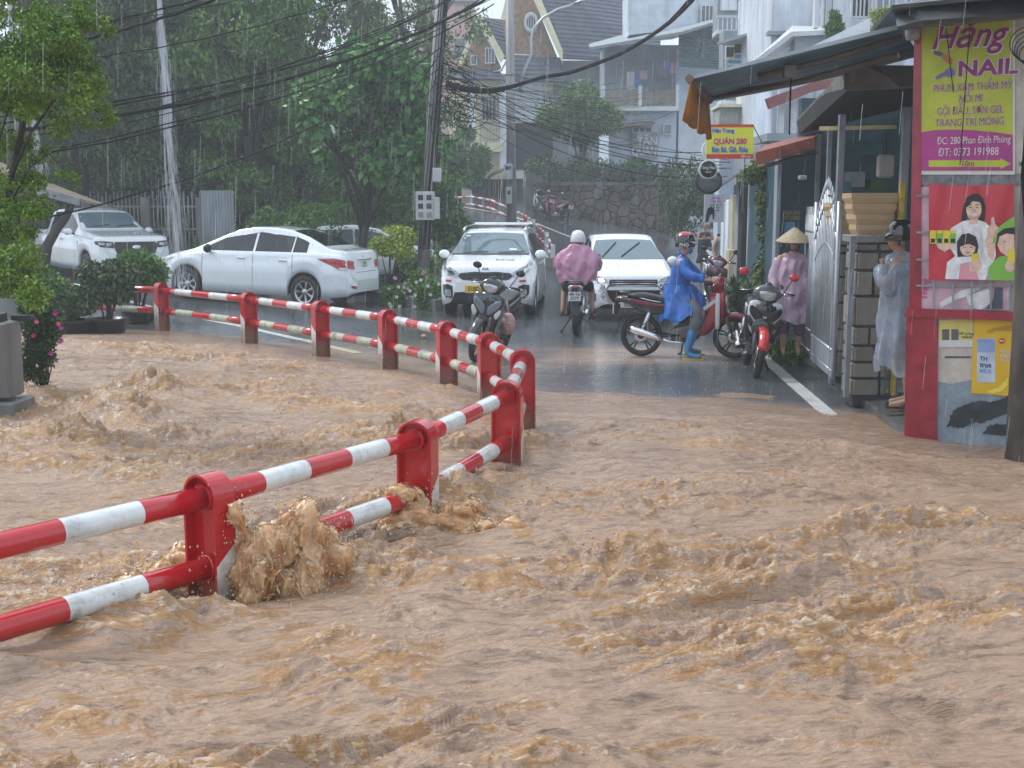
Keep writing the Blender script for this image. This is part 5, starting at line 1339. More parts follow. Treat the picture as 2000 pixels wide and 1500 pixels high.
# ---- buildings stepping down the right side ------------------------------------------------
O = W(1470, 300, 38); O.z = 0; b2 = empty('stepped_house', O, 0, 'grey and white house with concrete balcony and cream window frames above the yellow sign', 'house')
mb = MB(); px_box(mb, 1402, 196, 1500, 420, 38.5, .8, 0, O, zb=-.5); mb.build('wall', M_WHITEB, b2)
mb = MB(); px_box(mb, 1405, 208, 1490, 242, 37.6, 1.2, 0, O); mb.build('balcony_parapet', wave_mat('streaked_concrete', (.33, .33, .29), 'X', 3, .8, var=.4, bump=.4), b2)
mb = MB(); px_box(mb, 1404, 203, 1493, 209, 37.4, 1.5, 0, O); mb.build('parapet_cap', M_CREAM, b2)
mb = MB(); px_box(mb, 1410, 60, 1520, 205, 39, .8, 0, O); mb.build('upper_wall', M_GREYW, b2)
mb = MB(); px_box(mb, 1420, 100, 1458, 135, 37.9, .1, 0, O); pn = mb.build('striped_panel', M('blue_panel', (.16, .30, .48), .5), b2)
mb = MB(); [px_box(mb, 1421, y, 1457, y + 3.5, 37.86, .03, 0, O) for y in (103, 114, 124)]; mb.build('stripe', M_WFR, pn)
mb = MB(); px_box(mb, 1459, 99, 1500, 112, 38.2, .5, 0, O); px_box(mb, 1460, 112, 1500, 205, 38.8, .2, 0, O); mb.build('white_box', M_WHITE, b2)
for i in range(5):
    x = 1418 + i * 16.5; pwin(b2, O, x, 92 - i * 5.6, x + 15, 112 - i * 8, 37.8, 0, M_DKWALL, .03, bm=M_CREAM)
mb = MB()
for x, y0, y1 in ((1415, 100, 205), (1494, 78, 110)): px_box(mb, x, y0, x + 3, y1, 37.7, .08, 0, O)
mb.build('corner_post', M_CREAM, b2)
slab(MB(), [W(*p) - O for p in ((1400, 82, 37), (1500, 52, 37), (1545, 58, 37.6), (1460, 84, 38.5))], .08).build('canopy', M_ASB, b2)
O = W(1560, 280, 30); O.z = 0; b3 = empty('white_house', O, 0, 'white house with sloping gables and barred windows above the long awning', 'house')
mb = MB(); px_box(mb, 1500, 270, 1760, 420, 31, 5, 0, O, zb=-.5); mb.build('lower_wall', M_GREYW, b3)
mb = MB(); px_box(mb, 1500, -60, 1860, 275, 33.5, 5, 0, O); mb.build('wall', M('rain_streaked_white', (.60, .65, .71), .8, var=.35, scale=2.5, stretch=(1, 1, .2)), b3)
for q in ((1712, -40, 1750, 20), (1770, -40, 1800, 10), (1520, 80, 1545, 120), (1610, 90, 1640, 120)): pwin(b3, O, *q, 33.45, 2, M_GREYW, .06)
mb = MB(); px_box(mb, 1500, 60, 1860, 68, 33.2, .3, 0, O); px_box(mb, 1500, 132, 1700, 138, 33.2, .3, 0, O); mb.build('floor_band', M_GREYW, b3)
mb = MB(); px_box(mb, 1505, 150, 1600, 262, 31.3, 2, 0, O); mb.build('porch_recess', M_WHITEB, b3)
for x in (1503, 1520, 1543, 1590):
    mb = MB(); px_box(mb, x, 172, x + (14 if x in (1520, 1543) else 4), 262, 30.9, .25, 0, O); mb.build('column', M_WFR, b3)
mb = MB(); px_box(mb, 1498, 260, 1605, 275, 30.6, 1.8, 0, O); mb.build('balcony_slab', M_GREYW, b3)
slab(MB(), [W(*p) - O for p in ((1498, 192, 30.4), (1505, 212, 30.4), (1590, 178, 30.4), (1645, 165, 30.4), (1645, 150, 30.4), (1590, 160, 30.4))], .3).build('red_fascia', M('dull_red_paint', (.25, .07, .07), .6), b3)
slab(MB(), [W(*p) - O for p in ((1470, 120, 31), (1545, 62, 31), (1620, 58, 31), (1620, 52, 33), (1548, 50, 33))], .12).build('roof_gable', M_WFR, b3)
slab(MB(), [W(*p) - O for p in ((1552, 62, 31.2), (1552, 108, 31.2), (1620, 95, 31.2), (1620, 62, 31.2))], .5).build('gable_wall', M_GREYW, b3)
slab(MB(), [W(*p) - O for p in ((1562, 102, 30.5), (1690, 40, 30.5), (1690, 78, 30.5), (1566, 118, 30.5))], .4).build('stair_wall', M_WHITE, b3)
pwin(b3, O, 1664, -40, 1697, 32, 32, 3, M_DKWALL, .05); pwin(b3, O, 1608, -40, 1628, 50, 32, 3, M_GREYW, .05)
mb = MB(); px_box(mb, 1590, -60, 1602, 55, 31.8, .2, 0, O); px_box(mb, 1648, -60, 1656, 70, 31.6, .15, 0, O); px_box(mb, 1700, -60, 1708, 50, 31.8, .2, 0, O); mb.build('drain_pipe', M_WFR, b3)
mb = MB(); px_box(mb, 1400, -60, 1600, 70, 46, 1, 0, O); mb.build('upper_wall', M_GREYW, b3)
for x in (1410, 1450, 1500, 1545): pwin(b3, O, x, -30, x + 28, 18, 45.9, 1, M_WHITE, .05)
mb = MB(); px_box(mb, 1400, 30, 1600, 34, 44, .1, 0, O); [px_box(mb, 1402 + 9 * i, 32, 1404 + 9 * i, 60, 44, .1, 0, O) for i in range(22)]; px_box(mb, 1400, 58, 1600, 66, 43.9, 1, 0, O); mb.build('balcony_railing', M_WFR, b3)
bush('hanging_plant', 1630, 45, 31.0, .22, .5, 1600, .09, M_LF_MID, 'leafy pots hanging on the white house by the drain pipe', zc=W(1630, 70, 31).z, seed=8, cat='plant')
bush('flowering_plant', 1722, 30, 30.5, .30, .4, 2600, .08, M_LF_YEL, 'yellow flowering plant above the awning by the kiosk roof', zc=W(1722, 60, 30.5).z, seed=9, cat='plant')
bush('flowering_plant', 1690, 64, 30.5, .35, .15, 1600, .07, M_LF_YEL, 'low yellow flowers just over the awning edge', zc=W(1690, 74, 30.5).z, seed=10, cat='plant')
# hillside backdrop houses glimpsed through the trees
for i, (px, py, Y, w, h, m, lb) in enumerate(((870, 90, 85, 4, 6, M('pink_render', (.55, .33, .33), .8), 'faded pink house glimpsed right of the leaning pole'), (405, 190, 70, 2.6, 5, M('salmon_render', (.6, .42, .36), .8), 'salmon pink house glimpsed through the tall trees'), (590, 285, 60, 3, 3.5, M_WHITE, 'white house wall glimpsed left of the broad leaved tree'))):
    p = W(px, py, Y); r = empty('distant_house', p, 0, lb, 'house')
    MB().box((-w / 2, 0, -12), (w / 2, 5, h / 2)).build('wall', m, r)
    slab(MB(), [(-w / 2 - .3, -.3, h / 2), (w / 2 + .3, -.3, h / 2), (w / 2 + .3, 2.6, h / 2 + 1), (-w / 2 - .3, 2.6, h / 2 + 1)], .1).build('roof', M_TILE, r)
    for x in (-w / 4, w / 4): MB().box((x - .35, -.03, -.8), (x + .35, .02, .5)).build('window', M_WIN, r)

# ================================================================ shop row close on the right
def kplane(a, b):
    a = Vector(a); b = Vector(b); d = Vector((b.x - a.x, b.y - a.y, 0)).normalized(); n = Vector((d.y, -d.x, 0)); return a, d, n
KA, KD, KN = kplane(G(1830, 835, .15), G(1975, 848, .15))
if KN.y > 0: KN = -KN
def on_plane(px, py, off=0., A=None, N=None):
    A = A or KA; N = N or KN; d = ray(px, py); o = Vector((0, 0, CAMZ)); t = ((A + N * off) - o).dot(N) / d.dot(N); return o + d * t
kio = empty('kiosk', (KA.x, KA.y, 0), 0, 'street kiosk with red corner post, stained wall and dark metal roof', 'kiosk'); KO = kio.location.copy()
def kp(name, pts, off, m, parent=None, th=.002, A=None, N=None, O=None):
    O = KO if O is None else O
    return slab(MB(), [on_plane(x, y, off, A, N) - O for x, y in pts], th).build(name, m, parent)
def kt(tx, px, py, size, m, parent, off, xs=1., bold=.003, shear=0., O=None, A=None, D=None, N=None, z=.0006):
    O = KO if O is None else O; D = D or KD; n = N or KN
    p = on_plane(px, py, off, A, N) - O
    mt = Matrix(((D.x, 0, n.x, p.x), (D.y, 0, n.y, p.y), (0, 1, 0, p.z), (0, 0, 0, 1)))
    return text_mesh(tx, size, m, parent, mt, xs, bold, z, shear=shear)
def JG(p, k=7, a=2.4, seed=1):
    r = random.Random(seed); q = []
    for u, v in zip(p, p[1:] + p[:1]):
        for i in range(k): t = i / k; q.append((u[0] + (v[0] - u[0]) * t + r.uniform(-a, a), u[1] + (v[1] - u[1]) * t + r.uniform(-a, a)))
    return q
R4 = lambda x0, y0, x1, y1: [(x0, y1), (x1, y1), (x1, y0), (x0, y0)]
M_KRED = M('kiosk_red_paint', (.30, .012, .03), .3, var=.4, scale=6, coat=.4); M_PLAS = M('stained_plaster', (.50, .46, .40), .7, var=.3, scale=4, bump=.2, bscale=20)
M_BLUP = M('blue_grey_plaster', (.23, .28, .33), .6, var=.35, scale=5, bump=.3, bscale=20); M_MOLD = M('black_mould', (.035, .04, .045), .7, var=.6, scale=8)
kp('wall', [(1826, 900), (2330, 960), (2330, -10), (1790, 60)], 0, M_PLAS, kio, .18)
kp('dado', [(1829, 900), (2330, 955), (2330, 762)] + JG([(1975, 760), (1940, 748), (1900, 742), (1860, 750), (1829, 745)], 6, 1.5)[:-6] + [(1829, 745)], .005, M_BLUP, kio, .004)
kp('mould_stain', JG([(1850, 832), (1862, 800), (1890, 790), (1915, 782), (1940, 785), (1972, 772), (1976, 800), (1955, 812), (1930, 822), (1900, 828), (1880, 836)]), .009, M_MOLD, kio, .003)
kp('mould_stain', JG([(1920, 846), (1935, 828), (1975, 830), (1978, 852)]), .009, M_MOLD, kio, .003)
kp('crack_line', R4(1846, 696, 1896, 699), .006, M_MOLD, kio, .003)
kp('corner_post', [(1766, 870), (1829, 870), (1831, 612), (1770, 612)], .03, M_KRED, kio, .12)
kp('corner_post', [(1775, 611), (1799, 611), (1799, 40), (1786, 40)], .03, M_KRED, kio, .10)
kp('counter_beam', [(1765, 618), (2330, 642), (2330, 622), (1772, 602)], .075, M_KRED, kio, .12)
kp('stone_strip', R4(1798, 339, 2000, 362), .01, M('small_stone_cladding', (.22, .22, .23), .7, var=.5, scale=14, bump=.5, bscale=30), kio, .02)
for x in range(1822, 2000, 37): kp('grille_bar', R4(x, 545, x + 4, 606), .06, M('grey_grille', (.25, .27, .29), .4, var=.3), kio, .01)
for y in (556, 380, 452, 505): kp('grille_bar', R4(1790, y, 1822 if y != 556 else 2020, y + 4), .048, MATS['grey_grille'], kio, .01)
# roof of the kiosk
ka = KO
slab(MB(), [q - ka for q in (W(1752, 52, 9.6), W(1800, 40, 9.1), W(2080, 20, 8.6), W(2080, -30, 8.8), W(1790, 2, 9.4), W(1745, 14, 10))], .04).build('roof_fascia', M('dark_roof_sheet', (.035, .04, .045), .4, var=.4), kio)
slab(MB(), [q - ka for q in (W(1742, 10, 9.4), W(2080, -24, 8.4), W(2080, -60, 11.5), W(1700, 60, 12.5))], .03).build('roof_sheet', MATS['dark_roof_sheet'], kio)
MB().tube([W(1850, 52, 9.3) - ka, W(1985, 22, 9.0) - ka], .012, 8).build('conduit', M_GREYW, kio)
MB().lathe([(0, 0), (.05, .0), (.06, .05), (.055, .16), (.03, .2), (0, .2)], 14, 0, T(*(W(1782, 78, 9.8) - ka))).build('security_lamp', M('grimy_white', (.3, .3, .29), .6, var=.5, scale=20), kio)

# ---- nail shop banner
def board(name, label, cat='sign'):
    o = empty(name, KO, 0, label, cat); return o
nb = board('nail_banner', 'tall yellow green and magenta nail salon banner on the kiosk wall', 'banner')
M_YG = M('banner_yellow_green', (.50, .55, .04), .45, var=.16, scale=3, bump=.15, bscale=4); M_MAG = M('banner_magenta', (.42, .04, .25), .45, var=.2, scale=3, bump=.15, bscale=4)
M_TM = M('text_magenta', (.30, .02, .19), .5); M_BW = M('banner_white', (.7, .7, .7), .5, var=.04)
kp('frame', R4(1789, 40, 1982, 341), .020, M_BW, nb, .014)
bgp = kp('sheet', [(1796, 334), (1978, 334), (1978, 36), (1796, 60)], .0235, M_YG, nb, .002)
kp('lower_field', [(1796, 333), (1978, 333), (1978, 263), (1940, 258), (1900, 254), (1860, 253), (1825, 254), (1796, 259)], .0262, M_MAG, nb, .002)
kp('arrow_bar', R4(1814, 313, 1954, 326), .0285, M_YG, nb, .001)
kp('arrow_bar', [(1954, 330), (1975, 320), (1954, 309)], .0285, M_YG, nb, .001)
kt('Hằng', 1889, 72, .27, M_BW, nb, .0270, .92, .011, .35); kt('Hằng', 1888, 71, .27, M_TM, nb, .0284, .92, .004, .35)
kt('NAIL', 1928, 133, .165, M_BW, nb, .0270, 1.25, .011); kt('NAIL', 1928, 133, .165, M_TM, nb, .0284, 1.25, .005)
for tx, x, y, s, k in (('PHUN XĂM THẨM MỸ', 1899, 170, .086, .70), ('NỐI MI', 1896, 193, .086, .68), ('GỘI ĐẦU, SƠN GEL', 1894, 216, .086, .68), ('TRANG TRÍ MÓNG', 1893, 239, .086, .72)):
    kt(tx, x, y, s, M_BW, nb, .0270, k, .0022); kt(tx, x, y, s, M_TM, nb, .0284, k, .0)
kt('ĐC: 280 Phan Đình Phùng', 1901, 274, .080, M_BW, nb, .0284, .66, .0); kt('ĐT: 0373 191988', 1891, 297, .088, M_BW, nb, .0284, .74, .0)
kt('10m', 1890, 320, .062, M_TM, nb, .0300, .95, .001)
M_NP = M('bottle_violet', (.16, .13, .38), .3); M_NPR = M('bottle_orange', (.5, .16, .06), .3); M_GRY = M('bottle_cap_grey', (.10, .11, .13), .4)
kp('nail_bottle', [(1826, 150), (1842, 142), (1855, 131), (1864, 136), (1865, 146), (1856, 152), (1846, 148), (1830, 156)], .0284, M_NP, nb, .001)
kp('nail_bottle', [(1826, 100), (1842, 104), (1860, 114), (1860, 126), (1850, 124), (1836, 110), (1825, 106)], .0284, M_NPR, nb, .001)
kp('nail_bottle', [(1824, 98), (1842, 103), (1838, 111), (1824, 106)], .0292, M_GRY, nb, .001)

# ---- red advertising banner: a woman with a raised thumb and two children with snack packs
ab = board('red_poster', 'glossy red advertising banner with three smiling people eating snacks', 'poster')
M_AR = M('poster_red', (.50, .012, .03), .3, var=.25, scale=2.5, coat=.5); M_SK = M('poster_skin', (.72, .50, .38), .4, var=.22, scale=22); M_HR = M('poster_hair', (.02, .014, .012), .4)
M_PW = M('poster_white', (.75, .76, .78), .4, var=.22, scale=16); M_PG = M('poster_green', (.20, .48, .06), .4, var=.1); M_PP = M('poster_pink', (.7, .30, .38), .4, var=.1); M_PYE = M('poster_yellow', (.75, .60, .04), .4)
def jag(p, k=6, a=2.2, seed=1):
    r = random.Random(seed); q = []
    for u, v in zip(p, p[1:] + p[:1]):
        for i in range(k): t = i / k; q.append((u[0] + (v[0] - u[0]) * t + r.uniform(-a, a), u[1] + (v[1] - u[1]) * t + r.uniform(-a, a)))
    return q
def el(cx, cy, rx, ry, n=22, a0=0, a1=6.2832): return [(cx + rx * math.cos(a0 + (a1 - a0) * i / n), cy - ry * math.sin(a0 + (a1 - a0) * i / n)) for i in range(n)]
def rev(p): return p[::-1]
# sagging cloth
rows = []
for j in range(9):
    t = j / 8; row = []
    for i in range(25):
        s = i / 24; x = 1814 + s * 166; y = 359 + t * 188 + (3 if j in (0,) else 0) * math.sin(s * 3.1)
        row.append(on_plane(x, y, .085 + .006 * math.sin(s * 16 + t * 5) * (1 - t * .5)) - KO)
    rows.append(row)
MB().loft(rows, closed=False).build('cloth', M_AR, ab)
def ap(name, pts, lv, m): return kp(name, pts, .094 + .0014 * lv, m, ab, .001)
ap('hair', [(1876, 440), (1880, 410), (1886, 388), (1898, 379), (1912, 378), (1920, 388), (1924, 405), (1922, 432), (1912, 440)], 0, M_HR)
ap('shirt', [(1846, 470), (1858, 445), (1880, 432), (1905, 428), (1925, 434), (1942, 452), (1945, 500), (1930, 545), (1885, 545), (1866, 500)], 1, M_PW)
ap('neck', [(1893, 438), (1910, 438), (1909, 420), (1895, 420)], 2, M_SK); ap('face', el(1902, 408, 15, 22), 3, M_SK)
ap('fringe', [(1886, 405), (1890, 390), (1900, 384), (1914, 388), (1919, 402), (1912, 394), (1899, 393), (1890, 404)], 4, M_HR)
for x in (1896, 1908): ap('eye', el(x, 405, 2.4, 1.1, 8), 4, M_HR)
ap('mouth', el(1903, 419, 4.5, 1.8, 10), 4, M_PW)
ap('nose', [(1901, 408), (1905, 408), (1906, 413), (1901, 414)], 4, M('poster_skin_shade', (.55, .34, .25), .4)); ap('cheek_shade', [(1888, 418), (1892, 426), (1902, 430), (1913, 424), (1917, 414), (1912, 420), (1902, 425), (1893, 421)], 4, MATS['poster_skin_shade'])
ap('shirt_fold', [(1880, 440), (1885, 470), (1880, 500), (1876, 470)], 2, M('poster_fold', (.55, .58, .62), .4)); ap('shirt_fold', [(1915, 440), (1912, 480), (1918, 510), (1924, 480)], 2, MATS['poster_fold'])
for x in (1895, 1908): ap('eyebrow', [(x - 4, 401), (x + 3, 400), (x + 3, 398.6), (x - 3, 399.4)], 4, M_HR)
ap('arm', [(1930, 500), (1924, 470), (1932, 452), (1942, 440), (1950, 452), (1944, 478), (1940, 510)], 2, M_SK)
ap('thumb_hand', [(1930, 460), (1928, 446), (1936, 438), (1936, 426), (1941, 423), (1944, 438), (1950, 444), (1948, 462), (1938, 466)], 3, M_SK)
ap('snack_arm', [(1832, 484), (1826, 470), (1848, 460), (1866, 462), (1862, 482), (1845, 492)], 2, M_SK)
for k in range(4):
    x = 1816 + k * 13; ap('snack_pack', R4(x, 452, x + 12, 476), 3, M_PG if k % 2 else M_PYE); ap('pack_band', R4(x, 450, x + 12, 456), 4, M_PYE); ap('pack_stripe', R4(x + 2, 466, x + 10, 474), 5, M_HR)
ap('shirt', [(1846, 545), (1850, 512), (1866, 500), (1900, 496), (1918, 506), (1930, 525), (1935, 547)], 5, M_PW); ap('shirt_front', [(1872, 546), (1876, 515), (1900, 510), (1912, 546)], 6, M_PP)
ap('hair', [(1870, 502), (1869, 472), (1878, 458), (1892, 455), (1906, 462), (1911, 480), (1908, 500)], 6, M_HR); ap('face', el(1890, 484, 15, 16), 7, M_SK)
ap('fringe', [(1874, 482), (1878, 468), (1892, 463), (1904, 470), (1906, 482), (1892, 476)], 8, M_HR)
for x in (1884, 1897): ap('eye', el(x, 483, 2.2, 1.0, 8), 8, M_HR)
ap('mouth', el(1890, 493, 3, 1.6, 8), 8, M_REDP); ap('snack_pack', [(1898, 510), (1912, 508), (1910, 494), (1897, 497)], 9, M_PYE)
ap('hand', [(1894, 530), (1892, 515), (1900, 506), (1914, 506), (1918, 518), (1910, 530)], 8, M_SK)
ap('hat', [(1938, 476), (1944, 450), (1960, 436), (1982, 422), (1982, 460), (1952, 470)], 3, M_PG); ap('shirt', [(1925, 547), (1932, 520), (1950, 502), (1981, 496), (1981, 548)], 5, M_PG)
ap('hair', [(1946, 478), (1948, 456), (1962, 446), (1982, 444), (1982, 470)], 6, M_HR); ap('face', [(1948, 478), (1952, 462), (1966, 456), (1981, 458), (1981, 500), (1966, 500), (1954, 492)], 7, M_SK)
ap('eye', el(1962, 472, 2.2, 1, 8), 8, M_HR); ap('snack_pack', R4(1968, 488, 1982, 512), 9, M_PYE); ap('hand', el(1972, 520, 9, 12), 8, M_SK)

pb = board('pink_poster', 'torn pink and white poster behind the grey window grille', 'poster')
kp('sheet', [(1794, 603), (1975, 606), (1975, 540), (1814, 535), (1814, 365), (1797, 365)], .014, M('poster_pale_pink', (.62, .42, .50), .5, var=.25, scale=6), pb, .003)
M_PKT = M('poster_hot_pink', (.6, .08, .25), .5)
kp('swoosh', [(1836, 602), (1870, 585), (1940, 560), (1940, 552), (1880, 566), (1836, 590)], .020, M_PW, pb, .002); kp('round_patch', el(1912, 580, 24, 24), .020, M_PW, pb, .002)
kp('arch_shape', [(1925, 603), (1940, 585), (1943, 562), (1958, 562), (1958, 603)], .0225, M('poster_slate', (.08, .09, .13), .5), pb, .002)
p_ = on_plane(1806, 565, .02) - KO
text_mesh('Trang', .075, M_PKT, pb, Matrix(((0, -KD.x, KN.x, p_.x), (0, -KD.y, KN.y, p_.y), (1, 0, 0, p_.z), (0, 0, 0, 1))), 1, .002, .001)
yb = board('milk_poster', 'yellow banana milk poster pasted low on the kiosk wall', 'poster')
kp('sheet', [(1897, 768), (1990, 775), (1990, 622), (1902, 622)], .010, M('poster_golden', (.72, .46, .012), .35, var=.08), yb, .003)
kp('milk_carton', R4(1908, 661, 1944, 747), .0125, M('carton_blue_white', (.55, .62, .75), .4, var=.25, scale=5), yb, .0015); kp('carton_sky', R4(1909, 662, 1943, 688), .0142, M('carton_blue', (.25, .36, .62), .4, var=.3), yb, .0015)
M_NAVY = M('text_navy', (.02, .04, .16), .5); kt('TH', 1921, 701, .05, M_NAVY, yb, .0150, .9, .001); kt('true', 1925, 713, .062, M_NAVY, yb, .0150, .85, .001); kt('MILK', 1925, 725, .05, MATS['carton_blue'], yb, .0150, .9, .001)
kp('red_badge', el(1957, 666, 6.5, 5.5), .0140, M_REDP, yb, .0015); kt('Mới', 1957, 666, .026, M_TXW, yb, .0160, .9, .0005)
kt('Hương', 1962, 686, .032, M_TXW, yb, .0130, .8, .0005); kt('CHUỐI', 1967, 695, .045, M_TXW, yb, .0130, .8, .001); kt('Thơm Ngon', 1972, 705, .036, M_TXW, yb, .0130, .8, .0005)
kp('banana_drawing', [(1925, 765), (1950, 757), (1965, 742), (1966, 738), (1970, 740), (1968, 752), (1955, 765), (1940, 769)], .0130, M('banana_yellow', (.85, .66, .08), .4), yb, .0015)
kp('banana_drawing', [(1926, 647), (1940, 640), (1978, 634), (1985, 640), (1978, 646), (1945, 646), (1932, 652)], .0130, M('banana_brown', (.5, .28, .02), .4), yb, .0015)
yn = board('paper_notice', 'small faded yellow and white paper notice beside the milk poster', 'notice')
kp('sheet', [(1833, 678), (1900, 678), (1901, 622), (1834, 625)], .008, M('paper_pale', (.60, .62, .60), .6, var=.1), yn, .002); kp('yellow_field', [(1834, 664), (1899, 664), (1900, 623), (1834, 627)], .0095, M('paper_yellow', (.66, .58, .16), .6, var=.2), yn, .001)
for x in (1840, 1858): kp('photo', R4(x, 643, x + 14, 664), .0110, M_GRY, yn, .001)
kt('CHẤT LƯỢNG', 1887, 652, .026, M_INK, yn, .0110, .75, .0006); kt('THẨM MỸ', 1889, 659, .026, M_INK, yn, .0110, .75, .0006)

# ---- dark open shop between the kiosk and the gate ----------------------------------------
O = Vector((4.4, 13.5, 0)); sp = empty('corner_shop', O, 0, 'dark open fronted shop with grey columns under a mossy concrete eave', 'shop')
def wp(px, py, Y): return W(px, py, Y) - O
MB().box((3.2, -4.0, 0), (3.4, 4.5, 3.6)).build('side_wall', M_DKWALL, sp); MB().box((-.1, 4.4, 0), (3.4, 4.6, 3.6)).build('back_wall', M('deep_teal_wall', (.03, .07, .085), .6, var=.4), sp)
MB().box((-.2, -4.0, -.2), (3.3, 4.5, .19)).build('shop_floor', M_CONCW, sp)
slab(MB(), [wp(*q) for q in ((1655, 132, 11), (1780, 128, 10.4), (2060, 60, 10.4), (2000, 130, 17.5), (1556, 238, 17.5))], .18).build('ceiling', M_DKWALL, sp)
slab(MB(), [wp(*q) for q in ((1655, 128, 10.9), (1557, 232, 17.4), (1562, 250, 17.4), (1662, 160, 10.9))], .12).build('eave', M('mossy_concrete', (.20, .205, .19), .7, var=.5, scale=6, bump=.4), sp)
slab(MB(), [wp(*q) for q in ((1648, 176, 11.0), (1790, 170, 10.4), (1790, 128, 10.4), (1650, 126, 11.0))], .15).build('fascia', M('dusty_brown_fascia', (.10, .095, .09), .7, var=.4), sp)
for x0, x1, Y, lb in ((1634, 1646, 12.6, 0), (1613, 1621, 14.4, 0), (1592, 1600, 15.8, 0), (1758, 1772, 11.7, 0)):
    a = wp(x0, 390, Y); b = wp(x1, 390, Y); MB().box((a.x, a.y, .1), (b.x, a.y + (b.x - a.x), 2.95), bev=.004).build('column', M('grey_metal_column', (.20, .22, .25), .4, var=.3), sp)
slab(MB(), [wp(*q) for q in ((1600, 255, 14), (1745, 252, 13), (1745, 244, 13), (1600, 247, 14))], .05).build('beam', M('yellowed_beam', (.30, .27, .12), .6, var=.4), sp)
slab(MB(), [wp(*q) for q in ((1600, 302, 17), (1722, 302, 16.5), (1722, 282, 16.5), (1600, 286, 17))], .05).build('shelf_panel', M('teal_panel', (.04, .16, .20), .4), sp)
for k, (x, y, w, h, m) in enumerate(((1660, 335, 30, 30, M_GREYW), (1700, 350, 40, 22, M_LF_DARK), (1640, 355, 24, 20, MATS['teal_panel']))):
    mb = MB(); px_box(mb, x, y, x + w, y + h, 16.5, .3, 0, O); mb.build('goods_shelf', m, sp)
ln = empty('hanging_lantern', W(1729, 325, 12.5), 0, 'pale hanging paper bag inside the dark shop', 'lantern')
MB().box((-.08, -.05, -.12), (.08, .05, .12), bev=.02).build('bag', M('pale_bag', (.28, .25, .25), .7), ln); MB().tube([(0, 0, .12), (0, 0, .35)], .004, 5).build('cord', M_CABLE, ln)
# awning over the street
aw = empty('street_awning', W(1560, 130, 10.6), 0, 'long blue grey sloping awning with brown arms reaching over the street', 'awning'); O = aw.location.copy()
rows = []
for i in range(17):
    t = i / 16; a = W(1345 + (1762 - 1345) * t, 152 - 104 * t - 9 * math.sin(t * 3.1) * (1 - t) * .0 + (6 * math.sin(math.pi * t)), 10.0) - O; b = W(1388 + (1800 - 1388) * t, 196 - 90 * t + 6 * math.sin(math.pi * t), 11.4) - O
    n = Vector((0, 0, .012)); rows.append([a - n, a.lerp(b, .5) - n + Vector((0, 0, -.02)), b - n, b + n, a.lerp(b, .5) + n + Vector((0, 0, -.02)), a + n])
MB().loft(rows, closed=True, smooth=False, caps=True).build('canopy_cloth', wave_mat('wet_blue_canopy', (.07, .15, .22), 'Y', 1.2, .35, var=.35, bump=.2), aw)
slab(MB(), [W(*q) - O for q in ((1345, 156, 9.98), (1762, 55, 9.98), (1762, 46, 9.98), (1345, 150, 9.98))], .03).build('front_edge', M('wet_edge_strip', (.35, .40, .45), .3), aw)
M_ARM = M('brown_arm', (.09, .07, .06), .5, var=.4)
for q in (((1385, 190, 11.1), (1560, 160, 10.6), (1755, 108, 10.2)), ((1480, 150, 10.3), (1620, 116, 10.2), (1762, 72, 10.1))):
    MB().tube([W(*p) - O for p in q], .028, 8).build('folding_arm', M_ARM, aw)
MB().tube([W(1346, 153, 9.97) - O, W(1386, 196, 11.1) - O], .035, 10).build('end_bar', M('rusty_bar', (.16, .12, .09), .6, var=.4), aw)
MB().box((-.05, -.04, -.05), (.05, .04, .05), 0, T(*(W(1542, 140, 10.2) - O))).build('joint', M_ARM, aw)
rows = []
for i in range(15):
    t = i / 14; a = W(1348 + 36 * t, 160 + 36 * t, 9.95 + 1.1 * t) - O
    dx, dz = -.06 + .09 * t + .018 * math.sin(t * 19), -(.31 + .05 * t + .015 * math.sin(t * 23))
    rows.append([a, a + Vector((dx * .5, 0, dz * .5)), a + Vector((dx, 0, dz)), a + Vector((dx + .006, 0, dz)), a + Vector((dx * .5 + .006, 0, dz * .5)), a + Vector((.006, 0, 0))])
MB().loft(rows, closed=True, caps=True).build('valance', M('orange_cloth', (.38, .15, .02), .7, var=.45, scale=5, bump=.3, bscale=12), aw)

# stone pillars, gate, tan foam boxes
M_STONE = island_mat('rough_grey_stone', (.20, .185, .155), .45, .55, .8)
def stone_pillar(x0, x1, ytop, ybase, Y, d, label, seed):
    a = W(x0, ybase, Y); b = W(x1, ytop, Y); o = empty('stone_pillar', (a.x, Y, .12), 0, label, 'pillar', 'stone block gate pillars'); w = b.x - a.x; h = b.z - .12; rs = random.Random(seed)
    MB().box((.012, .012, -.1), (w - .012, d - .012, h - .002)).build('mortar_core', M_MOLD, o)
    mb = MB(); z = 0
    while z < h - .05:
        hh = min(rs.uniform(.16, .30), h - z)
        for f in range(2):
            x = 0; L = w if f == 0 else d
            while x < L - .02:
                ww = min(rs.uniform(.11, .3), L - x); g = .013; pr = rs.uniform(.0, .016)
                if f == 0: mb.box((x + g, -pr, z + g), (x + ww - g, .03, z + hh - g), bev=.008)
                else: mb.box((-pr, x + g, z + g), (.03, x + ww - g, z + hh - g), bev=.008); mb.box((w - .03, x + g, z + g), (w + pr, x + ww - g, z + hh - g), bev=.008)
                x += ww
        z += hh
    mb.build('stone_facing', M_STONE, o)
    MB().box((-.04, -.05, h), (w + .04, d + .04, h + .075), bev=.008).build('coping', M_DECKC, o); return o, h + .075 + .12, w
s1, z1_, w1 = stone_pillar(1663, 1742, 474, 772, 11.6, .38, 'near stone block pillar behind the person in the clear raincoat', 1)
s2, z2_, w2_ = stone_pillar(1630, 1664, 478, 748, 12.9, .40, 'far stone block pillar beside the silver gate', 2)
M_FOAM = island_mat('tan_foam', (.48, .34, .19), .12, .7, .1)
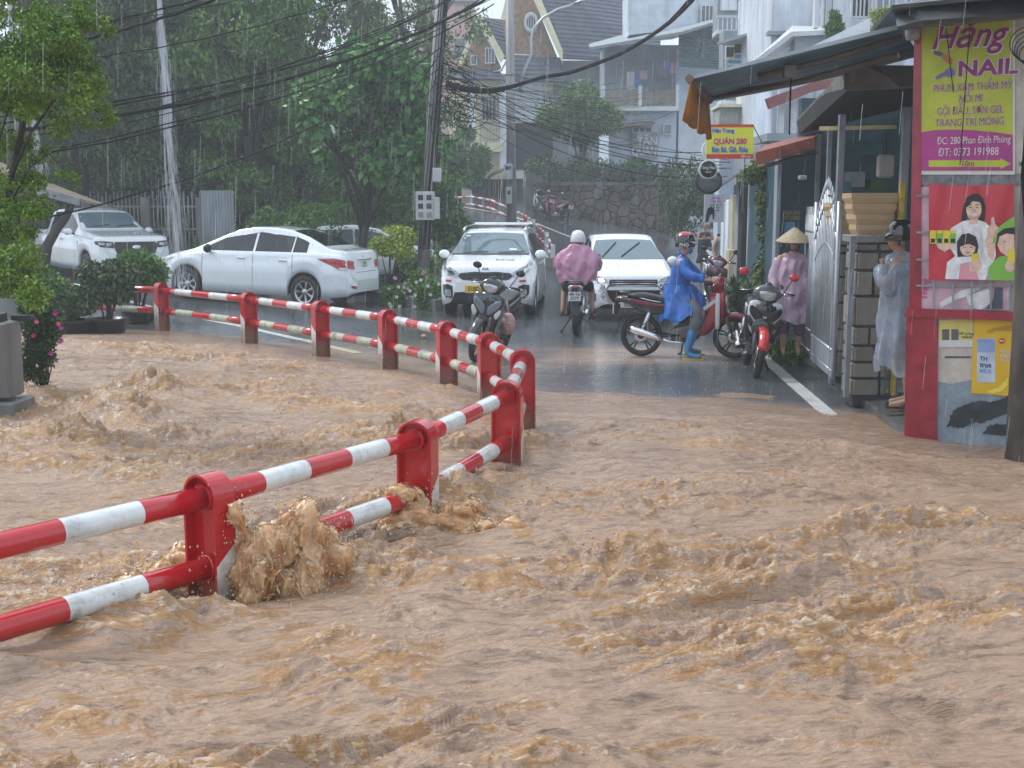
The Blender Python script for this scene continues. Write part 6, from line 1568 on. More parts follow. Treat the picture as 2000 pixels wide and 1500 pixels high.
def tray(x, y, z, w, h, label, rz):
    mb = MB(); t = .0
    lo, hi = w / 2 - .025, w / 2
    mb.loft([[(-lo, -lo * .75, 0), (lo, -lo * .75, 0), (lo, lo * .75, 0), (-lo, lo * .75, 0)], [(-hi, -hi * .75, h * .5), (hi, -hi * .75, h * .5), (hi, hi * .75, h * .5), (-hi, hi * .75, h * .5)], [(-hi, -hi * .75, h), (hi, -hi * .75, h), (hi, hi * .75, h), (-hi, hi * .75, h)]], smooth=False, caps=True)
    o = mb.build('foam_tray', M_FOAM, None, T(x, y, z) @ RZ(rz)); tag(o, label, 'tray', 'tan foam trays stacked on the pillars')
nm = ['bottom', 'second', 'third', 'topmost']
for i in range(4): tray(s1.location.x + w1 * .5, 11.8, z1_ + i * .102, .34 + .045 * i, .1, nm[i] + ' tan foam tray of the near stack on the stone pillar', .06 * math.sin(i * 2))
for i in range(4): tray(s2.location.x + w2_ * .55, 13.1, z2_ + i * .095, .26 + .035 * i, .093, nm[i] + ' tan foam tray of the far stack on the stone pillar', .05 * math.cos(i * 2))
tag(MB().lathe([(0, 0), (.07, 0), (.16, .07), (.17, .085), (.15, .085), (0, .03)], 24).build('shallow_bowl', M('brown_clay', (.10, .075, .06), .6), None, T(s2.location.x + w2_ * .5, 13.1, z2_ + .381)), 'shallow brown clay bowl on top of the far foam stack', 'bowl')
gp_ = empty('gate_post', tuple(G(1652, 776, .13)), 0, 'slim grey steel gate post beside the near stone pillar', 'post'); mb = MB().box((-.022, -.02, 0), (.026, .03, 1.58), bev=.004)
mb.build('post', M('grey_steel', (.24, .27, .30), .4, metal=.3, var=.25), gp_)
for z in (.45, 1.05): MB().box((.03, -.05, z), (.07, -.02, z + .05)).build('hinge', M_FENCE, gp_)
yp = G(1743, 772, .13); tag(MB().box((-.025, -.02, 0), (.025, .02, 2.1), bev=.004).build('yellow_post', M('chipped_yellow_paint', (.45, .33, .02), .5, var=.5, scale=8), None, T(yp.x, yp.y, .13)), 'narrow yellow painted post behind the person in the clear raincoat', 'post')
# silver gate with spear tops
M_SIL = M('silver_gate_paint', (.45, .48, .52), .35, metal=.5, var=.2)
a = G(1626, 744, .15); b = G(1584, 706, .15); ga = empty('silver_gate', tuple(a), 0, 'open silver steel gate leaf with curved spear tipped top', 'gate')
d = Vector((b.x - a.x, b.y - a.y, 0)); L = d.length; MT = rot_to(d)
mb = MB()
for i in range(15):
    x = L * (i + .5) / 15; t = abs(i - 7) / 7; h = 1.62 + .42 * (1 - t ** 1.6); mb.tube([MT @ Vector((x, 0, .32)), MT @ Vector((x, 0, h))], .011, 6)
    mb.tube([MT @ Vector((x, 0, h)), MT @ Vector((x, 0, h + .05)), MT @ Vector((x, 0, h + .14))], [.011, .022, .001], 6)
for z, r in ((.32, .02), (.1, .02)): mb.tube([MT @ Vector((0, 0, z)), MT @ Vector((L, 0, z))], r, 6)
mb.tube([MT @ Vector((L * i / 20, 0, 1.45 + .42 * (1 - (abs(i - 10) / 10) ** 1.6))) for i in range(21)], .022, 6)
mb.tube([MT @ Vector((L * i / 20, 0, 1.20 + .25 * (1 - (abs(i - 10) / 10) ** 1.6))) for i in range(21)], .014, 6)
for x in (0, L): mb.tube([MT @ Vector((x, 0, 0.02)), MT @ Vector((x, 0, 1.9))], .026, 8)
mb.build('bars', M_SIL, ga)
for f in range(4):
    pts = [MT @ Vector((L * (.2 + .2 * f) + .06 * math.sin(q * .7), -.02, .5 + q * .11)) for q in range(9)]; m_ = MB(); m_.tube(pts, .01, 6); m_.build('scroll', M_SIL, ga)
MB().box((.03, -.012, .03), (L - .03, .012, .30), 0, MT).build('kick_plate', M_SIL, ga)
a = G(1583, 704, .15); b = G(1566, 686, .15); gf = empty('side_railing', tuple(a), 0, 'fixed grey railing panel between the silver gate and the teal wall', 'railing'); d = Vector((b.x - a.x, b.y - a.y, 0)); L = d.length; MT = rot_to(d); mb = MB()
for i in range(13): x = L * i / 12; mb.tube([MT @ Vector((x, 0, .05)), MT @ Vector((x, 0, 1.75 + .1 * (i % 2)))], .012, 6)
for z in (.1, .35, 1.55): mb.tube([MT @ Vector((0, 0, z)), MT @ Vector((L, 0, z))], .018, 6)
mb.build('bars', M('grey_rail_paint', (.28, .30, .32), .4, metal=.3, var=.3), gf)

# ---- next shops up the street ----------------------------------------------------------------
O = Vector((5.2, 20, 0)); s3_ = empty('teal_shop', O, 0, 'narrow teal fronted shop with rusty red awning beyond the silver gate', 'shop')
def frontal(name, x0, y0, x1, Y, d, m, parent, O, ztop=None, zb=-.1):
    a = W(x0, y0, Y) - O; b = W(x1, y0, Y) - O
    return MB().box((a.x, a.y, zb), (b.x, a.y + d, a.z), bev=.01).build(name, m, parent)
frontal('wall', 1528, 300, 1600, 17.8, 2.4, M('teal_painted_wall', (.03, .075, .10), .5, var=.3), s3_, O)
frontal('jamb', 1520, 296, 1528, 17.6, .2, M_GREYW, s3_, O)
frontal('wall', 1486, 282, 1526, 19.6, .3, M_GREYW, s3_, O)
mb = MB(); px_box(mb, 1532, 433, 1553, 462, 17.78, .01, 0, O); mb.build('blue_notice', M('notice_blue', (.15, .38, .62), .5, var=.2), s3_)
mb = MB(); px_box(mb, 1537, 462, 1548, 470, 17.77, .01, 0, O); mb.build('paper_notice', M('yellow_note', (.6, .55, .2), .5), s3_)
text_mesh('NAM LINH', .085, M('gold_letters', (.36, .30, .12), .5), s3_, FM(W(1547, 416, 17.77) - O), xs=.6, bold=.003); text_mesh('ĐỒ DÙNG', .085, MATS['gold_letters'], s3_, FM(W(1547, 426, 17.77) - O), xs=.6, bold=.003)
slab(MB(), [W(*q) - O for q in ((1476, 300, 15.2), (1590, 268, 15.2), (1606, 256, 17.4), (1492, 284, 17.6))], .03).build('awning', M('rusty_red_awning', (.25, .065, .035), .6, var=.5, scale=3), s3_)
slab(MB(), [W(*q) - O for q in ((1476, 322, 15.18), (1592, 290, 15.18), (1590, 268, 15.18), (1476, 298, 15.18))], .02).build('awning_valance', MATS['rusty_red_awning'], s3_)
MB().tube([W(1480, 328, 15.4) - O, W(1595, 298, 15.4) - O], .025, 8).build('awning_arm', M_ARM, s3_)
MB().box((-.05, -.08, -.03), (.05, .08, .03), bev=.01).build('wall_lamp', M_WFR, s3_, T(*(W(1567, 347, 17.6) - O)))
O = Vector((5.0, 24, 0)); s4_ = empty('shuttered_shop', O, 0, 'row of white and cream door posts with dark shutters behind the round signs', 'shop')
for x0, y0, x1, Y, d, m in ((1468, 350, 1490, 21.2, .3, wave_mat('ribbed_grey_shutter', (.30, .31, .33), 'X', 12, .5, bump=.6)), (1452, 340, 1468, 22.2, .4, M_DKWALL), (1444, 342, 1452, 23, .3, M('pale_grey_post', (.33, .36, .40), .5)), (1432, 380, 1439, 24.2, .3, M('cream_post', (.56, .50, .33), .6)),
                            (1423, 390, 1432, 24.8, .3, M_WHITE), (1414, 395, 1423, 25.2, .3, M_WHITE), (1424, 488, 1442, 24, .35, MATS['cream_post']), (1440, 360, 1600, 25.6, .4, M_DKWALL)):
    frontal('door_post' if x1 - x0 < 30 else 'back_wall', x0, y0, x1, Y, d, m, s4_, O)
slab(MB(), [W(*q) - O for q in ((1398, 368, 22.5), (1440, 338, 22), (1470, 322, 22), (1470, 318, 24), (1410, 360, 24.5))], .04).build('torn_canopy', M('tattered_grey_sheet', (.22, .23, .24), .6, var=.4), s4_)
slab(MB(), [W(*q) - O for q in ((1450, 362, 20.6), (1456, 356, 20.6), (1478, 320, 20.4), (1473, 296, 20.4))], .02).build('torn_banner', M('torn_printed_cloth', (.42, .45, .48), .6, var=.5, scale=7), s4_)
for j in range(3):
    m_ = MB(); [m_.box((.0 + .14 * i, -.02, .09 * j), (.12 + .14 * i, .02, .09 * j + .075)) for i in range(2)]; m_.build('glass_bricks', island_mat('brick_mix', (.36, .28, .24), .5) if j == 0 else MATS['brick_mix'], s4_, T(*(W(1492, 478 + 14 * j, 19.4) - O)))
# vine column
o = bush('climbing_vine', 1506, 415, 19.0, .20, .8, 100, .07, M_LF_MID, 'climbing vine covering a column left of the teal wall', cat='vine', seed=50)
for ch in list(children(o)): bpy.data.objects.remove(ch)
cl = [(rs_.uniform(-.10, .10), rs_.uniform(-.1, .1), z, .2, .16, .26) for z in np.linspace(.5, 2.65, 16)] + [(-.30, 0, 2.5, .25, .15, .14), (-.2, 0, 2.62, .3, .15, .12), (.1, 0, 2.7, .25, .2, .12)]
V, F = leaves([c[:3] for c in cl], [c[3:] for c in cl], 9000, .065, 1.7, .5, 51, 0, .3); np_mesh('foliage', V, F, M_LF_WIL, o, smooth=False)
limb_mesh(m_ := MB(), [(0, 0, -.05), (.03, .0, 1), (-.02, 0, 2), (0, 0, 2.6)], .05, .02, 7); m_.build('stems', M_BARKD, o)
# signs
def sign_box(name, label, x0, y0, x1, y1, Y, m, fr=None):
    a = W(x0, y1, Y); b = W(x1, y0, Y); o = empty(name, tuple((a + b) / 2), 0, label, 'sign'); w = (b.x - a.x) / 2; h = (b.z - a.z) / 2
    MB().box((-w, 0, -h), (w, .05, h)).build('board', m, o); return o, w, h
sg, w, h = sign_box('restaurant_sign', 'yellow and red noodle restaurant sign reading QUÁN 280', 1380, 243, 1472, 310, 20, M('sign_yellow', (.72, .70, .03), .35, var=.03))
sg.rotation_euler.z = R(-3)
MB().box((-w, -.004, h - .045), (w, -.001, h)).build('red_band', M('sign_red', (.6, .04, .02), .35), sg); MB().box((-w, -.004, -h), (w, -.001, -h + .075)).build('red_band', MATS['sign_red'], sg)
M_TB = M('text_blue', (.02, .05, .45), .4)
for tx, x, z, s, m, k, bd in (('Viên Trang', -.12, h - .105, .092, M_TB, .9, .003), ('QUÁN 280', .0, .0, .125, MATS['sign_red'], .93, .005), ('Bún Bò, Giò, Riêu', .0, -.135, .125, M_TB, .66, .004), ('Kính mời', w - .12, -h + .035, .05, M_TXW, .9, .001)):
    if m is not M_TXW: text_mesh(tx, s, M_TXW, sg, T(x, -.004, z) @ FM((0, 0, 0)), k, bd + .006, .0005)
    text_mesh(tx, s, m, sg, T(x, -.0065, z) @ FM((0, 0, 0)), k, bd, .0005)
MB().tube([(w, .06, h - .02), (w + .35, .3, -.3)], .012, 6).build('bracket', M_FENCE, sg); MB().tube([(.25, .06, -h), (.25, .06, -h - .9)], .014, 6).build('bracket', M_FENCE, sg)
def disc_sign(name, label, cx, cy, rx, Y, m, rim, texts, ry=None):
    p = W(cx, cy, Y); r = rx * Y / FPX; o = empty(name, tuple(p), 0, label, 'sign'); sc = (ry or rx) / rx
    dm = RX(math.pi / 2) @ Matrix.Diagonal((1, sc, 1, 1))
    MB().lathe([(0, -.03), (r * .88, -.03), (r * .88, .03), (0, .03)], 32, 0, dm).build('board', m, o); MB().lathe([(r * .87, -.04), (r, -.04), (r, .04), (r * .87, .04)], 32, 0, dm).build('rim', rim, o)
    for tx, z, s, mm in texts: text_mesh(tx, s, mm, o, T(0, -.035, z) @ FM((0, 0, 0)), .9, .001, .0005)
    return o
disc_sign('round_sign', 'round black hair salon sign with white rim', 1383, 331, 18, 21, M_BLACK, M_WFR, [('Tùng Hair', .03, .075, M_TXW), ('SALON', -.045, .035, M_TXW)])
disc_sign('round_sign', 'round dark grey coffee sign under the black hair salon sign', 1384, 354, 26, 21.4, M('sign_slate', (.16, .18, .18), .5, var=.2), M_BLACK, [('F.COFFEE', -.0, .10, M('text_moss', (.04, .07, .05), .5))], ry=24)
disc_sign('round_sign', 'pale round sign half hidden behind the yellow restaurant sign', 1380, 293, 9, 22.4, M_WHITE, M_WHITE, [('S', .0, .10, M_TB)], ry=15)
MB().tube([(0, 0, 0), (0, 0, 0)], .01)
ps, w, h = sign_box('salon_poster', 'pale pink salon poster with a long haired woman drawing', 1375, 380, 1415, 434, 22, M('poster_pale', (.48, .48, .54), .5, var=.1))
for tx, z, s, m in (('Hair Salon', h - .06, .05, M_TB), ('Tùng Hair', h - .12, .075, M_PKT), ('Chuyên: Cắt, Uốn', h - .19, .04, M_INK), ('Duỗi, Nhuộm', h - .24, .04, M_INK), ('Làm Móng', h - .29, .04, M_INK)): text_mesh(tx, s, m, ps, T(.03, -.003, z) @ FM((0, 0, 0)), .75, .0005, .0005)
slab(MB(), [(x / 90., -.004, y / 90.) for x, y in ((-14, -22), (-10, -23), (-7, -12), (-3, -9), (-2, -18), (1, -19), (2, -8), (-1, 0), (-6, 3), (-11, 0), (-13, -8))], .002).build('hair_drawing', M_INK, ps)
# ================================================================ motorbikes
def pillow(mb, poly, w, mi=0, axis='y', bulge=.82, off=0., mat=None):
    """closed outline swollen sideways; axis y: outline (x,z); axis x: outline (y,z) from off to off+w"""
    q = []
    n = len(poly)
    for i in range(n):
        p0, p1, p2, p3 = poly[i - 1], poly[i], poly[(i + 1) % n], poly[(i + 2) % n]
        for t in (0, .33, .67):
            q.append(tuple(.5 * (2 * p1[k] + (p2[k] - p0[k]) * t + (2 * p0[k] - 5 * p1[k] + 4 * p2[k] - p3[k]) * t * t + (3 * p1[k] - p0[k] - 3 * p2[k] + p3[k]) * t ** 3) * 1.0 for k in (0, 1)))
    cx = sum(p[0] for p in q) / len(q); cz = sum(p[1] for p in q) / len(q)
    rings = []
    for s, sc in ((-1, bulge * .55), (-1, bulge * .9), (-.75, .98), (0, 1), (.75, .98), (1, bulge * .9), (1, bulge * .55)):
        if axis == 'y': rings.append([(cx + (x - cx) * sc, s * w + off, cz + (z - cz) * sc) for x, z in q])
        else: rings.append([(off + s * w, cx + (x - cx) * sc, cz + (z - cz) * sc) for x, z in q])
    return mb.loft(rings, mi, caps=True, mat=mat)
M_SEAT = M('vinyl_seat', (.02, .02, .022), .4, var=.2, bump=.2, bscale=80)
M_ENG = M('engine_grey', (.16, .16, .17), .4, metal=.6, var=.3)
M_DKM = M('dark_metal', (.03, .03, .032), .35, metal=.5)
def bike(label, body, accent, fender, plate_txt=None, rimm=None, style='underbone', group=None, mirror_m=None, lamp=None):
    o = empty('motorbike', (0, 0, 0), 0, label, 'motorbike', group)
    WR = .285; FX, RX_ = .66, -.58
    for x, nm, tw in ((FX, 'f', .05), (RX_, 'r', .058)):
        mm = T(x, 0, WR) @ RX(math.pi / 2)
        pr = [(WR - .055, -tw * .55), (WR - .03, -tw * .8), (WR - .008, -tw * .55), (WR, 0), (WR - .008, tw * .55), (WR - .03, tw * .8), (WR - .055, tw * .55)]
        wh = MB().lathe(pr, 40).build('wheel', M_RUB, o, mm)
        b = MB().lathe([(WR - .055, -tw * .5), (WR - .075, -tw * .4), (WR - .075, tw * .4), (WR - .055, tw * .5)], 40)
        b.lathe([(0, -.045), (.045, -.045), (.05, 0), (.045, .045), (0, .045)], 18)
        for k in range(5):
            a = 2 * math.pi * k / 5 + .3
            for dd in (-.14, .14):
                b.tube([(.04 * math.cos(a), .04 * math.sin(a), 0), ((WR - .07) * math.cos(a + dd), (WR - .07) * math.sin(a + dd), 0)], .010, 6)
        b.build('rim', rimm or M_DKM, wh)
        MB().lathe([(.05, .035), (.10, .035), (.10, .040), (.05, .040)], 24).build('brake_disc', M_ALLOY, wh)
    mb = MB()
    for s in (-1, 1): mb.tube([(FX, s * .075, WR), (FX - .10, s * .075, .50), (FX - .20, s * .07, .76)], [.022, .026, .02], 10)
    mb.build('fork', M_ENG, o)
    mb = MB(); rings = []
    for k in range(13):
        a = R(15 + 125 * k / 12); r = WR + .03; cx, cz = FX + r * math.cos(a), WR + r * math.sin(a); rin = WR + .012
        rings.append([(FX + rin * math.cos(a) * .96, -.062, WR + rin * math.sin(a) * .90), (cx, -.055, cz), (FX + (r + .018) * math.cos(a), 0, WR + (r + .018) * math.sin(a)), (cx, .055, cz), (FX + rin * math.cos(a) * .96, .062, WR + rin * math.sin(a) * .90)])
    mb.loft(rings, closed=True, caps=True).build('front_fender', fender, o)
    # leg shields and main fairing
    mb = MB(); pillow(mb, [(.50, .92), (.56, .78), (.46, .52), (.34, .34), (.20, .30), (.20, .46), (.30, .62), (.34, .86)], .155, bulge=.75)
    mb.build('leg_shield', body if style != 'sport' else M_BKK, o)
    pillow(MB(), [(.36, .60), (.24, .30), (-.02, .30), (-.08, .50), (.08, .56), (.24, .62)], .09).build('centre_fairing', M_BLACK, o)
    pillow(MB(), [(.02, .62), (-.16, .56), (-.52, .60), (-.82, .72), (-.90, .80), (-.70, .80), (-.40, .74), (-.10, .70)], .115, bulge=.8).build('tail_fairing', body if style != 'two' else M_BKK, o)
    for s in (-1, 1):
        MB().add([(.10, s * .158, .58), (.40, s * .163, .80), (.42, s * .163, .76), (.14, s * .158, .545)], [[0, 1, 2, 3]] if s < 0 else [[3, 2, 1, 0]]).build('side_stripe', accent, o)
    if style == 'two':
        for s in (-1, 1): MB().add([(-.05, s * .118, .66), (-.60, s * .118, .72), (-.84, s * .112, .79), (-.60, s * .118, .755)], [[0, 1, 2, 3]] if s > 0 else [[3, 2, 1, 0]]).build('tail_stripe', body, o)
    pillow(MB(), [(.10, .74), (-.02, .70), (-.30, .74), (-.55, .80), (-.74, .80), (-.76, .84), (-.55, .86), (-.25, .80), (-.02, .78)], .12, bulge=.75).build('seat', M_SEAT, o)
    mb = MB(); mb.tube([(-.74, -.10, .86), (-.86, -.08, .87), (-.88, 0, .87), (-.86, .08, .87), (-.74, .10, .86)], .012, 8); mb.build('grab_rail', M_ENG, o)
    mb = MB(); pillow(mb, [(.18, .42), (.20, .26), (.02, .20), (-.16, .22), (-.18, .38), (0, .46)], .10, bulge=.8); mb.build('engine', M_ENG, o)
    mb = MB(); mb.tube([(.10, -.06, .24), (0, -.10, .20), (-.20, -.13, .22), (-.30, -.15, .26)], .020, 10); mb.tube([(-.28, -.15, .25), (-.34, -.155, .27), (-.62, -.17, .36), (-.70, -.17, .385), (-.71, -.17, .388)], [.028, .046, .052, .046, .02], 16); mb.build('exhaust', M_CHR, o)
    mb = MB(); mb.box((-.62, .07, .255), (.02, .10, .315), bev=.01); mb.tube([(-.58, -.09, .28), (-.05, -.10, .30)], .018, 8); mb.tube([(-.58, .09, .28), (-.05, .10, .30)], .018, 8); mb.build('swingarm', M_DKM, o)
    for s in (-1, 1):
        mb = MB(); mb.tube([(-.57, s * .11, .33), (-.46, s * .11, .60)], .030, 10); mb.build('shock_absorber', M_ALLOY if s < 0 else M_DKM, o)
        mb = MB(); mb.tube([(.0, s * .08, .27), (.0, s * .22, .27)], .014, 8); mb.tube([(.0, s * .15, .27), (.0, s * .23, .27)], .02, 8); mb.build('footpeg', M_BLACK, o)
        MB().tube([(.33, s * .20, 1.00), (.28, s * .33, 1.0)], .019, 10).build('grip', M_BLACK, o)
        MB().tube([(.36, s * .17, 1.01), (.42, s * .24, 1.0), (.38, s * .32, .99)], .006, 6).build('brake_lever', M_CHR, o)
        mi_ = MB(); mi_.tube([(.32, s * .20, 1.01), (.30, s * .25, 1.12), (.29, s * .28, 1.17)], .007, 6, 1); mi_.ell((.29, s * .30, 1.21), (.022, .065, .045), 14)
        mi_.build('mirror', [mirror_m or M_BLACK, M_DKM], o)
    MB().tube([(.40, -.0, .96), (.36, -.14, 1.0), (.33, -.22, 1.0)], .016, 8).tube([(.40, .0, .96), (.36, .14, 1.0), (.33, .22, 1.0)], .016, 8).build('handlebar', M_DKM, o)
    # head cowl with the lamp
    pillow(MB(), [(-.17, .99), (-.10, 1.07), (0, 1.09), (.10, 1.07), (.17, .99), (.10, .90), (0, .86), (-.10, .90)], .09, axis='x', off=.42, bulge=.8).build('head_cowl', body if style != 'sport' else M_GREYP, o)
    lm = pillow(MB(), [(-.10, 1.0), (0, 1.02), (.10, 1.0), (.07, .925), (0, .90), (-.07, .925)], .02, axis='x', off=.51, bulge=.7).build('headlight', lamp or M_LAMP, o)
    pillow(MB(), [(-.07, 1.06), (0, 1.13), (.07, 1.06), (.06, 1.04), (-.06, 1.04)], .02, axis='x', off=.46).build('windscreen', M_GLASSD, o)
    # front apron seen from ahead
    pillow(MB(), [(-.20, .86), (-.10, .90), (0, .84), (.10, .90), (.20, .86), (.19, .66), (.12, .50), (0, .46), (-.12, .50), (-.19, .66)], .045, axis='x', off=.50, bulge=.85).build('front_apron', body, o)
    if style == 'sport': pillow(MB(), [(-.13, .64), (0, .70), (.13, .64), (.10, .44), (0, .38), (-.10, .44)], .03, axis='x', off=.545, bulge=.85).build('lower_apron', M_BKK, o)
    for s in (-1, 1):
        pillow(MB(), [(s * .03, .74), (s * .17, .84), (s * .185, .76), (s * .10, .66), (s * .03, .62)], .012, axis='x', off=.548, bulge=.8).build('apron_panel', accent, o)
        pillow(MB(), [(s * .12, .64), (s * .19, .72), (s * .20, .66), (s * .15, .58)], .012, axis='x', off=.545, bulge=.8).build('indicator', M_LAMPC if style == 'underbone' else M_BLACK, o)
        pillow(MB(), [(s * .155, .84), (s * .20, .86), (s * .215, .62), (s * .17, .42), (s * .14, .42), (s * .17, .62)], .03, axis='x', off=.44, bulge=.85).build('side_wing', accent if style != 'sport' else M_BLACK, o)
    pillow(MB(), [(-.06, .80), (.06, .80), (.04, .74), (-.04, .74)], .03, axis='x', off=-.88, bulge=.8).build('tail_lamp', M_TAIL, o)
    mb = MB(); rings = []
    for k in range(9):
        a = R(75 + 95 * k / 8); r = WR + .04; rings.append([(RX_ + r * math.cos(a), -.06, WR + r * math.sin(a)), (RX_ + r * math.cos(a), .06, WR + r * math.sin(a)), (RX_ + (r + .012) * math.cos(a), .06, WR + (r + .012) * math.sin(a)), (RX_ + (r + .012) * math.cos(a), -.06, WR + (r + .012) * math.sin(a))])
    mb.loft(rings, smooth=False, caps=True); mb.build('rear_fender', M_BLACK, o)
    if plate_txt:
        plate(o, (-.955, 0, .64), math.pi, '', M_PLW, .19, .14, two=plate_txt)
    MB().box((-.945, -.05, .56), (-.90, .05, .78), bev=.01).build('plate_bracket', M_BLACK, o)
    mb = MB(); mb.tube([(-.02, .10, .25), (-.06, .24, .02)], .012, 8); mb.tube([(-.06, .24, .015), (-.10, .27, .012)], .016, 6); mb.build('side_stand', M_DKM, o)
    return o
M_BKR = M('bike_red_paint', (.30, .008, .02), .18, coat=1, var=.1); M_BKK = M('bike_black_paint', (.012, .016, .02), .12, coat=1, var=.1); M_BKW = M('bike_silver_white', (.55, .57, .60), .2, coat=1, var=.06)
M_BKM = M('bike_maroon', (.14, .01, .03), .2, coat=1); M_GREYP = M('bike_grey_paint', (.09, .095, .10), .25, coat=.8); M_BRR = M('bike_bright_red', (.60, .015, .02), .2, coat=1)
M_BKB = M('bike_steel_blue', (.13, .18, .22), .2, coat=1)
def place(o, x, y, heading, lean=0., z=None, steer=None):
    o.location = (x, y, gz(x, y) if z is None else z); o.rotation_mode = 'QUATERNION'
    o.rotation_quaternion = (RZ(math.atan2(heading[1], heading[0])) @ RX(lean)).to_quaternion()
# broadside red bike under the rider in blue
a = G(1252, 695, 0); b = G(1434, 700, 0); hdv = Vector((b.x - a.x, b.y - a.y, 0)).normalized()
red = bike('red and black motorbike standing side on across the street under the rider in blue', M_BKR, M_TXW, M_BKR, ('49E1', '502.18'), style='two', mirror_m=M_BKW)
RC = a + hdv * .58; place(red, RC.x, RC.y, hdv, 0, .0)
# white, grey and red bike facing the camera on its stand
p = G(1475, 738, 0); hd_ = Vector((-.10, -1, 0)).normalized(); wb = bike('silver white motorbike with bright red front fender parked facing the camera by the pavement', M_BKW, M_BLACK, M_BRR, style='sport', mirror_m=M_BRR)
place(wb, p.x - hd_.x * .66, p.y - hd_.y * .66, hd_, R(-8), 0)
# black bike
p = G(926, 706, 0); hd_ = Vector((-.28, -1, 0)).normalized(); kb_ = bike('glossy black and steel blue motorbike parked facing the camera behind the rail', M_BKK, M_BKB, M_BKK, style='underbone')
place(kb_, p.x - hd_.x * .66, p.y - hd_.y * .66, hd_, R(-11), 0)
bg_ = tag(MB().ell((0, 0, 0), (.10, .13, .15), 14).tube([(0, 0, .12), (-.02, .02, .30)], .012, 6).build('hanging_bag', M('floral_cloth', (.45, .28, .26), .8, var=.5, scale=25), None, T(*W(993, 632, 15.7))), 'mottled pink cloth bag hanging beside the black motorbike', 'bag')
# white bike carrying the rider in pink
p = G(1124, 655, 0); PB = Vector((.10, 1, 0)).normalized(); pbk = bike('white motorbike ridden away from the camera by the rider in the pink poncho', M_BKW, M_CHR, M_BKW, ('49-T6', '3777'))
PBP = p + PB * .58; place(pbk, PBP.x, PBP.y, PB, 0, 0)
# distant ones
d1 = bike('black motorbike parked on the uphill bend beside the corner pillar', M_BKK, M_TXW, M_BKK, ('49M', '118')); place(d1, *W(1056, 420, 45.5).xy, Vector((-.35, 1, 0)), R(8))
d2 = bike('maroon motorbike parked on the uphill bend against the retaining wall', M_BKM, M_PKT, M_BKM, ('49K', '772'), mirror_m=M_BKW); place(d2, *W(1085, 420, 44.5).xy, Vector((-.55, 1, 0)), R(8))
d3 = bike('maroon motorbike facing the camera behind the red motorbike handlebar', M_BKM, M_BLACK, M_BKM); place(d3, *W(1388, 600, 23).xy, Vector((-.2, -1, 0)), R(-8))
d4 = bike('white scooter parked behind the woman with crossed arms', M_BKW, M_GREYP, M_BKW); place(d4, *W(1402, 500, 34.5).xy, Vector((.3, -1, 0)), R(-8), 0)

# ================================================================ people
def skin(name, V, E, Rd, m, parent, root=0, sub=2, noise=0., nsc=8., seed=0, hollow=False, smooth=True):
    me = bpy.data.meshes.new(name + '_sk'); me.from_pydata([tuple(v) for v in V], E, [])
    import bmesh
    bm = bmesh.new(); bm.from_mesh(me); L = bm.verts.layers.skin.verify(); bm.verts.ensure_lookup_table()
    for i, v in enumerate(bm.verts):
        r = Rd[i]; v[L].radius = r if hasattr(r, '__len__') else (r, r); v[L].use_root = (i == root)
    bm.to_mesh(me); bm.free()
    ob = bpy.data.objects.new(name + '_sk', me); COL.objects.link(ob)
    md = ob.modifiers.new('s', 'SKIN'); md.use_smooth_shade = True; md.branch_smoothing = .5
    sb = ob.modifiers.new('u', 'SUBSURF'); sb.levels = sub; sb.render_levels = sub
    bpy.context.view_layer.update()
    out = bpy.data.meshes.new_from_object(ob.evaluated_get(bpy.context.evaluated_depsgraph_get())); out.name = name
    bpy.data.objects.remove(ob); bpy.data.meshes.remove(me)
    n = len(out.vertices); co = np.empty(n * 3, dtype=np.float32); out.vertices.foreach_get('co', co); co = co.reshape(-1, 3)
    if noise:
        nr = np.empty(n * 3, dtype=np.float32); out.vertices.foreach_get('normal', nr); nr = nr.reshape(-1, 3)
        s = np.abs(vn3(co * np.array([nsc, nsc, nsc * .45]) + seed + 30) - .5) * 2 + .5 * vn3(co * nsc * 2.3 + seed + 11)
        co = co + nr * (s[:, None] - .75) * noise
        out.vertices.foreach_set('co', co.ravel().astype(np.float32))
    out.materials.clear(); out.materials.append(m)
    out.polygons.foreach_set('use_smooth', np.full(len(out.polygons), smooth)); out.update()
    o = bpy.data.objects.new(name, out); COL.objects.link(o); o.parent = parent
    return o
M_SKIN = M('skin', (.36, .20, .13), .5, var=.08, sss=.05); M_SKINL = M('skin_light', (.46, .28, .20), .5, var=.08)
def poncho_mat(name, c, alpha, rough=.22):
    m = M(name, c, rough, var=.18, scale=6, bump=.45, bscale=22, alpha=alpha, coat=.3); return m
M_PBLUE = poncho_mat('blue_rain_jacket', (.015, .13, .50), 1.0, .3); M_PPINK = poncho_mat('pink_plastic_poncho', (.64, .30, .46), .80); M_PCLR = poncho_mat('clear_plastic_raincoat', (.36, .43, .54), .60, .12); M_PLIL = poncho_mat('lilac_plastic_raincoat', (.60, .42, .54), .76)
M_HAIR = M('black_hair', (.012, .01, .009), .45); M_TRO = M('grey_trousers', (.12, .13, .16), .8, bump=.2); M_BOOT = M('blue_rubber_boot', (.03, .20, .42), .3, coat=.4); M_DKC = M('dark_clothes', (.02, .02, .024), .8, bump=.2)
M_HW = M('white_helmet', (.75, .76, .78), .12, coat=1); M_HK = M('black_helmet', (.015, .015, .017), .15, coat=1); M_HR2 = M('red_helmet_patch', (.5, .03, .03), .2, coat=.8)
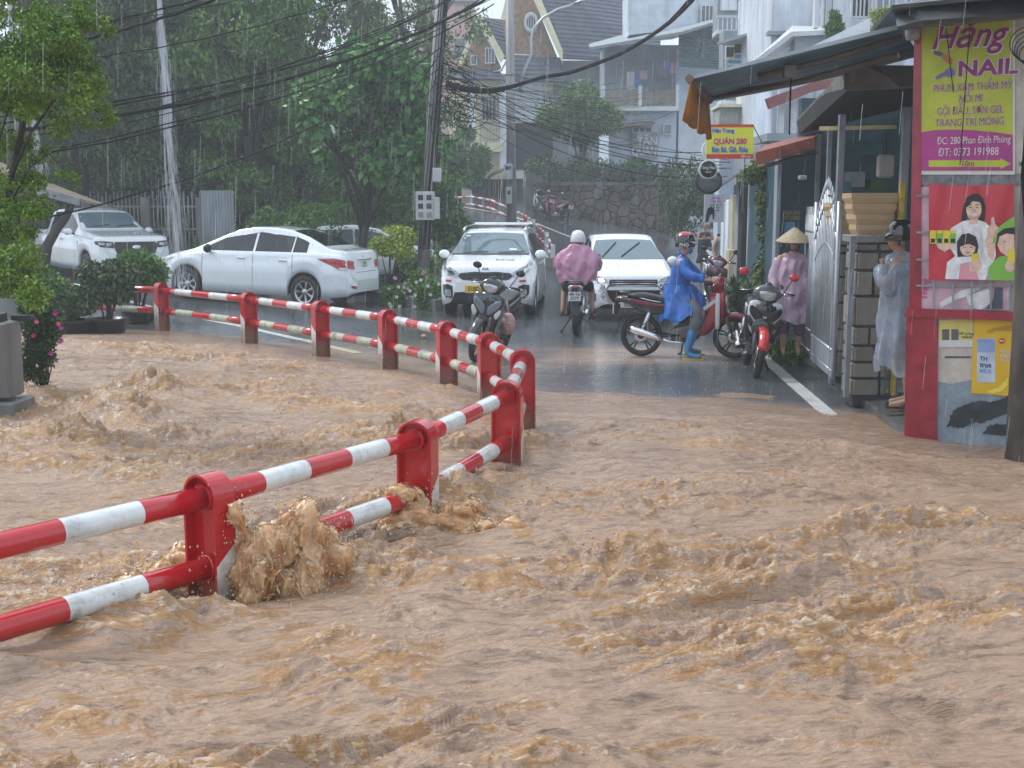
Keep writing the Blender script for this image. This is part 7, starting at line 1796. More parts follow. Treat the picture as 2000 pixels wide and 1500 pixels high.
def person(name_label, J, m_skin=None, fing=('L', 'R'), parent_loc=(0, 0, 0), rz=0., H=1.6):
    """J: joints dict in metres. Builds one continuous skinned body with a head, neck, hands with five fingers and feet."""
    o = empty('person', parent_loc, rz, name_label, 'person')
    V = []; E = []; Rd = []
    def av(p, r): V.append(Vector(p)); Rd.append(r); return len(V) - 1
    pel = av(J['pelvis'], (.135, .115)); wa = av(J['waist'], (.12, .10)); ch = av(J['chest'], (.15, .115)); nb = av(J['neck'], .058); nt_ = av(J['neck2'], .052)
    hd = Vector(J['head']); f = Vector(J.get('face', (1, 0, 0))).normalized()
    h1 = av(hd + Vector((0, 0, -.055)) + f * .025, (.062, .062)); h2 = av(hd + Vector((0, 0, .02)), (.078, .088)); h3 = av(hd + Vector((0, 0, .085)) - f * .01, (.058, .066))
    E += [(pel, wa), (wa, ch), (ch, nb), (nb, nt_), (nt_, h1), (h1, h2), (h2, h3)]
    for s in ('L', 'R'):
        sh = av(J['sh' + s], .062); el_ = av(J['el' + s], .042); wr = av(J['wr' + s], .028); E += [(ch, sh), (sh, el_), (el_, wr)]
        pd = (Vector(J['wr' + s]) - Vector(J['el' + s])).normalized(); pd = Vector(J.get('hd' + s, pd)).normalized()
        side = Vector(J.get('th' + s, (0, 0, 1))).normalized(); side = (side - pd * side.dot(pd)).normalized(); nrm = pd.cross(side)
        pm = av(Vector(J['wr' + s]) + pd * .05, (.036, .020)); E.append((wr, pm))
        if s in fing:
            curl = J.get('curl', .5)
            for k in range(4):
                off_ = side * (.030 - .02 * k); L = (.072, .08, .074, .058)[k]
                a0 = av(Vector(J['wr' + s]) + pd * .088 + off_, .0095); a1 = av(V[a0] + pd * L * .5 + nrm * L * .15 * curl, .0085); a2 = av(V[a1] + pd * L * .3 + nrm * L * .45 * curl, .0075); E += [(pm, a0), (a0, a1), (a1, a2)]
            t0 = av(Vector(J['wr' + s]) + pd * .035 + side * .042, .011); t1 = av(V[t0] + pd * .035 + side * .022 + nrm * .012, .009); E += [(pm, t0), (t0, t1)]
        hp = av(J['hip' + s], .092); kn = av(J['kn' + s], .060); cf = av(Vector(J['kn' + s]).lerp(Vector(J['an' + s]), .32), .054); an = av(J['an' + s], .036); E += [(pel, hp), (hp, kn), (kn, cf), (cf, an)]
        td = Vector(J.get('toe' + s, f)); td = Vector((td.x, td.y, 0)).normalized()
        t1 = av(Vector(J['an' + s]) + td * .10 + Vector((0, 0, -.045)), (.040, .026)); t2 = av(Vector(J['an' + s]) + td * .17 + Vector((0, 0, -.055)), (.034, .018)); E += [(an, t1), (t1, t2)]
    skin('body', V, E, Rd, m_skin or M_SKIN, o, 0)
    side = f.cross(Vector((0, 0, 1))).normalized(); up = Vector((0, 0, 1))
    for s in (-1, 1):
        MB().ell(tuple(hd + f * .083 + side * s * .031 + up * .0), (.012, .012, .007), 8).build('eye', M_HAIR, o)
        MB().ell(tuple(hd + side * s * .083 + up * -.01), (.012, .012, .028), 8).build('ear', m_skin or M_SKIN, o)
        MB().tube([hd + f * .088 + side * s * .018 + up * .024, hd + f * .083 + side * s * .045 + up * .026], .004, 5).build('eyebrow', M_HAIR, o)
    MB().tube([hd + f * .088 + up * .01, hd + f * .108 + up * -.028, hd + f * .090 + up * -.036], [.007, .013, .008], 8).build('nose', m_skin or M_SKIN, o)
    MB().ell(tuple(hd + f * .086 + up * -.062), (.012, .022, .008) if abs(f.x) > .5 else (.022, .012, .008), 8).build('mouth', M('lips', (.30, .10, .09), .5), o)
    return o
def Rf(f): return rot_to(f)
def helmet(o, hd, f, m, extra=None, visor=True):
    mm = T(*hd) @ Rf(f); mb = MB()
    mb.lathe([(.0, .152), (.05, .146), (.09, .122), (.116, .082), (.128, .03), (.128, -.03), (.120, -.045), (.116, -.045)], 28, 0, mm @ T(-.012, 0, .0) @ Matrix.Diagonal((1.08, .95, 1, 1)))
    h = mb.build('helmet', m, o)
    if visor: 
        q = [(.11 * math.cos(a) + .018, .118 * math.sin(a), .02) for a in np.linspace(-1.1, 1.1, 9)] + [((.19) * math.cos(a * .7), .12 * math.sin(a), -.01) for a in np.linspace(1.1, -1.1, 9)]
        MB().add([mm @ Vector(p) for p in q] + [mm @ Vector((p[0], p[1], p[2] + .008)) for p in q], [list(range(18))[::-1], list(range(18, 36))] + [[i, (i + 1) % 18, 18 + (i + 1) % 18, 18 + i] for i in range(18)]).build('helmet_peak', M_HK if m is not M_HW else m, h)
    if extra: MB().lathe([(.0, .156), (.05, .150), (.088, .128), (.10, .11)], 28, 0, mm @ T(-.012, 0, .001) @ Matrix.Diagonal((1.08, .95, 1, 1))).build('helmet_patch', extra, h)
    MB().tube([mm @ Vector((0, s * .118, -.03)) if s else mm @ Vector((.02, 0, -.125)) for s in (-1, 0, 1)], .005, 6).build('chin_strap', M_HK, h)
    return h
# ---- rider in blue (bike local frame: x forward, y left, z up)
J = dict(pelvis=(-.10, 0, .88), waist=(-.09, 0, 1.02), chest=(-.06, 0, 1.22), neck=(-.05, 0, 1.36), neck2=(-.035, 0, 1.41), head=(-.01, 0, 1.50), face=(1, -.12, -.1),
         shR=(-.05, -.18, 1.30), elR=(.09, -.26, 1.10), wrR=(.28, -.25, 1.055), hdR=(1, .1, -.1), thR=(0, 1, .3), shL=(-.05, .18, 1.30), elL=(.10, .27, 1.12), wrL=(.27, .27, 1.055), thL=(0, -1, .3), curl=.9,
         hipR=(-.06, -.10, .86), knR=(.24, -.20, .62), anR=(.06, -.26, .09), hipL=(-.06, .10, .86), knL=(.26, .22, .62), anL=(.02, .28, .09), toeR=(1, -.2, 0), toeL=(1, .2, 0))
rb = person('rider in blue rain jacket and blue rubber boots sitting astride the red motorbike', J, M_SKINL)
rb.location = red.location; rb.rotation_euler.z = math.atan2(hdv.y, hdv.x)
def limb_cloth(o, name, segs, m, noise=.012, seed=0, nsc=9, sub=2):
    V = []; E = []; Rd = []
    for s in segs:
        k = len(V)
        for i, (p, r) in enumerate(s['p']):
            V.append(Vector(p)); Rd.append(r)
            if i: E.append((k + i - 1, k + i))
        if 'at' in s: E.append((s['at'], k))
    return skin(name, V, E, Rd, m, o, 0, sub, noise, nsc, seed)
jk = limb_cloth(rb, 'rain_jacket', [dict(p=[((-.10, 0, .84), (.20, .22)), ((-.09, 0, 1.0), (.165, .19)), ((-.06, 0, 1.22), (.155, .19)), ((-.05, 0, 1.36), .085), ((-.04, 0, 1.41), .072)]),
                            dict(p=[((-.05, -.18, 1.29), .10), ((.07, -.255, 1.10), .085), ((.24, -.25, 1.065), .060), ((.27, -.25, 1.06), .045)], at=2),
                            dict(p=[((-.05, .18, 1.29), .10), ((.08, .265, 1.12), .085), ((.24, .27, 1.065), .060)], at=2)], M_PBLUE, .034, 3, 8)
rings = []
for k in range(12):        # skirt of the jacket: over the seat behind, over the thighs in front
    t = k / 11; z = .98 - .42 * t
    ring = []
    for q in range(36):
        a = 2 * math.pi * q / 36; fr = max(0, math.cos(a))
        rr = .20 + .05 * t + .15 * t * fr + .018 * math.sin(a * 7 + t * 4) * t + .010 * math.sin(a * 13 + 1) * t
        zz = z + .20 * t * fr * fr + .03 * math.sin(a * 5) * t - .05 * t * (1 if math.sin(a) < 0 else 0)
        ring.append((-.10 + rr * math.cos(a) * (1.0), rr * math.sin(a) * (1.0 + .1 * t), zz))
    rings.append(ring)
crumple(MB().loft(rings).build('jacket_skirt', M_PBLUE, rb), .035, 7, 1)
limb_cloth(rb, 'trousers', [dict(p=[((-.06, 0, .84), .13)]), dict(p=[((-.02, -.12, .80), .105), ((.22, -.20, .63), .095), ((.17, -.225, .48), .085), ((.12, -.245, .33), .080)], at=0), dict(p=[((-.02, .12, .80), .105), ((.24, .22, .63), .095), ((.13, .255, .33), .080)], at=0)], M_TRO, .02, 5, 9)
for s, kx, an in ((-1, .13, (.06, -.26)), (1, .12, (.02, .28))):
    limb_cloth(rb, 'boot', [dict(p=[((kx + .0, an[1] * .96, .42), .072), ((kx - .02, an[1], .30), .064), ((an[0], an[1], .13), .050), ((an[0] + .015, an[1], .06), .055)]), dict(p=[((an[0] + .11, an[1] + s * .02, .045), (.050, .040)), ((an[0] + .19, an[1] + s * .03, .04), (.040, .028))], at=3)], M_BOOT, .004, 1)
    MB().prism([(an[0] - .06, an[1] - .045), (an[0] + .22, an[1] - .045), (an[0] + .24, an[1]), (an[0] + .22, an[1] + .045), (an[0] - .06, an[1] + .045)], .002, .018).build('boot_sole', M('yellow_sole', (.6, .45, .1), .6), rb)
hf = Vector((1, -.12, 0)).normalized()
hl_ = helmet(rb, Vector((-.01, 0, 1.52)), hf, M_HK, M_HR2)
text_mesh('PHO', .06, M_TXW, hl_, T(-.02, -.134, 1.50) @ FM((0, 0, 0)), 1, .002, .002)
limb_cloth(rb, 'face_mask', [dict(p=[((.075, -.012, 1.455), (.05, .03)), ((.06, -.01, 1.42), (.035, .035)), ((.02, 0, 1.40), (.05, .05))])], M_PBLUE, .003)
# ---- rider in pink poncho
J = dict(pelvis=(-.14, 0, .88), waist=(-.12, 0, 1.02), chest=(-.07, 0, 1.22), neck=(-.03, 0, 1.36), neck2=(-.01, 0, 1.40), head=(.02, 0, 1.47), face=(1, 0, -.05),
         shR=(-.05, -.19, 1.29), elR=(.06, -.32, 1.08), wrR=(.26, -.29, 1.03), thR=(0, 1, .2), shL=(-.05, .19, 1.29), elL=(.06, .32, 1.08), wrL=(.26, .29, 1.03), thL=(0, -1, .2), curl=.9,
         hipR=(-.10, -.12, .84), knR=(.20, -.22, .66), anR=(.0, -.24, .33), hipL=(-.10, .12, .84), knL=(.20, .22, .66), anL=(.0, .24, .33))
rp = person('rider with white helmet in a pink plastic poncho riding away on the white motorbike', J)
rp.location = pbk.location; rp.rotation_euler.z = math.atan2(PB.y, PB.x)
rings = []
for k in range(16):
    t = k / 15; z = 1.43 - .62 * t; w = .07 + .31 * min(1, t * 2.6) ** .6 + .0 * t; dp = .07 + .15 * min(1, t * 2.2) ** .7
    if t > .55: w -= .10 * (t - .55) / .45
    ring = []
    for q in range(40):
        a = 2 * math.pi * q / 40; nn = .014 * math.sin(a * 9 + t * 5) * min(1, t * 2) + .012 * math.sin(a * 5 - t * 9) * t
        ring.append((-.08 + (dp + nn) * math.cos(a) + .20 * max(0, math.cos(a)) * t, (w + nn * 1.5) * math.sin(a), z + .03 * math.sin(a * 3) * t + .10 * t * max(0, math.cos(a))))
    rings.append(ring)
crumple(MB().loft(rings).build('poncho', M_PPINK, rp), .045, 6, 3)
for s in (-1, 1): limb_cloth(rp, 'poncho_sleeve', [dict(p=[((-.05, s * .20, 1.27), .11), ((.05, s * .33, 1.09), .105), ((.18, s * .33, 1.04), .08), ((.23, s * .31, 1.03), .05)])], M_PPINK, .03, 4 + s, 9)
limb_cloth(rp, 'poncho_collar', [dict(p=[((-.04, 0, 1.34), .10), ((-.02, 0, 1.39), .085), ((-.015, 0, 1.42), .09)])], M('mauve_collar', (.32, .12, .42), .4), .02, 2, 14)
limb_cloth(rp, 'shirt', [dict(p=[((-.14, 0, .86), (.17, .14)), ((-.12, 0, 1.02), (.15, .13)), ((-.07, 0, 1.22), (.165, .13)), ((-.03, 0, 1.34), .07)])], M('mauve_shirt', (.16, .09, .17), .8), .01)
limb_cloth(rp, 'shorts', [dict(p=[((-.12, 0, .83), .14)]), dict(p=[((-.06, -.13, .80), .11), ((.12, -.20, .70), .10)], at=0), dict(p=[((-.06, .13, .80), .11), ((.12, .20, .70), .10)], at=0)], M_DKC, .01)
for s in (-1, 1): MB().prism([(-.07, s * .24 - .045), (.20, s * .24 - .045), (.22, s * .24), (.20, s * .24 + .045), (-.07, s * .24 + .045)], .255, .278).build('sandal', M_BLACK, rp)
helmet(rp, Vector((.02, 0, 1.49)), Vector((1, 0, 0)), M_HW)
# ---- standing figures: local frame, facing -y unless given
def stand(label, loc, rz, m=None, arms='down', h=1.0, lean=0.):
    s_ = h
    J = dict(pelvis=(0, 0, .90), waist=(0, 0, 1.04), chest=(0, -lean * .5, 1.24), neck=(0, -lean, 1.38), neck2=(0, -lean - .01, 1.43), head=(0, -lean - .03, 1.515), face=(0, -1, -.05),
             hipR=(-.10, 0, .87), knR=(-.10, -.02, .48), anR=(-.10, .01, .075), hipL=(.10, 0, .87), knL=(.10, -.01, .48), anL=(.10, .02, .075))
    if arms == 'down': J.update(shR=(-.18, -lean, 1.32), elR=(-.25, .02 - lean, 1.05), wrR=(-.24, -.10 - lean, .84), thR=(0, -1, 0), shL=(.18, -lean, 1.32), elL=(.25, .02 - lean, 1.05), wrL=(.24, -.10 - lean, .84), thL=(0, -1, 0))
    if arms == 'cross': J.update(shR=(-.18, 0, 1.32), elR=(-.24, -.08, 1.10), wrR=(.04, -.20, 1.13), thR=(0, 0, 1), shL=(.18, 0, 1.32), elL=(.24, -.08, 1.10), wrL=(-.04, -.22, 1.16), thL=(0, 0, 1))
    if arms == 'front': J.update(shR=(-.18, -lean, 1.32), elR=(-.22, -.10 - lean, 1.08), wrR=(-.10, -.30 - lean, 1.12), thR=(0, 0, 1), shL=(.18, -lean, 1.32), elL=(.22, -.10 - lean, 1.08), wrL=(.10, -.30 - lean, 1.12), thL=(0, 0, 1))
    if arms == 'hug': J.update(shR=(-.18, -lean, 1.32), elR=(-.20, -.08 - lean, 1.08), wrR=(-.05, -.12 - lean, 1.22), thR=(1, 0, 0), shL=(.18, -lean, 1.32), elL=(.20, -.08 - lean, 1.08), wrL=(.05, -.12 - lean, 1.22), thL=(-1, 0, 0))
    J = {k: (tuple(c * s_ for c in v) if isinstance(v, tuple) and k[:2] not in ('th', 'fa', 'to') else v) for k, v in J.items()}
    return person(label, J, m, parent_loc=loc, rz=rz)
def bell(o, z0, z1, w0, w1, m, name='raincoat', lean=0., d=.75, seed=0, hem=.03, x0=0., bulge=0.):
    rings = []; rs = random.Random(seed); ph = [rs.uniform(0, 6) for _ in range(4)]
    for k in range(18):
        t = k / 17; z = z0 + (z1 - z0) * t; w = w0 + (w1 - w0) * t ** .8 + bulge * math.sin(math.pi * t); ring = []
        if k == 0: w *= .45
        if k == 1: w *= .86
        for q in range(44):
            a = 2 * math.pi * q / 44; nn = (.014 * math.sin(a * 8 + ph[0]) + .010 * math.sin(a * 13 + ph[1] + t * 3)) * (.3 + t) + .012 * math.sin(t * 14 + a * 2 + ph[2])
            ring.append((x0 + (w + nn) * math.cos(a), (w * d + nn) * math.sin(a) - lean * max(0, 1 - t * 2), z + hem * math.sin(a * 4 + ph[3]) * t))
        rings.append(ring)
    return crumple(MB().loft(rings).build(name, m, o), .04, 6, seed)
p = G(1543, 694, .12)
pw = stand('woman in a conical leaf hat and lilac plastic raincoat standing by the teal wall', (p.x, p.y, .14), R(-8), M_SKINL, h=.93)
bell(pw, 1.29, .42, .19, .27, M_PLIL, seed=3)
for s in (-1, 1): limb_cloth(pw, 'raincoat_sleeve', [dict(p=[((s * .16, 0, 1.24), .085), ((s * .235, .02, .98), .085), ((s * .23, -.08, .80), .075)])], M_PLIL, .02, 4 + s, 9)
limb_cloth(pw, 'trousers', [dict(p=[((0, 0, .82), .13)]), dict(p=[((-.10, 0, .78), .10), ((-.10, 0, .45), .08), ((-.10, .0, .22), .075)], at=0), dict(p=[((.10, 0, .78), .10), ((.10, 0, .45), .08), ((.10, 0, .22), .075)], at=0)], M('mauve_trousers', (.16, .09, .16), .8), .01)
limb_cloth(pw, 'shirt', [dict(p=[((0, 0, .86), (.15, .11)), ((0, 0, 1.0), (.13, .10)), ((0, 0, 1.17), (.16, .11)), ((0, 0, 1.28), .065)])], MATS['mauve_trousers'], .01)
MB().lathe([(0, .155), (.02, .15), (.12, .075), (.225, -.01), (.23, -.018), (.12, .06), (.0, .13)], 36, 0, T(0, -.03, 1.45) @ RX(R(6))).build('conical_hat', M('palm_leaf_hat', (.42, .34, .22), .7, var=.25, scale=20, bump=.5, bscale=60), pw)
MB().tube([(-.09, -.04, 1.44), (-.05, -.10, 1.32), (.05, -.10, 1.32), (.09, -.04, 1.44)], .010, 6).build('scarf', M('dark_scarf', (.05, .03, .06), .8), pw)
# person in clear raincoat beside the kiosk
p = G(1752, 803, .14)
pc_ = stand('person in a clear plastic raincoat and black helmet bowed beside the kiosk', (p.x + .13, p.y + .15, .15), R(-110), M_SKIN, 'hug', 1.03, .12)
bell(pc_, 1.45, .36, .20, .29, M_PCLR, lean=.06, seed=5, hem=.05, bulge=.05, d=.95)
for s in (-1, 1): limb_cloth(pc_, 'raincoat_sleeve', [dict(p=[((s * .17, -.06, 1.34), .10), ((s * .25, -.19, 1.10), .13), ((s * .15, -.24, 1.20), .12), ((s * .07, -.27, 1.30), .10)])], M_PCLR, .03, 7 + s, 9)
limb_cloth(pc_, 'shirt', [dict(p=[((0, 0, .90), (.15, .13)), ((0, 0, 1.08), (.14, .12)), ((0, -.04, 1.28), (.17, .12)), ((0, -.07, 1.41), .07)])], M('navy_shirt', (.04, .06, .14), .8), .01)
limb_cloth(pc_, 'shorts', [dict(p=[((0, 0, .90), .14)]), dict(p=[((-.10, 0, .84), .11), ((-.10, 0, .55), .10)], at=0), dict(p=[((.10, 0, .84), .11), ((.10, 0, .55), .10)], at=0)], M_DKC, .01)
helmet(pc_, Vector((0, -.12, 1.575)), Vector((0, -1, 0)), M_HK)
for s in (-1, 1): MB().prism([(s * .10 - .045, .09), (s * .10 + .045, .09), (s * .10 + .045, -.17), (s * .10, -.19), (s * .10 - .045, -.17)], 0.002, .022).build('sandal', M_BLACK, pc_)
# woman with crossed arms further back
p = W(1376, 500, 36)
pe = stand('woman in black dress standing with crossed arms at the street corner', (p.x, 36, max(0.0, gz(p.x, 36) * .3)), R(5), M_SKINL, 'cross', .98)
bell(pe, 1.33, .35, .18, .24, M_DKC, 'dress', seed=9, hem=.0)
limb_cloth(pe, 'hair', [dict(p=[((0, .01, 1.58), .085), ((0, .05, 1.50), .085), ((0, .06, 1.42), .05)])], M_HAIR, .004)
p = W(1421, 480, 26)
pf = stand('person peering out from behind the white door post', (p.x, 26.4, .05), R(10), M_SKINL, 'down', .97)
bell(pf, 1.33, .5, .18, .2, M('pale_shirt', (.3, .32, .36), .8), 'long_shirt', seed=11); limb_cloth(pf, 'hair', [dict(p=[((0, .01, 1.56), .085), ((0, .05, 1.48), .085)])], M_HAIR, .004)
# ================================================================ far rail, cables, debris
fr = empty('far_guard_rail', (0, 0, 0), 0, 'thin red and white rail of three bars curving up the hill behind the people carrier', 'guard rail')
fp = [(x + (9 if x > 1010 else 0), a, b, c, d) for x, a, b, c, d in [(880, 384, 427, 51, 0), (920, 381, 426, 50, 0), (960, 388, 440, 47.5, 1), (1002, 407, 452, 44.5, 0), (1017, 418, 460, 42.5, 1), (1033, 430, 476, 40.5, 0), (1046, 443, 490, 38.5, 1), (1059, 455, 510, 36.2, 0), (1071, 480, 535, 33.8, 0)]]
P_ = []
for px, yt, yb, Y, red_ in fp:
    t = W(px, yt, Y); b = W(px, yb, Y); b.z = min(b.z, gz(b.x, Y)); P_.append((t, b))
    MB().box((t.x - .06, Y - .05, b.z - .2), (t.x + .06, Y + .05, t.z + .03), bev=.006).build('post', M_RR if red_ else M_WFR, fr)
for (t0, b0), (t1, b1) in zip(P_[:-1], P_[1:]):
    for f in (.06, .38, .70):
        a = t0.lerp(Vector((t0.x, t0.y, t0.z - 1.0)), f) + Vector((0, -.06, 0)); b = t1.lerp(Vector((t1.x, t1.y, t1.z - 1.0)), f) + Vector((0, -.06, 0)); n = 5
        MB().tube([a.lerp(b, k / n) for k in range(n + 1)], .040, 8, mis=[0, 1, 0, 1, 0]).build('rail', [M_WFR, M_RR], fr)
tag(MB().box((-.12, -.3, -.2), (.12, .3, .62), bev=.02).build('concrete_bollard', M_DECKC, None, T(*G(1080, 545, .0)[:2], 0) @ RZ(.2)), 'stained concrete end block of the far rail beside the pink rider', 'bollard')

# cables. each: start pixel+depth, end pixel+depth, sag, radius
NC = 0
def cable(a, b, sag, r, label, group=None, n=28, wob=0., cat='cable', name='overhead_cable'):
    a = W(*a); b = W(*b); pts = []
    for i in range(n + 1):
        t = i / n; p = a.lerp(b, t); p.z -= 4 * sag * t * (1 - t)
        if wob: p.z += wob * math.sin(t * 37 + a.x) ; p.x += wob * math.sin(t * 23)
        pts.append(p)
    o = MB().tube([p - a for p in pts], r, 6).build(name, M_CABLE, None, T(*a)); return tag(o, label, cat, group)
GA = 'cables crossing the trees from upper right to lower left'
L_ = [((150, 80, 15), (470, -22, 15), .05, .020, 'thick twisted cable bundle crossing the first water stream near the top'),
      ((100, 62, 15.5), (520, -40, 15), .05, .012, 'thin cable just above the thick twisted bundle at the upper left'),
      ((120, 120, 16), (720, -15, 17), .12, .008, 'thin cable below the twisted bundle, ending at the top left of centre'),
      ((-20, 262, 12), (960, -8, 22), .35, .024, 'thickest black cable running the whole way from the left edge to the top centre'),
      ((-20, 245, 12), (900, -12, 22), .30, .010, 'thin cable hugging the top of the thickest black cable'),
      ((-20, 232, 12.5), (960, -2, 24), .28, .008, 'second thin cable above the thickest black cable'),
      ((100, 298, 13), (965, 8, 22), .30, .011, 'cable running just below the thickest black cable'),
      ((-20, 282, 13), (860, 12, 22), .22, .009, 'cable below the thickest one, ending at the leaning pole top'),
      ((120, 290, 14), (860, 55, 22), .18, .009, 'cable reaching the leaning pole beside the broad leaves'),
      ((140, 210, 15), (800, 60, 22), .15, .007, 'faint thin cable crossing the second water stream'),
      ((250, 240, 15), (930, 20, 22), .12, .007, 'faint thin cable parallel to the thick one in the middle'),
      ((20, 440, 14), (870, 85, 24), .45, .013, 'black cable sagging low over the pickup truck and rising to the leaning pole'),
      ((590, 400, 26), (880, 75, 25.5), .30, .012, 'black cable curving down through the broad leaved tree'),
      ((20, 60, 16), (640, -40, 16), .1, .006, 'hair thin cable at the top left corner'),
      ((420, 175, 18), (1000, -60, 20), .1, .009, 'cable ending above the tiled house left of centre'),
      ((860, 40, 24), (1010, -50, 18), .05, .012, 'short thick cable leaving the leaning pole top to the right')]
for a, b, s, r, lb in L_: cable(a, b, s, r, lb, GA, wob=.006)
# heavy drooping bundle from the leaning pole to the upper right
bd = empty('cable_bundle', W(870, 165, 24), 0, 'heavy sagging bundle of black cables swooping from the leaning pole up to the top right', 'cable bundle')
key = [(872, 165, 24), (905, 178, 24.5), (960, 182, 25), (1010, 168, 25), (1060, 152, 24), (1110, 145, 23), (1160, 128, 21.5), (1210, 108, 20), (1260, 80, 18.5), (1310, 45, 17), (1350, 5, 15.5), (1385, -40, 14)]
for k in range(14):
    ph = k * 1.7; pts = []
    for i, (x, y, Y) in enumerate(key):
        w = (.10 if 2 < i < 10 else .2) * (.4 + .6 * math.sin(ph + i * .5)); pts.append(W(x, y, Y) - bd.location + Vector((0, .06 * math.cos(ph + i), w * .38)))
    q = []
    for a, b in zip(pts[:-1], pts[1:]): q += [a.lerp(b, t) for t in (0, .33, .66)]
    q.append(pts[-1]); sm = [q[0]] + [(q[i - 1] + q[i] * 2 + q[i + 1]) / 4 for i in range(1, len(q) - 1)] + [q[-1]]
    MB().tube(sm, .013, 6).build('strand', M_CABLE, bd)
GB = 'thin cables tangled between the two central poles and the houses'
tl = ['rising to the lamp pole', 'looping towards the balcony house', 'dropping to the grey shop sign', 'crossing to the yellow restaurant sign', 'sagging below the heavy bundle', 'running behind the lamp pole', 'ending at the retaining wall', 'stretched under the tiled roof']
rq = random.Random(12); used = 0
ends = [(1000, 150, 39), (1300, 190, 48), (1290, 240, 46), (1420, 300, 24), (1190, 170, 50), (1005, 220, 39), (1420, 325, 26), (1180, 150, 56)]
adj = ['topmost thin cable', 'second thin cable', 'third thin cable', 'fourth thin cable', 'lowest thin cable']
for j in range(4):
    for k, e in enumerate(ends[j % 2:]):
        a = (868 + rq.uniform(-6, 6), 120 + j * 26 + rq.uniform(-8, 8), 25.8); b = (e[0] + rq.uniform(-12, 12), e[1] + j * 10 + rq.uniform(-8, 8), e[2])
        cable(a, b, rq.uniform(.15, .9), .006 if k % 3 else .010, 'thin tangled cable between the leaning pole and the houses behind', GB)
for j in range(12):
    a = (1000 + rq.uniform(-4, 4), 145 + j * 9, 39); b = (1230 + rq.uniform(-30, 90), 150 + j * 12 + rq.uniform(-10, 10), 47)
    cable(a, b, rq.uniform(.1, .6), .008, 'thin tangled cable between the lamp pole and the balcony house', 'thin cables strung from the lamp pole to the houses')
tan_ = empty('cable_tangle', W(875, 190, 25.6), 0, 'dense knot of looping black wires hanging on the leaning pole', 'cable tangle'); mb = MB()
for k in range(34):
    c = Vector((rq.uniform(-.2, .5), rq.uniform(-.2, .2), rq.uniform(-.7, .75))); r1, r2 = rq.uniform(.15, .5), rq.uniform(.12, .4); a0 = rq.uniform(0, 6)
    mb.tube([c + Vector((r1 * math.cos(a0 + a), .1 * math.sin(a * 2), r2 * math.sin(a0 + a))) for a in np.linspace(0, rq.uniform(2.5, 5.5), 18)], .008, 5)
mb.build('wire_loops', M_CABLE, tan_)
kbw = [((1810, 60, 9.3), (1836, 335, 9.4)), ((1846, 40, 9.2), (1876, 322, 9.3)), ((1858, 40, 9.2), (1908, 260, 9.3))]
cable((1895, 40, 9.2), (1875, 322, 9.45), -.0, .004, 'loose black wire hanging over the middle of the nail salon banner'); cable((1848, 55, 9.3), (1862, 180, 9.4), .0, .004, 'loose black wire dangling at the left of the nail salon banner')
cable((1545, 140, 10.3), (1542, 262, 13), .1, .008, 'loose wire hanging below the awning joint'); 
# debris on the street
def debris(name, px, py, z, mb, m, label, cat): p = G(px, py, z); return tag(mb.build(name, m, None, T(p.x, p.y, z)), label, cat)
debris('paper_cup', 972, 1384, fz(*G(972, 1384, .15).xy) + .01, MB().lathe([(0, 0), (.020, 0), (.028, .05), (0, .052)], 18, 0, RZ(.6) @ RX(R(105))), M_PLW, 'small white paper cup floating in the flood near the bottom', 'cup')
debris('pink_ball', 57, 862, fz(*G(57, 862, .12).xy) + .01, MB().ell((0, 0, 0), (.05, .05, .03), 14), M('pale_pink_plastic', (.7, .45, .5), .4), 'pale pink object bobbing in the flood at the far left', 'debris')
debris('fallen_fruit', 828, 659, .02, MB().ell((0, 0, .02), (.045, .035, .03), 12), M('tan_fruit', (.55, .36, .2), .5), 'tan fallen fruit lying on the wet street behind the rail', 'fruit')
b = bush('aloe_plant', 1442, 590, 19.5, .32, .22, 260, .30, M_LF_DARK, 'spiky dark potted plant at the kerb behind the silver white motorbike', cat='plant', seed=31, aspect=5., jit=.2, droop=-.2)
bush('kerb_plant', 1500, 600, 17.5, .18, .3, 1500, .06, M_LF_MID, 'small leafy plant on the pavement below the vine', cat='plant', seed=33, zc=.14)
bush('vegetable_heap', 1540, 686, 15.2, .26, .06, 1500, .08, M_LF_MID, 'heap of green vegetables on the pavement edge at the woman feet', cat='vegetables', seed=32, zc=.13)
debris('red_cup', 1530, 684, .16, MB().lathe([(0, 0), (.03, 0), (.035, .09), (0, .09)], 14), M_BRR, 'red plastic cup lying among the vegetables on the pavement', 'cup')
M_SPRAY = bpy.data.materials.new('muddy_spray'); n, l, b = nodes(M_SPRAY); at_ = n.new('ShaderNodeAttribute'); at_.attribute_name = 'foam'
l.new(ramp(n, l, at_.outputs['Fac'], [(-.0, (.42, .195, .078)), (.25, (.57, .31, .14)), (.5, (.72, .48, .27))]), b.inputs['Base Color'])
b.inputs['Subsurface Weight'].default_value = .75; b.inputs['Subsurface Radius'].default_value = (.09, .06, .03); b.inputs['Subsurface Scale'].default_value = .6; b.inputs['Roughness'].default_value = .3
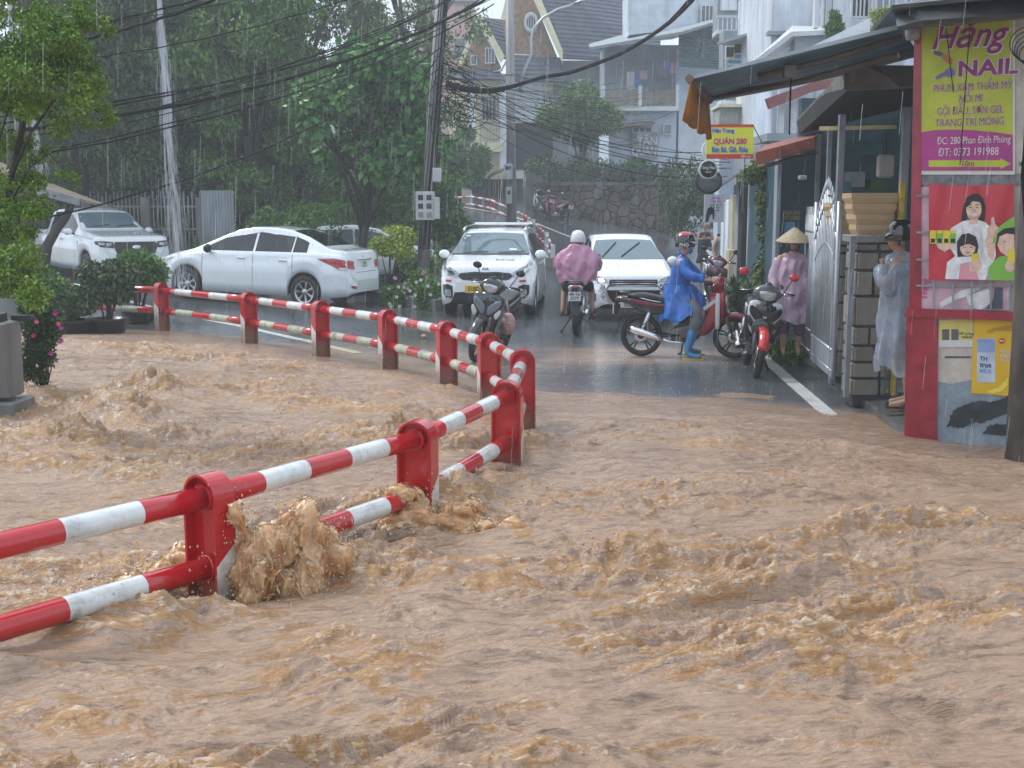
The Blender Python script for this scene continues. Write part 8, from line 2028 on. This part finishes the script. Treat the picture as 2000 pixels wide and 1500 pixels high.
# splashes: thrown-up muddy water at the posts, one closed mesh each
def splash(loc, blobs, label, seed, vox=.008, amp=.035, jet=None, tall=False):
    me = MB()
    for (x, y, z, rx, ry, rz) in blobs: me.ell((x, y, z), (rx, ry, rz), 14)
    tmp = me.build('tmp', M_SPRAY, None)
    md = tmp.modifiers.new('r', 'REMESH'); md.mode = 'VOXEL'; md.voxel_size = vox; md.use_smooth_shade = True
    sm = tmp.modifiers.new('s', 'SMOOTH'); sm.iterations = 22; sm.factor = .6
    bpy.context.view_layer.update(); out = bpy.data.meshes.new_from_object(tmp.evaluated_get(bpy.context.evaluated_depsgraph_get())); bpy.data.objects.remove(tmp)
    n = len(out.vertices); co = np.empty(n * 3, dtype=np.float32); out.vertices.foreach_get('co', co); co = co.reshape(-1, 3); nr = np.empty(n * 3, dtype=np.float32); out.vertices.foreach_get('normal', nr); nr = nr.reshape(-1, 3)
    q3 = co * np.array([1.0, 1.0, .30]) if tall else co * np.array([.45, 1.0, 1.0])
    wv = np.stack([vn3(co * 5 + seed) - .5, vn3(co * 5 + seed + 8) - .5, vn3(co * 5 + seed + 15) - .5], 1) * .10; q3 = q3 + wv
    s = (1 - np.abs(2 * vn3(q3 * 11 + seed) - 1)) * 1.3 + (1 - np.abs(2 * vn3(q3 * 27 + seed + 7) - 1)) * .6 + (1 - np.abs(2 * vn3(q3 * 60 + seed + 3) - 1)) * .25 + vn3(q3 * 120 + seed) * .15
    co = co + nr * (s[:, None] - 1.35) * amp
    out.vertices.foreach_set('co', co.ravel().astype(np.float32)); out.polygons.foreach_set('use_smooth', np.full(len(out.polygons), True))
    f = np.clip((s - .7) * .42, -.1, .5).astype(np.float32); at = out.attributes.new('foam', 'FLOAT', 'POINT'); at.data.foreach_set('value', f)
    # jets thrown along ballistic arcs join the same mesh
    rf = np.random.RandomState(seed); bmv = MB(); cnt = []
    (x0, x1, y0, y1, z0, z1), (vx0, vx1), (vz0, vz1), vy, nj = jet
    for k in range(nj):
        p0 = np.array((rf.uniform(x0, x1), rf.uniform(y0, y1), rf.uniform(z0, z1))); q = rf.rand()
        v = np.array((vx0 + (vx1 - vx0) * q + rf.normal() * .12, rf.normal() * vy, vz0 + (vz1 - vz0) * (1 - q * .75) * rf.rand() ** .5))
        tm = 2 * max(v[2], .2) / 9.8 + .06; t0 = rf.uniform(0, tm * .8); dt = rf.uniform(.03, .11); r = rf.uniform(.001, .0045) * (1.2 - q * .5)
        pts = [Vector(p0 + v * t - np.array((0, 0, 4.9)) * t * t) for t in np.linspace(t0, t0 + dt, 6)]
        pts = [p + Vector(rf.normal(size=3) * r * .5) for p in pts]
        bmv.tube(pts, [r * .15, r * .8, r, r * .9, r * .5, r * .05], 5); cnt.append(rf.uniform(-.05, .45))
    # lacy outer shells of the spray
    cnt2 = []
    base_v = co.copy(); tri = np.array([p.vertices[:] for p in out.polygons if len(p.vertices) == 4])
    for sh in (1, 2):
        pv3 = base_v + nr * (.010 * sh * (.5 + s[:, None] * .6)) + (np.array((.004, 0, -.006)) * sh)
        cen = pv3[tri].mean(axis=1); qq = cen * (np.array([1, 1, .35]) if tall else np.array([.5, 1, 1]))
        lace = vn3(qq * 190 + sh * 9) * .6 + vn3(qq * 60 + sh * 5) * .4; kp_ = tri[lace > .56 + .05 * sh]
        o_n = len(bmv.v); 
        used_, inv = np.unique(kp_, return_inverse=True); inv = inv.reshape(-1, 4)
        bmv.v += [tuple(v) for v in pv3[used_]]; bmv.f += [[int(i) + o_n for i in r_] for r_ in inv]; shell_f = f[used_]; cnt2.append(shell_f)
    out2 = bpy.data.meshes.new('fil'); out2.from_pydata(bmv.v, [], bmv.f)
    import bmesh
    bm = bmesh.new(); bm.from_mesh(out); bm.from_mesh(out2); bm.to_mesh(out); bm.free(); bpy.data.meshes.remove(out2)
    out.polygons.foreach_set('use_smooth', np.full(len(out.polygons), True))
    fa = np.full(len(out.vertices), .30, dtype=np.float32); fa[:len(f)] = f; fa[len(f):len(f) + 30 * len(cnt)] = np.repeat(np.array(cnt), 30); fa[len(f) + 30 * len(cnt):] = np.concatenate(cnt2) + .08; del cnt2
    if 'foam' in out.attributes: out.attributes.remove(out.attributes['foam'])
    out.attributes.new('foam', 'FLOAT', 'POINT').data.foreach_set('value', fa)
    out.update(); o = bpy.data.objects.new('splash', out); COL.objects.link(o); o.location = loc; tag(o, label, 'splash'); o['kind'] = 'stuff'; return o
rq = random.Random(3)
P10, P9_ = POSTS[9], POSTS[8]
bl = []
q = P10 + Vector((.13, -.02, 0))
for i in range(190):
    t = rq.random(); up = rq.random() ** 1.2
    top = .60 - .10 * math.sin(t * 8 + 1) - .50 * t ** 2.0
    x = .02 + .60 * t + .05 * rq.random(); z = .04 + (top - .04) * up; r = .032 + .034 * (1 - up) + .014 * rq.random()
    bl.append((x, rq.uniform(-.10, .08) + .12 * t, z, r * 1.15, r, r * (1.1 + .5 * up)))
for i in range(9): bl.append((.29 + rq.uniform(-.02, .02), .10, .32 + .035 * i, .030 - .0020 * i, .02, .04))
for i in range(12): bl.append((.0 + .016 * i, -.03, .60 - .030 * i, .024, .02, .045))
splash((q.x, q.y, 0.0), bl, 'tall plume of brown water bursting from the nearest rail post', 3, amp=.026, jet=((.0, .10, -.12, .06, .0, .12), (.05, 1.15), (1.6, 3.35), .28, 420), tall=True)
bl = []
for i in range(110):
    t = rq.random(); up = rq.random() ** 1.4; r = .035 + .03 * (1 - up); bl.append((-.25 + .75 * t, rq.uniform(-.12, .06) - .10 * t, .10 + .20 * up * (1 - t * .6) * (1 + .4 * math.sin(t * 14)), r * 1.4, r, r))
splash((P9_.x + .10, P9_.y - .10, .04), bl, 'brown foam piling up against the second rail post', 9, amp=.028, jet=((-.22, .15, -.1, .06, .08, .14), (.1, 1.2), (.8, 2.0), .35, 260))
bl = []
for i in range(90):
    t = rq.random(); up = rq.random() ** 1.5; r = .028 + .03 * (1 - up); bl.append((-.62 + .56 * t, rq.uniform(-.05, .12), .10 + .30 * up * t ** 1.5, r * 1.5, r, r))
splash((P10.x - .04, P10.y + .14, .03), bl, 'spray of brown water thrown up left of the nearest rail post', 15, amp=.024, jet=((-.55, -.05, -.05, .12, .08, .14), (.2, 1.0), (.8, 2.3), .25, 220))
# drops
V = []; F = []
rs = np.random.RandomState(8)
def drops(c, s, n, r0, r1):
    for k in range(n):
        p = np.array(c) + rs.normal(size=3) * s; r = rs.uniform(r0, r1); b = len(V)
        V.extend([p + np.array(d) * r for d in ((1, 0, 0), (0, 1, 0), (-1, 0, 0), (0, -1, 0), (0, 0, 1.6), (0, 0, -1.6))])
        F.extend([[b, b + 1, b + 4], [b + 1, b + 2, b + 4], [b + 2, b + 3, b + 4], [b + 3, b, b + 4], [b + 1, b, b + 5], [b + 2, b + 1, b + 5], [b + 3, b + 2, b + 5], [b, b + 3, b + 5]])
q = P10 + Vector((.13, -.02, 0)); drops((q.x + .28, q.y, .30), (.20, .09, .15), 1500, .0012, .0042); drops((P9_.x + .15, P9_.y - .1, .22), (.25, .1, .07), 700, .0012, .0042); drops((P10.x - .25, P10.y + .1, .22), (.22, .08, .08), 500, .001, .004)
drops((q.x + .0, q.y - .12, .30), (.12, .06, .12), 70, .002, .006); drops((q.x + .35, q.y, .5), (.18, .08, .10), 90, .002, .006); drops((P9_.x + .2, P9_.y - .1, .38), (.2, .1, .06), 60, .002, .006)
drops((P10.x - .25, P10.y, .22), (.15, .06, .06), 40, .002, .005); 
for p in POSTS[2:8]: drops((p.x, p.y - .1, .16), (.10, .05, .05), 14, .003, .006)
for px, py, hh, ra, rc, fo in BUMPS[:16]:
    c = G(px, py, .2); drops((c.x, c.y, .2 + hh), (ra * .6, rc, .05), 26, .003, .008)
tag(np_mesh('spray_drops', np.array(V), np.array(F), M('muddy_drop', (.5, .38, .26), .2)), 'flying drops of muddy water above the flood', kind='stuff')
# streams of rain water falling from the sagging cable and from the eave
M_FALL = M('falling_water', (.72, .78, .84), .15, alpha=.4, var=.1)
def stream(px0, py0, px1, py1, Y, n, w, label, seed):
    rs = random.Random(seed); mb = MB(); a = W(px0, py0, Y); b = W(px1, py1, Y)
    for k in range(n):
        t0 = rs.random() ** 1.1; L = rs.uniform(.02, .13); t1 = min(1, t0 + L); sp = (.15 + .85 * t0) * w; dx = rs.gauss(0, sp * .5); dy = rs.gauss(0, sp * .5); r = rs.uniform(.0015, .005) * (1 - .5 * t0)
        p0 = a.lerp(b, t0) + Vector((dx, dy, 0)); p1 = a.lerp(b, t1) + Vector((dx * 1.15, dy, 0)); mb.tube([p0 - a, (p0 + p1) / 2 - a, p1 - a], [.001, r, .001], 5)
    
    o = mb.build('water_stream', M_FALL, None, T(*a)); tag(o, label, 'water'); o['kind'] = 'stuff'; return o
stream(310, -25, 350, 560, 16.5, 620, .17, 'stream of rain water pouring from the cable bundle', 1)
stream(60, 180, 85, 400, 12.5, 260, .10, 'spray of rain water behind the overhanging tree', 2)
# rain: thousands of thin streaks through the street
rs = np.random.RandomState(21); n = 6500
Yr = 5 + 38 * rs.rand(n) ** .8; Xr = (rs.rand(n) * 2 - 1) * (Yr * .5 + 1.0); Zr = rs.rand(n) * (3 + Yr * .22)
Lr = .10 + .16 * rs.rand(n); wr = .0009 + .0006 * rs.rand(n) + .00003 * Yr
base = np.stack([Xr, Yr, Zr], 1); tilt = np.stack([.04 + .03 * rs.rand(n), np.zeros(n), np.ones(n)], 1)
ang = rs.rand(n) * 6.28; V = []
for k in range(3):
    o2 = np.stack([np.cos(ang + 2.094 * k), np.sin(ang + 2.094 * k), np.zeros(n)], 1) * wr[:, None]; V.append(base + o2); V.append(base + o2 + tilt * Lr[:, None])
V = np.stack(V, 1).reshape(-1, 3); b = np.arange(n) * 6
F = np.concatenate([np.stack([b + 0, b + 2, b + 3, b + 1], 1), np.stack([b + 2, b + 4, b + 5, b + 3], 1), np.stack([b + 4, b, b + 1, b + 5], 1)])
ok = np.repeat(Zr > 0, 1)
tag(np_mesh('rain', V, F, M('rain_drop_streak', (.75, .8, .86), .1, alpha=.26, var=.02)), 'heavy rain falling over the whole street', kind='stuff')
# small splash crowns on the street
mb = MB(); rq = random.Random(77)
for k in range(420):
    px = rq.uniform(380, 1600); py = rq.uniform(560, 775); p = G(px, py, .0)
    if p.y < np.interp(p.x, _bx, _by) + .1: continue
    h = rq.uniform(.012, .035); mb.tube([(p.x, p.y, 0), (p.x + rq.uniform(-.01, .01), p.y, h)], [.004, .0012], 4)
tag(mb.build('rain_splashes', M_FALL), 'tiny splashes of rain on the wet street', kind='stuff')
# haze
hz = MB().box((-300, -100, -3), (300, 345, 30)).build('haze', bpy.data.materials.new('rain_haze')); tag(hz, 'pale rain haze filling the air', kind='stuff')
m = hz.data.materials[0]; m.use_nodes = True; n_ = m.node_tree.nodes; n_.clear(); ou = n_.new('ShaderNodeOutputMaterial'); pv = n_.new('ShaderNodeVolumePrincipled')
pv.inputs['Color'].default_value = (.90, .95, 1.0, 1); pv.inputs['Density'].default_value = .0029; pv.inputs['Anisotropy'].default_value = .2
m.node_tree.links.new(pv.outputs[0], ou.inputs['Volume'])
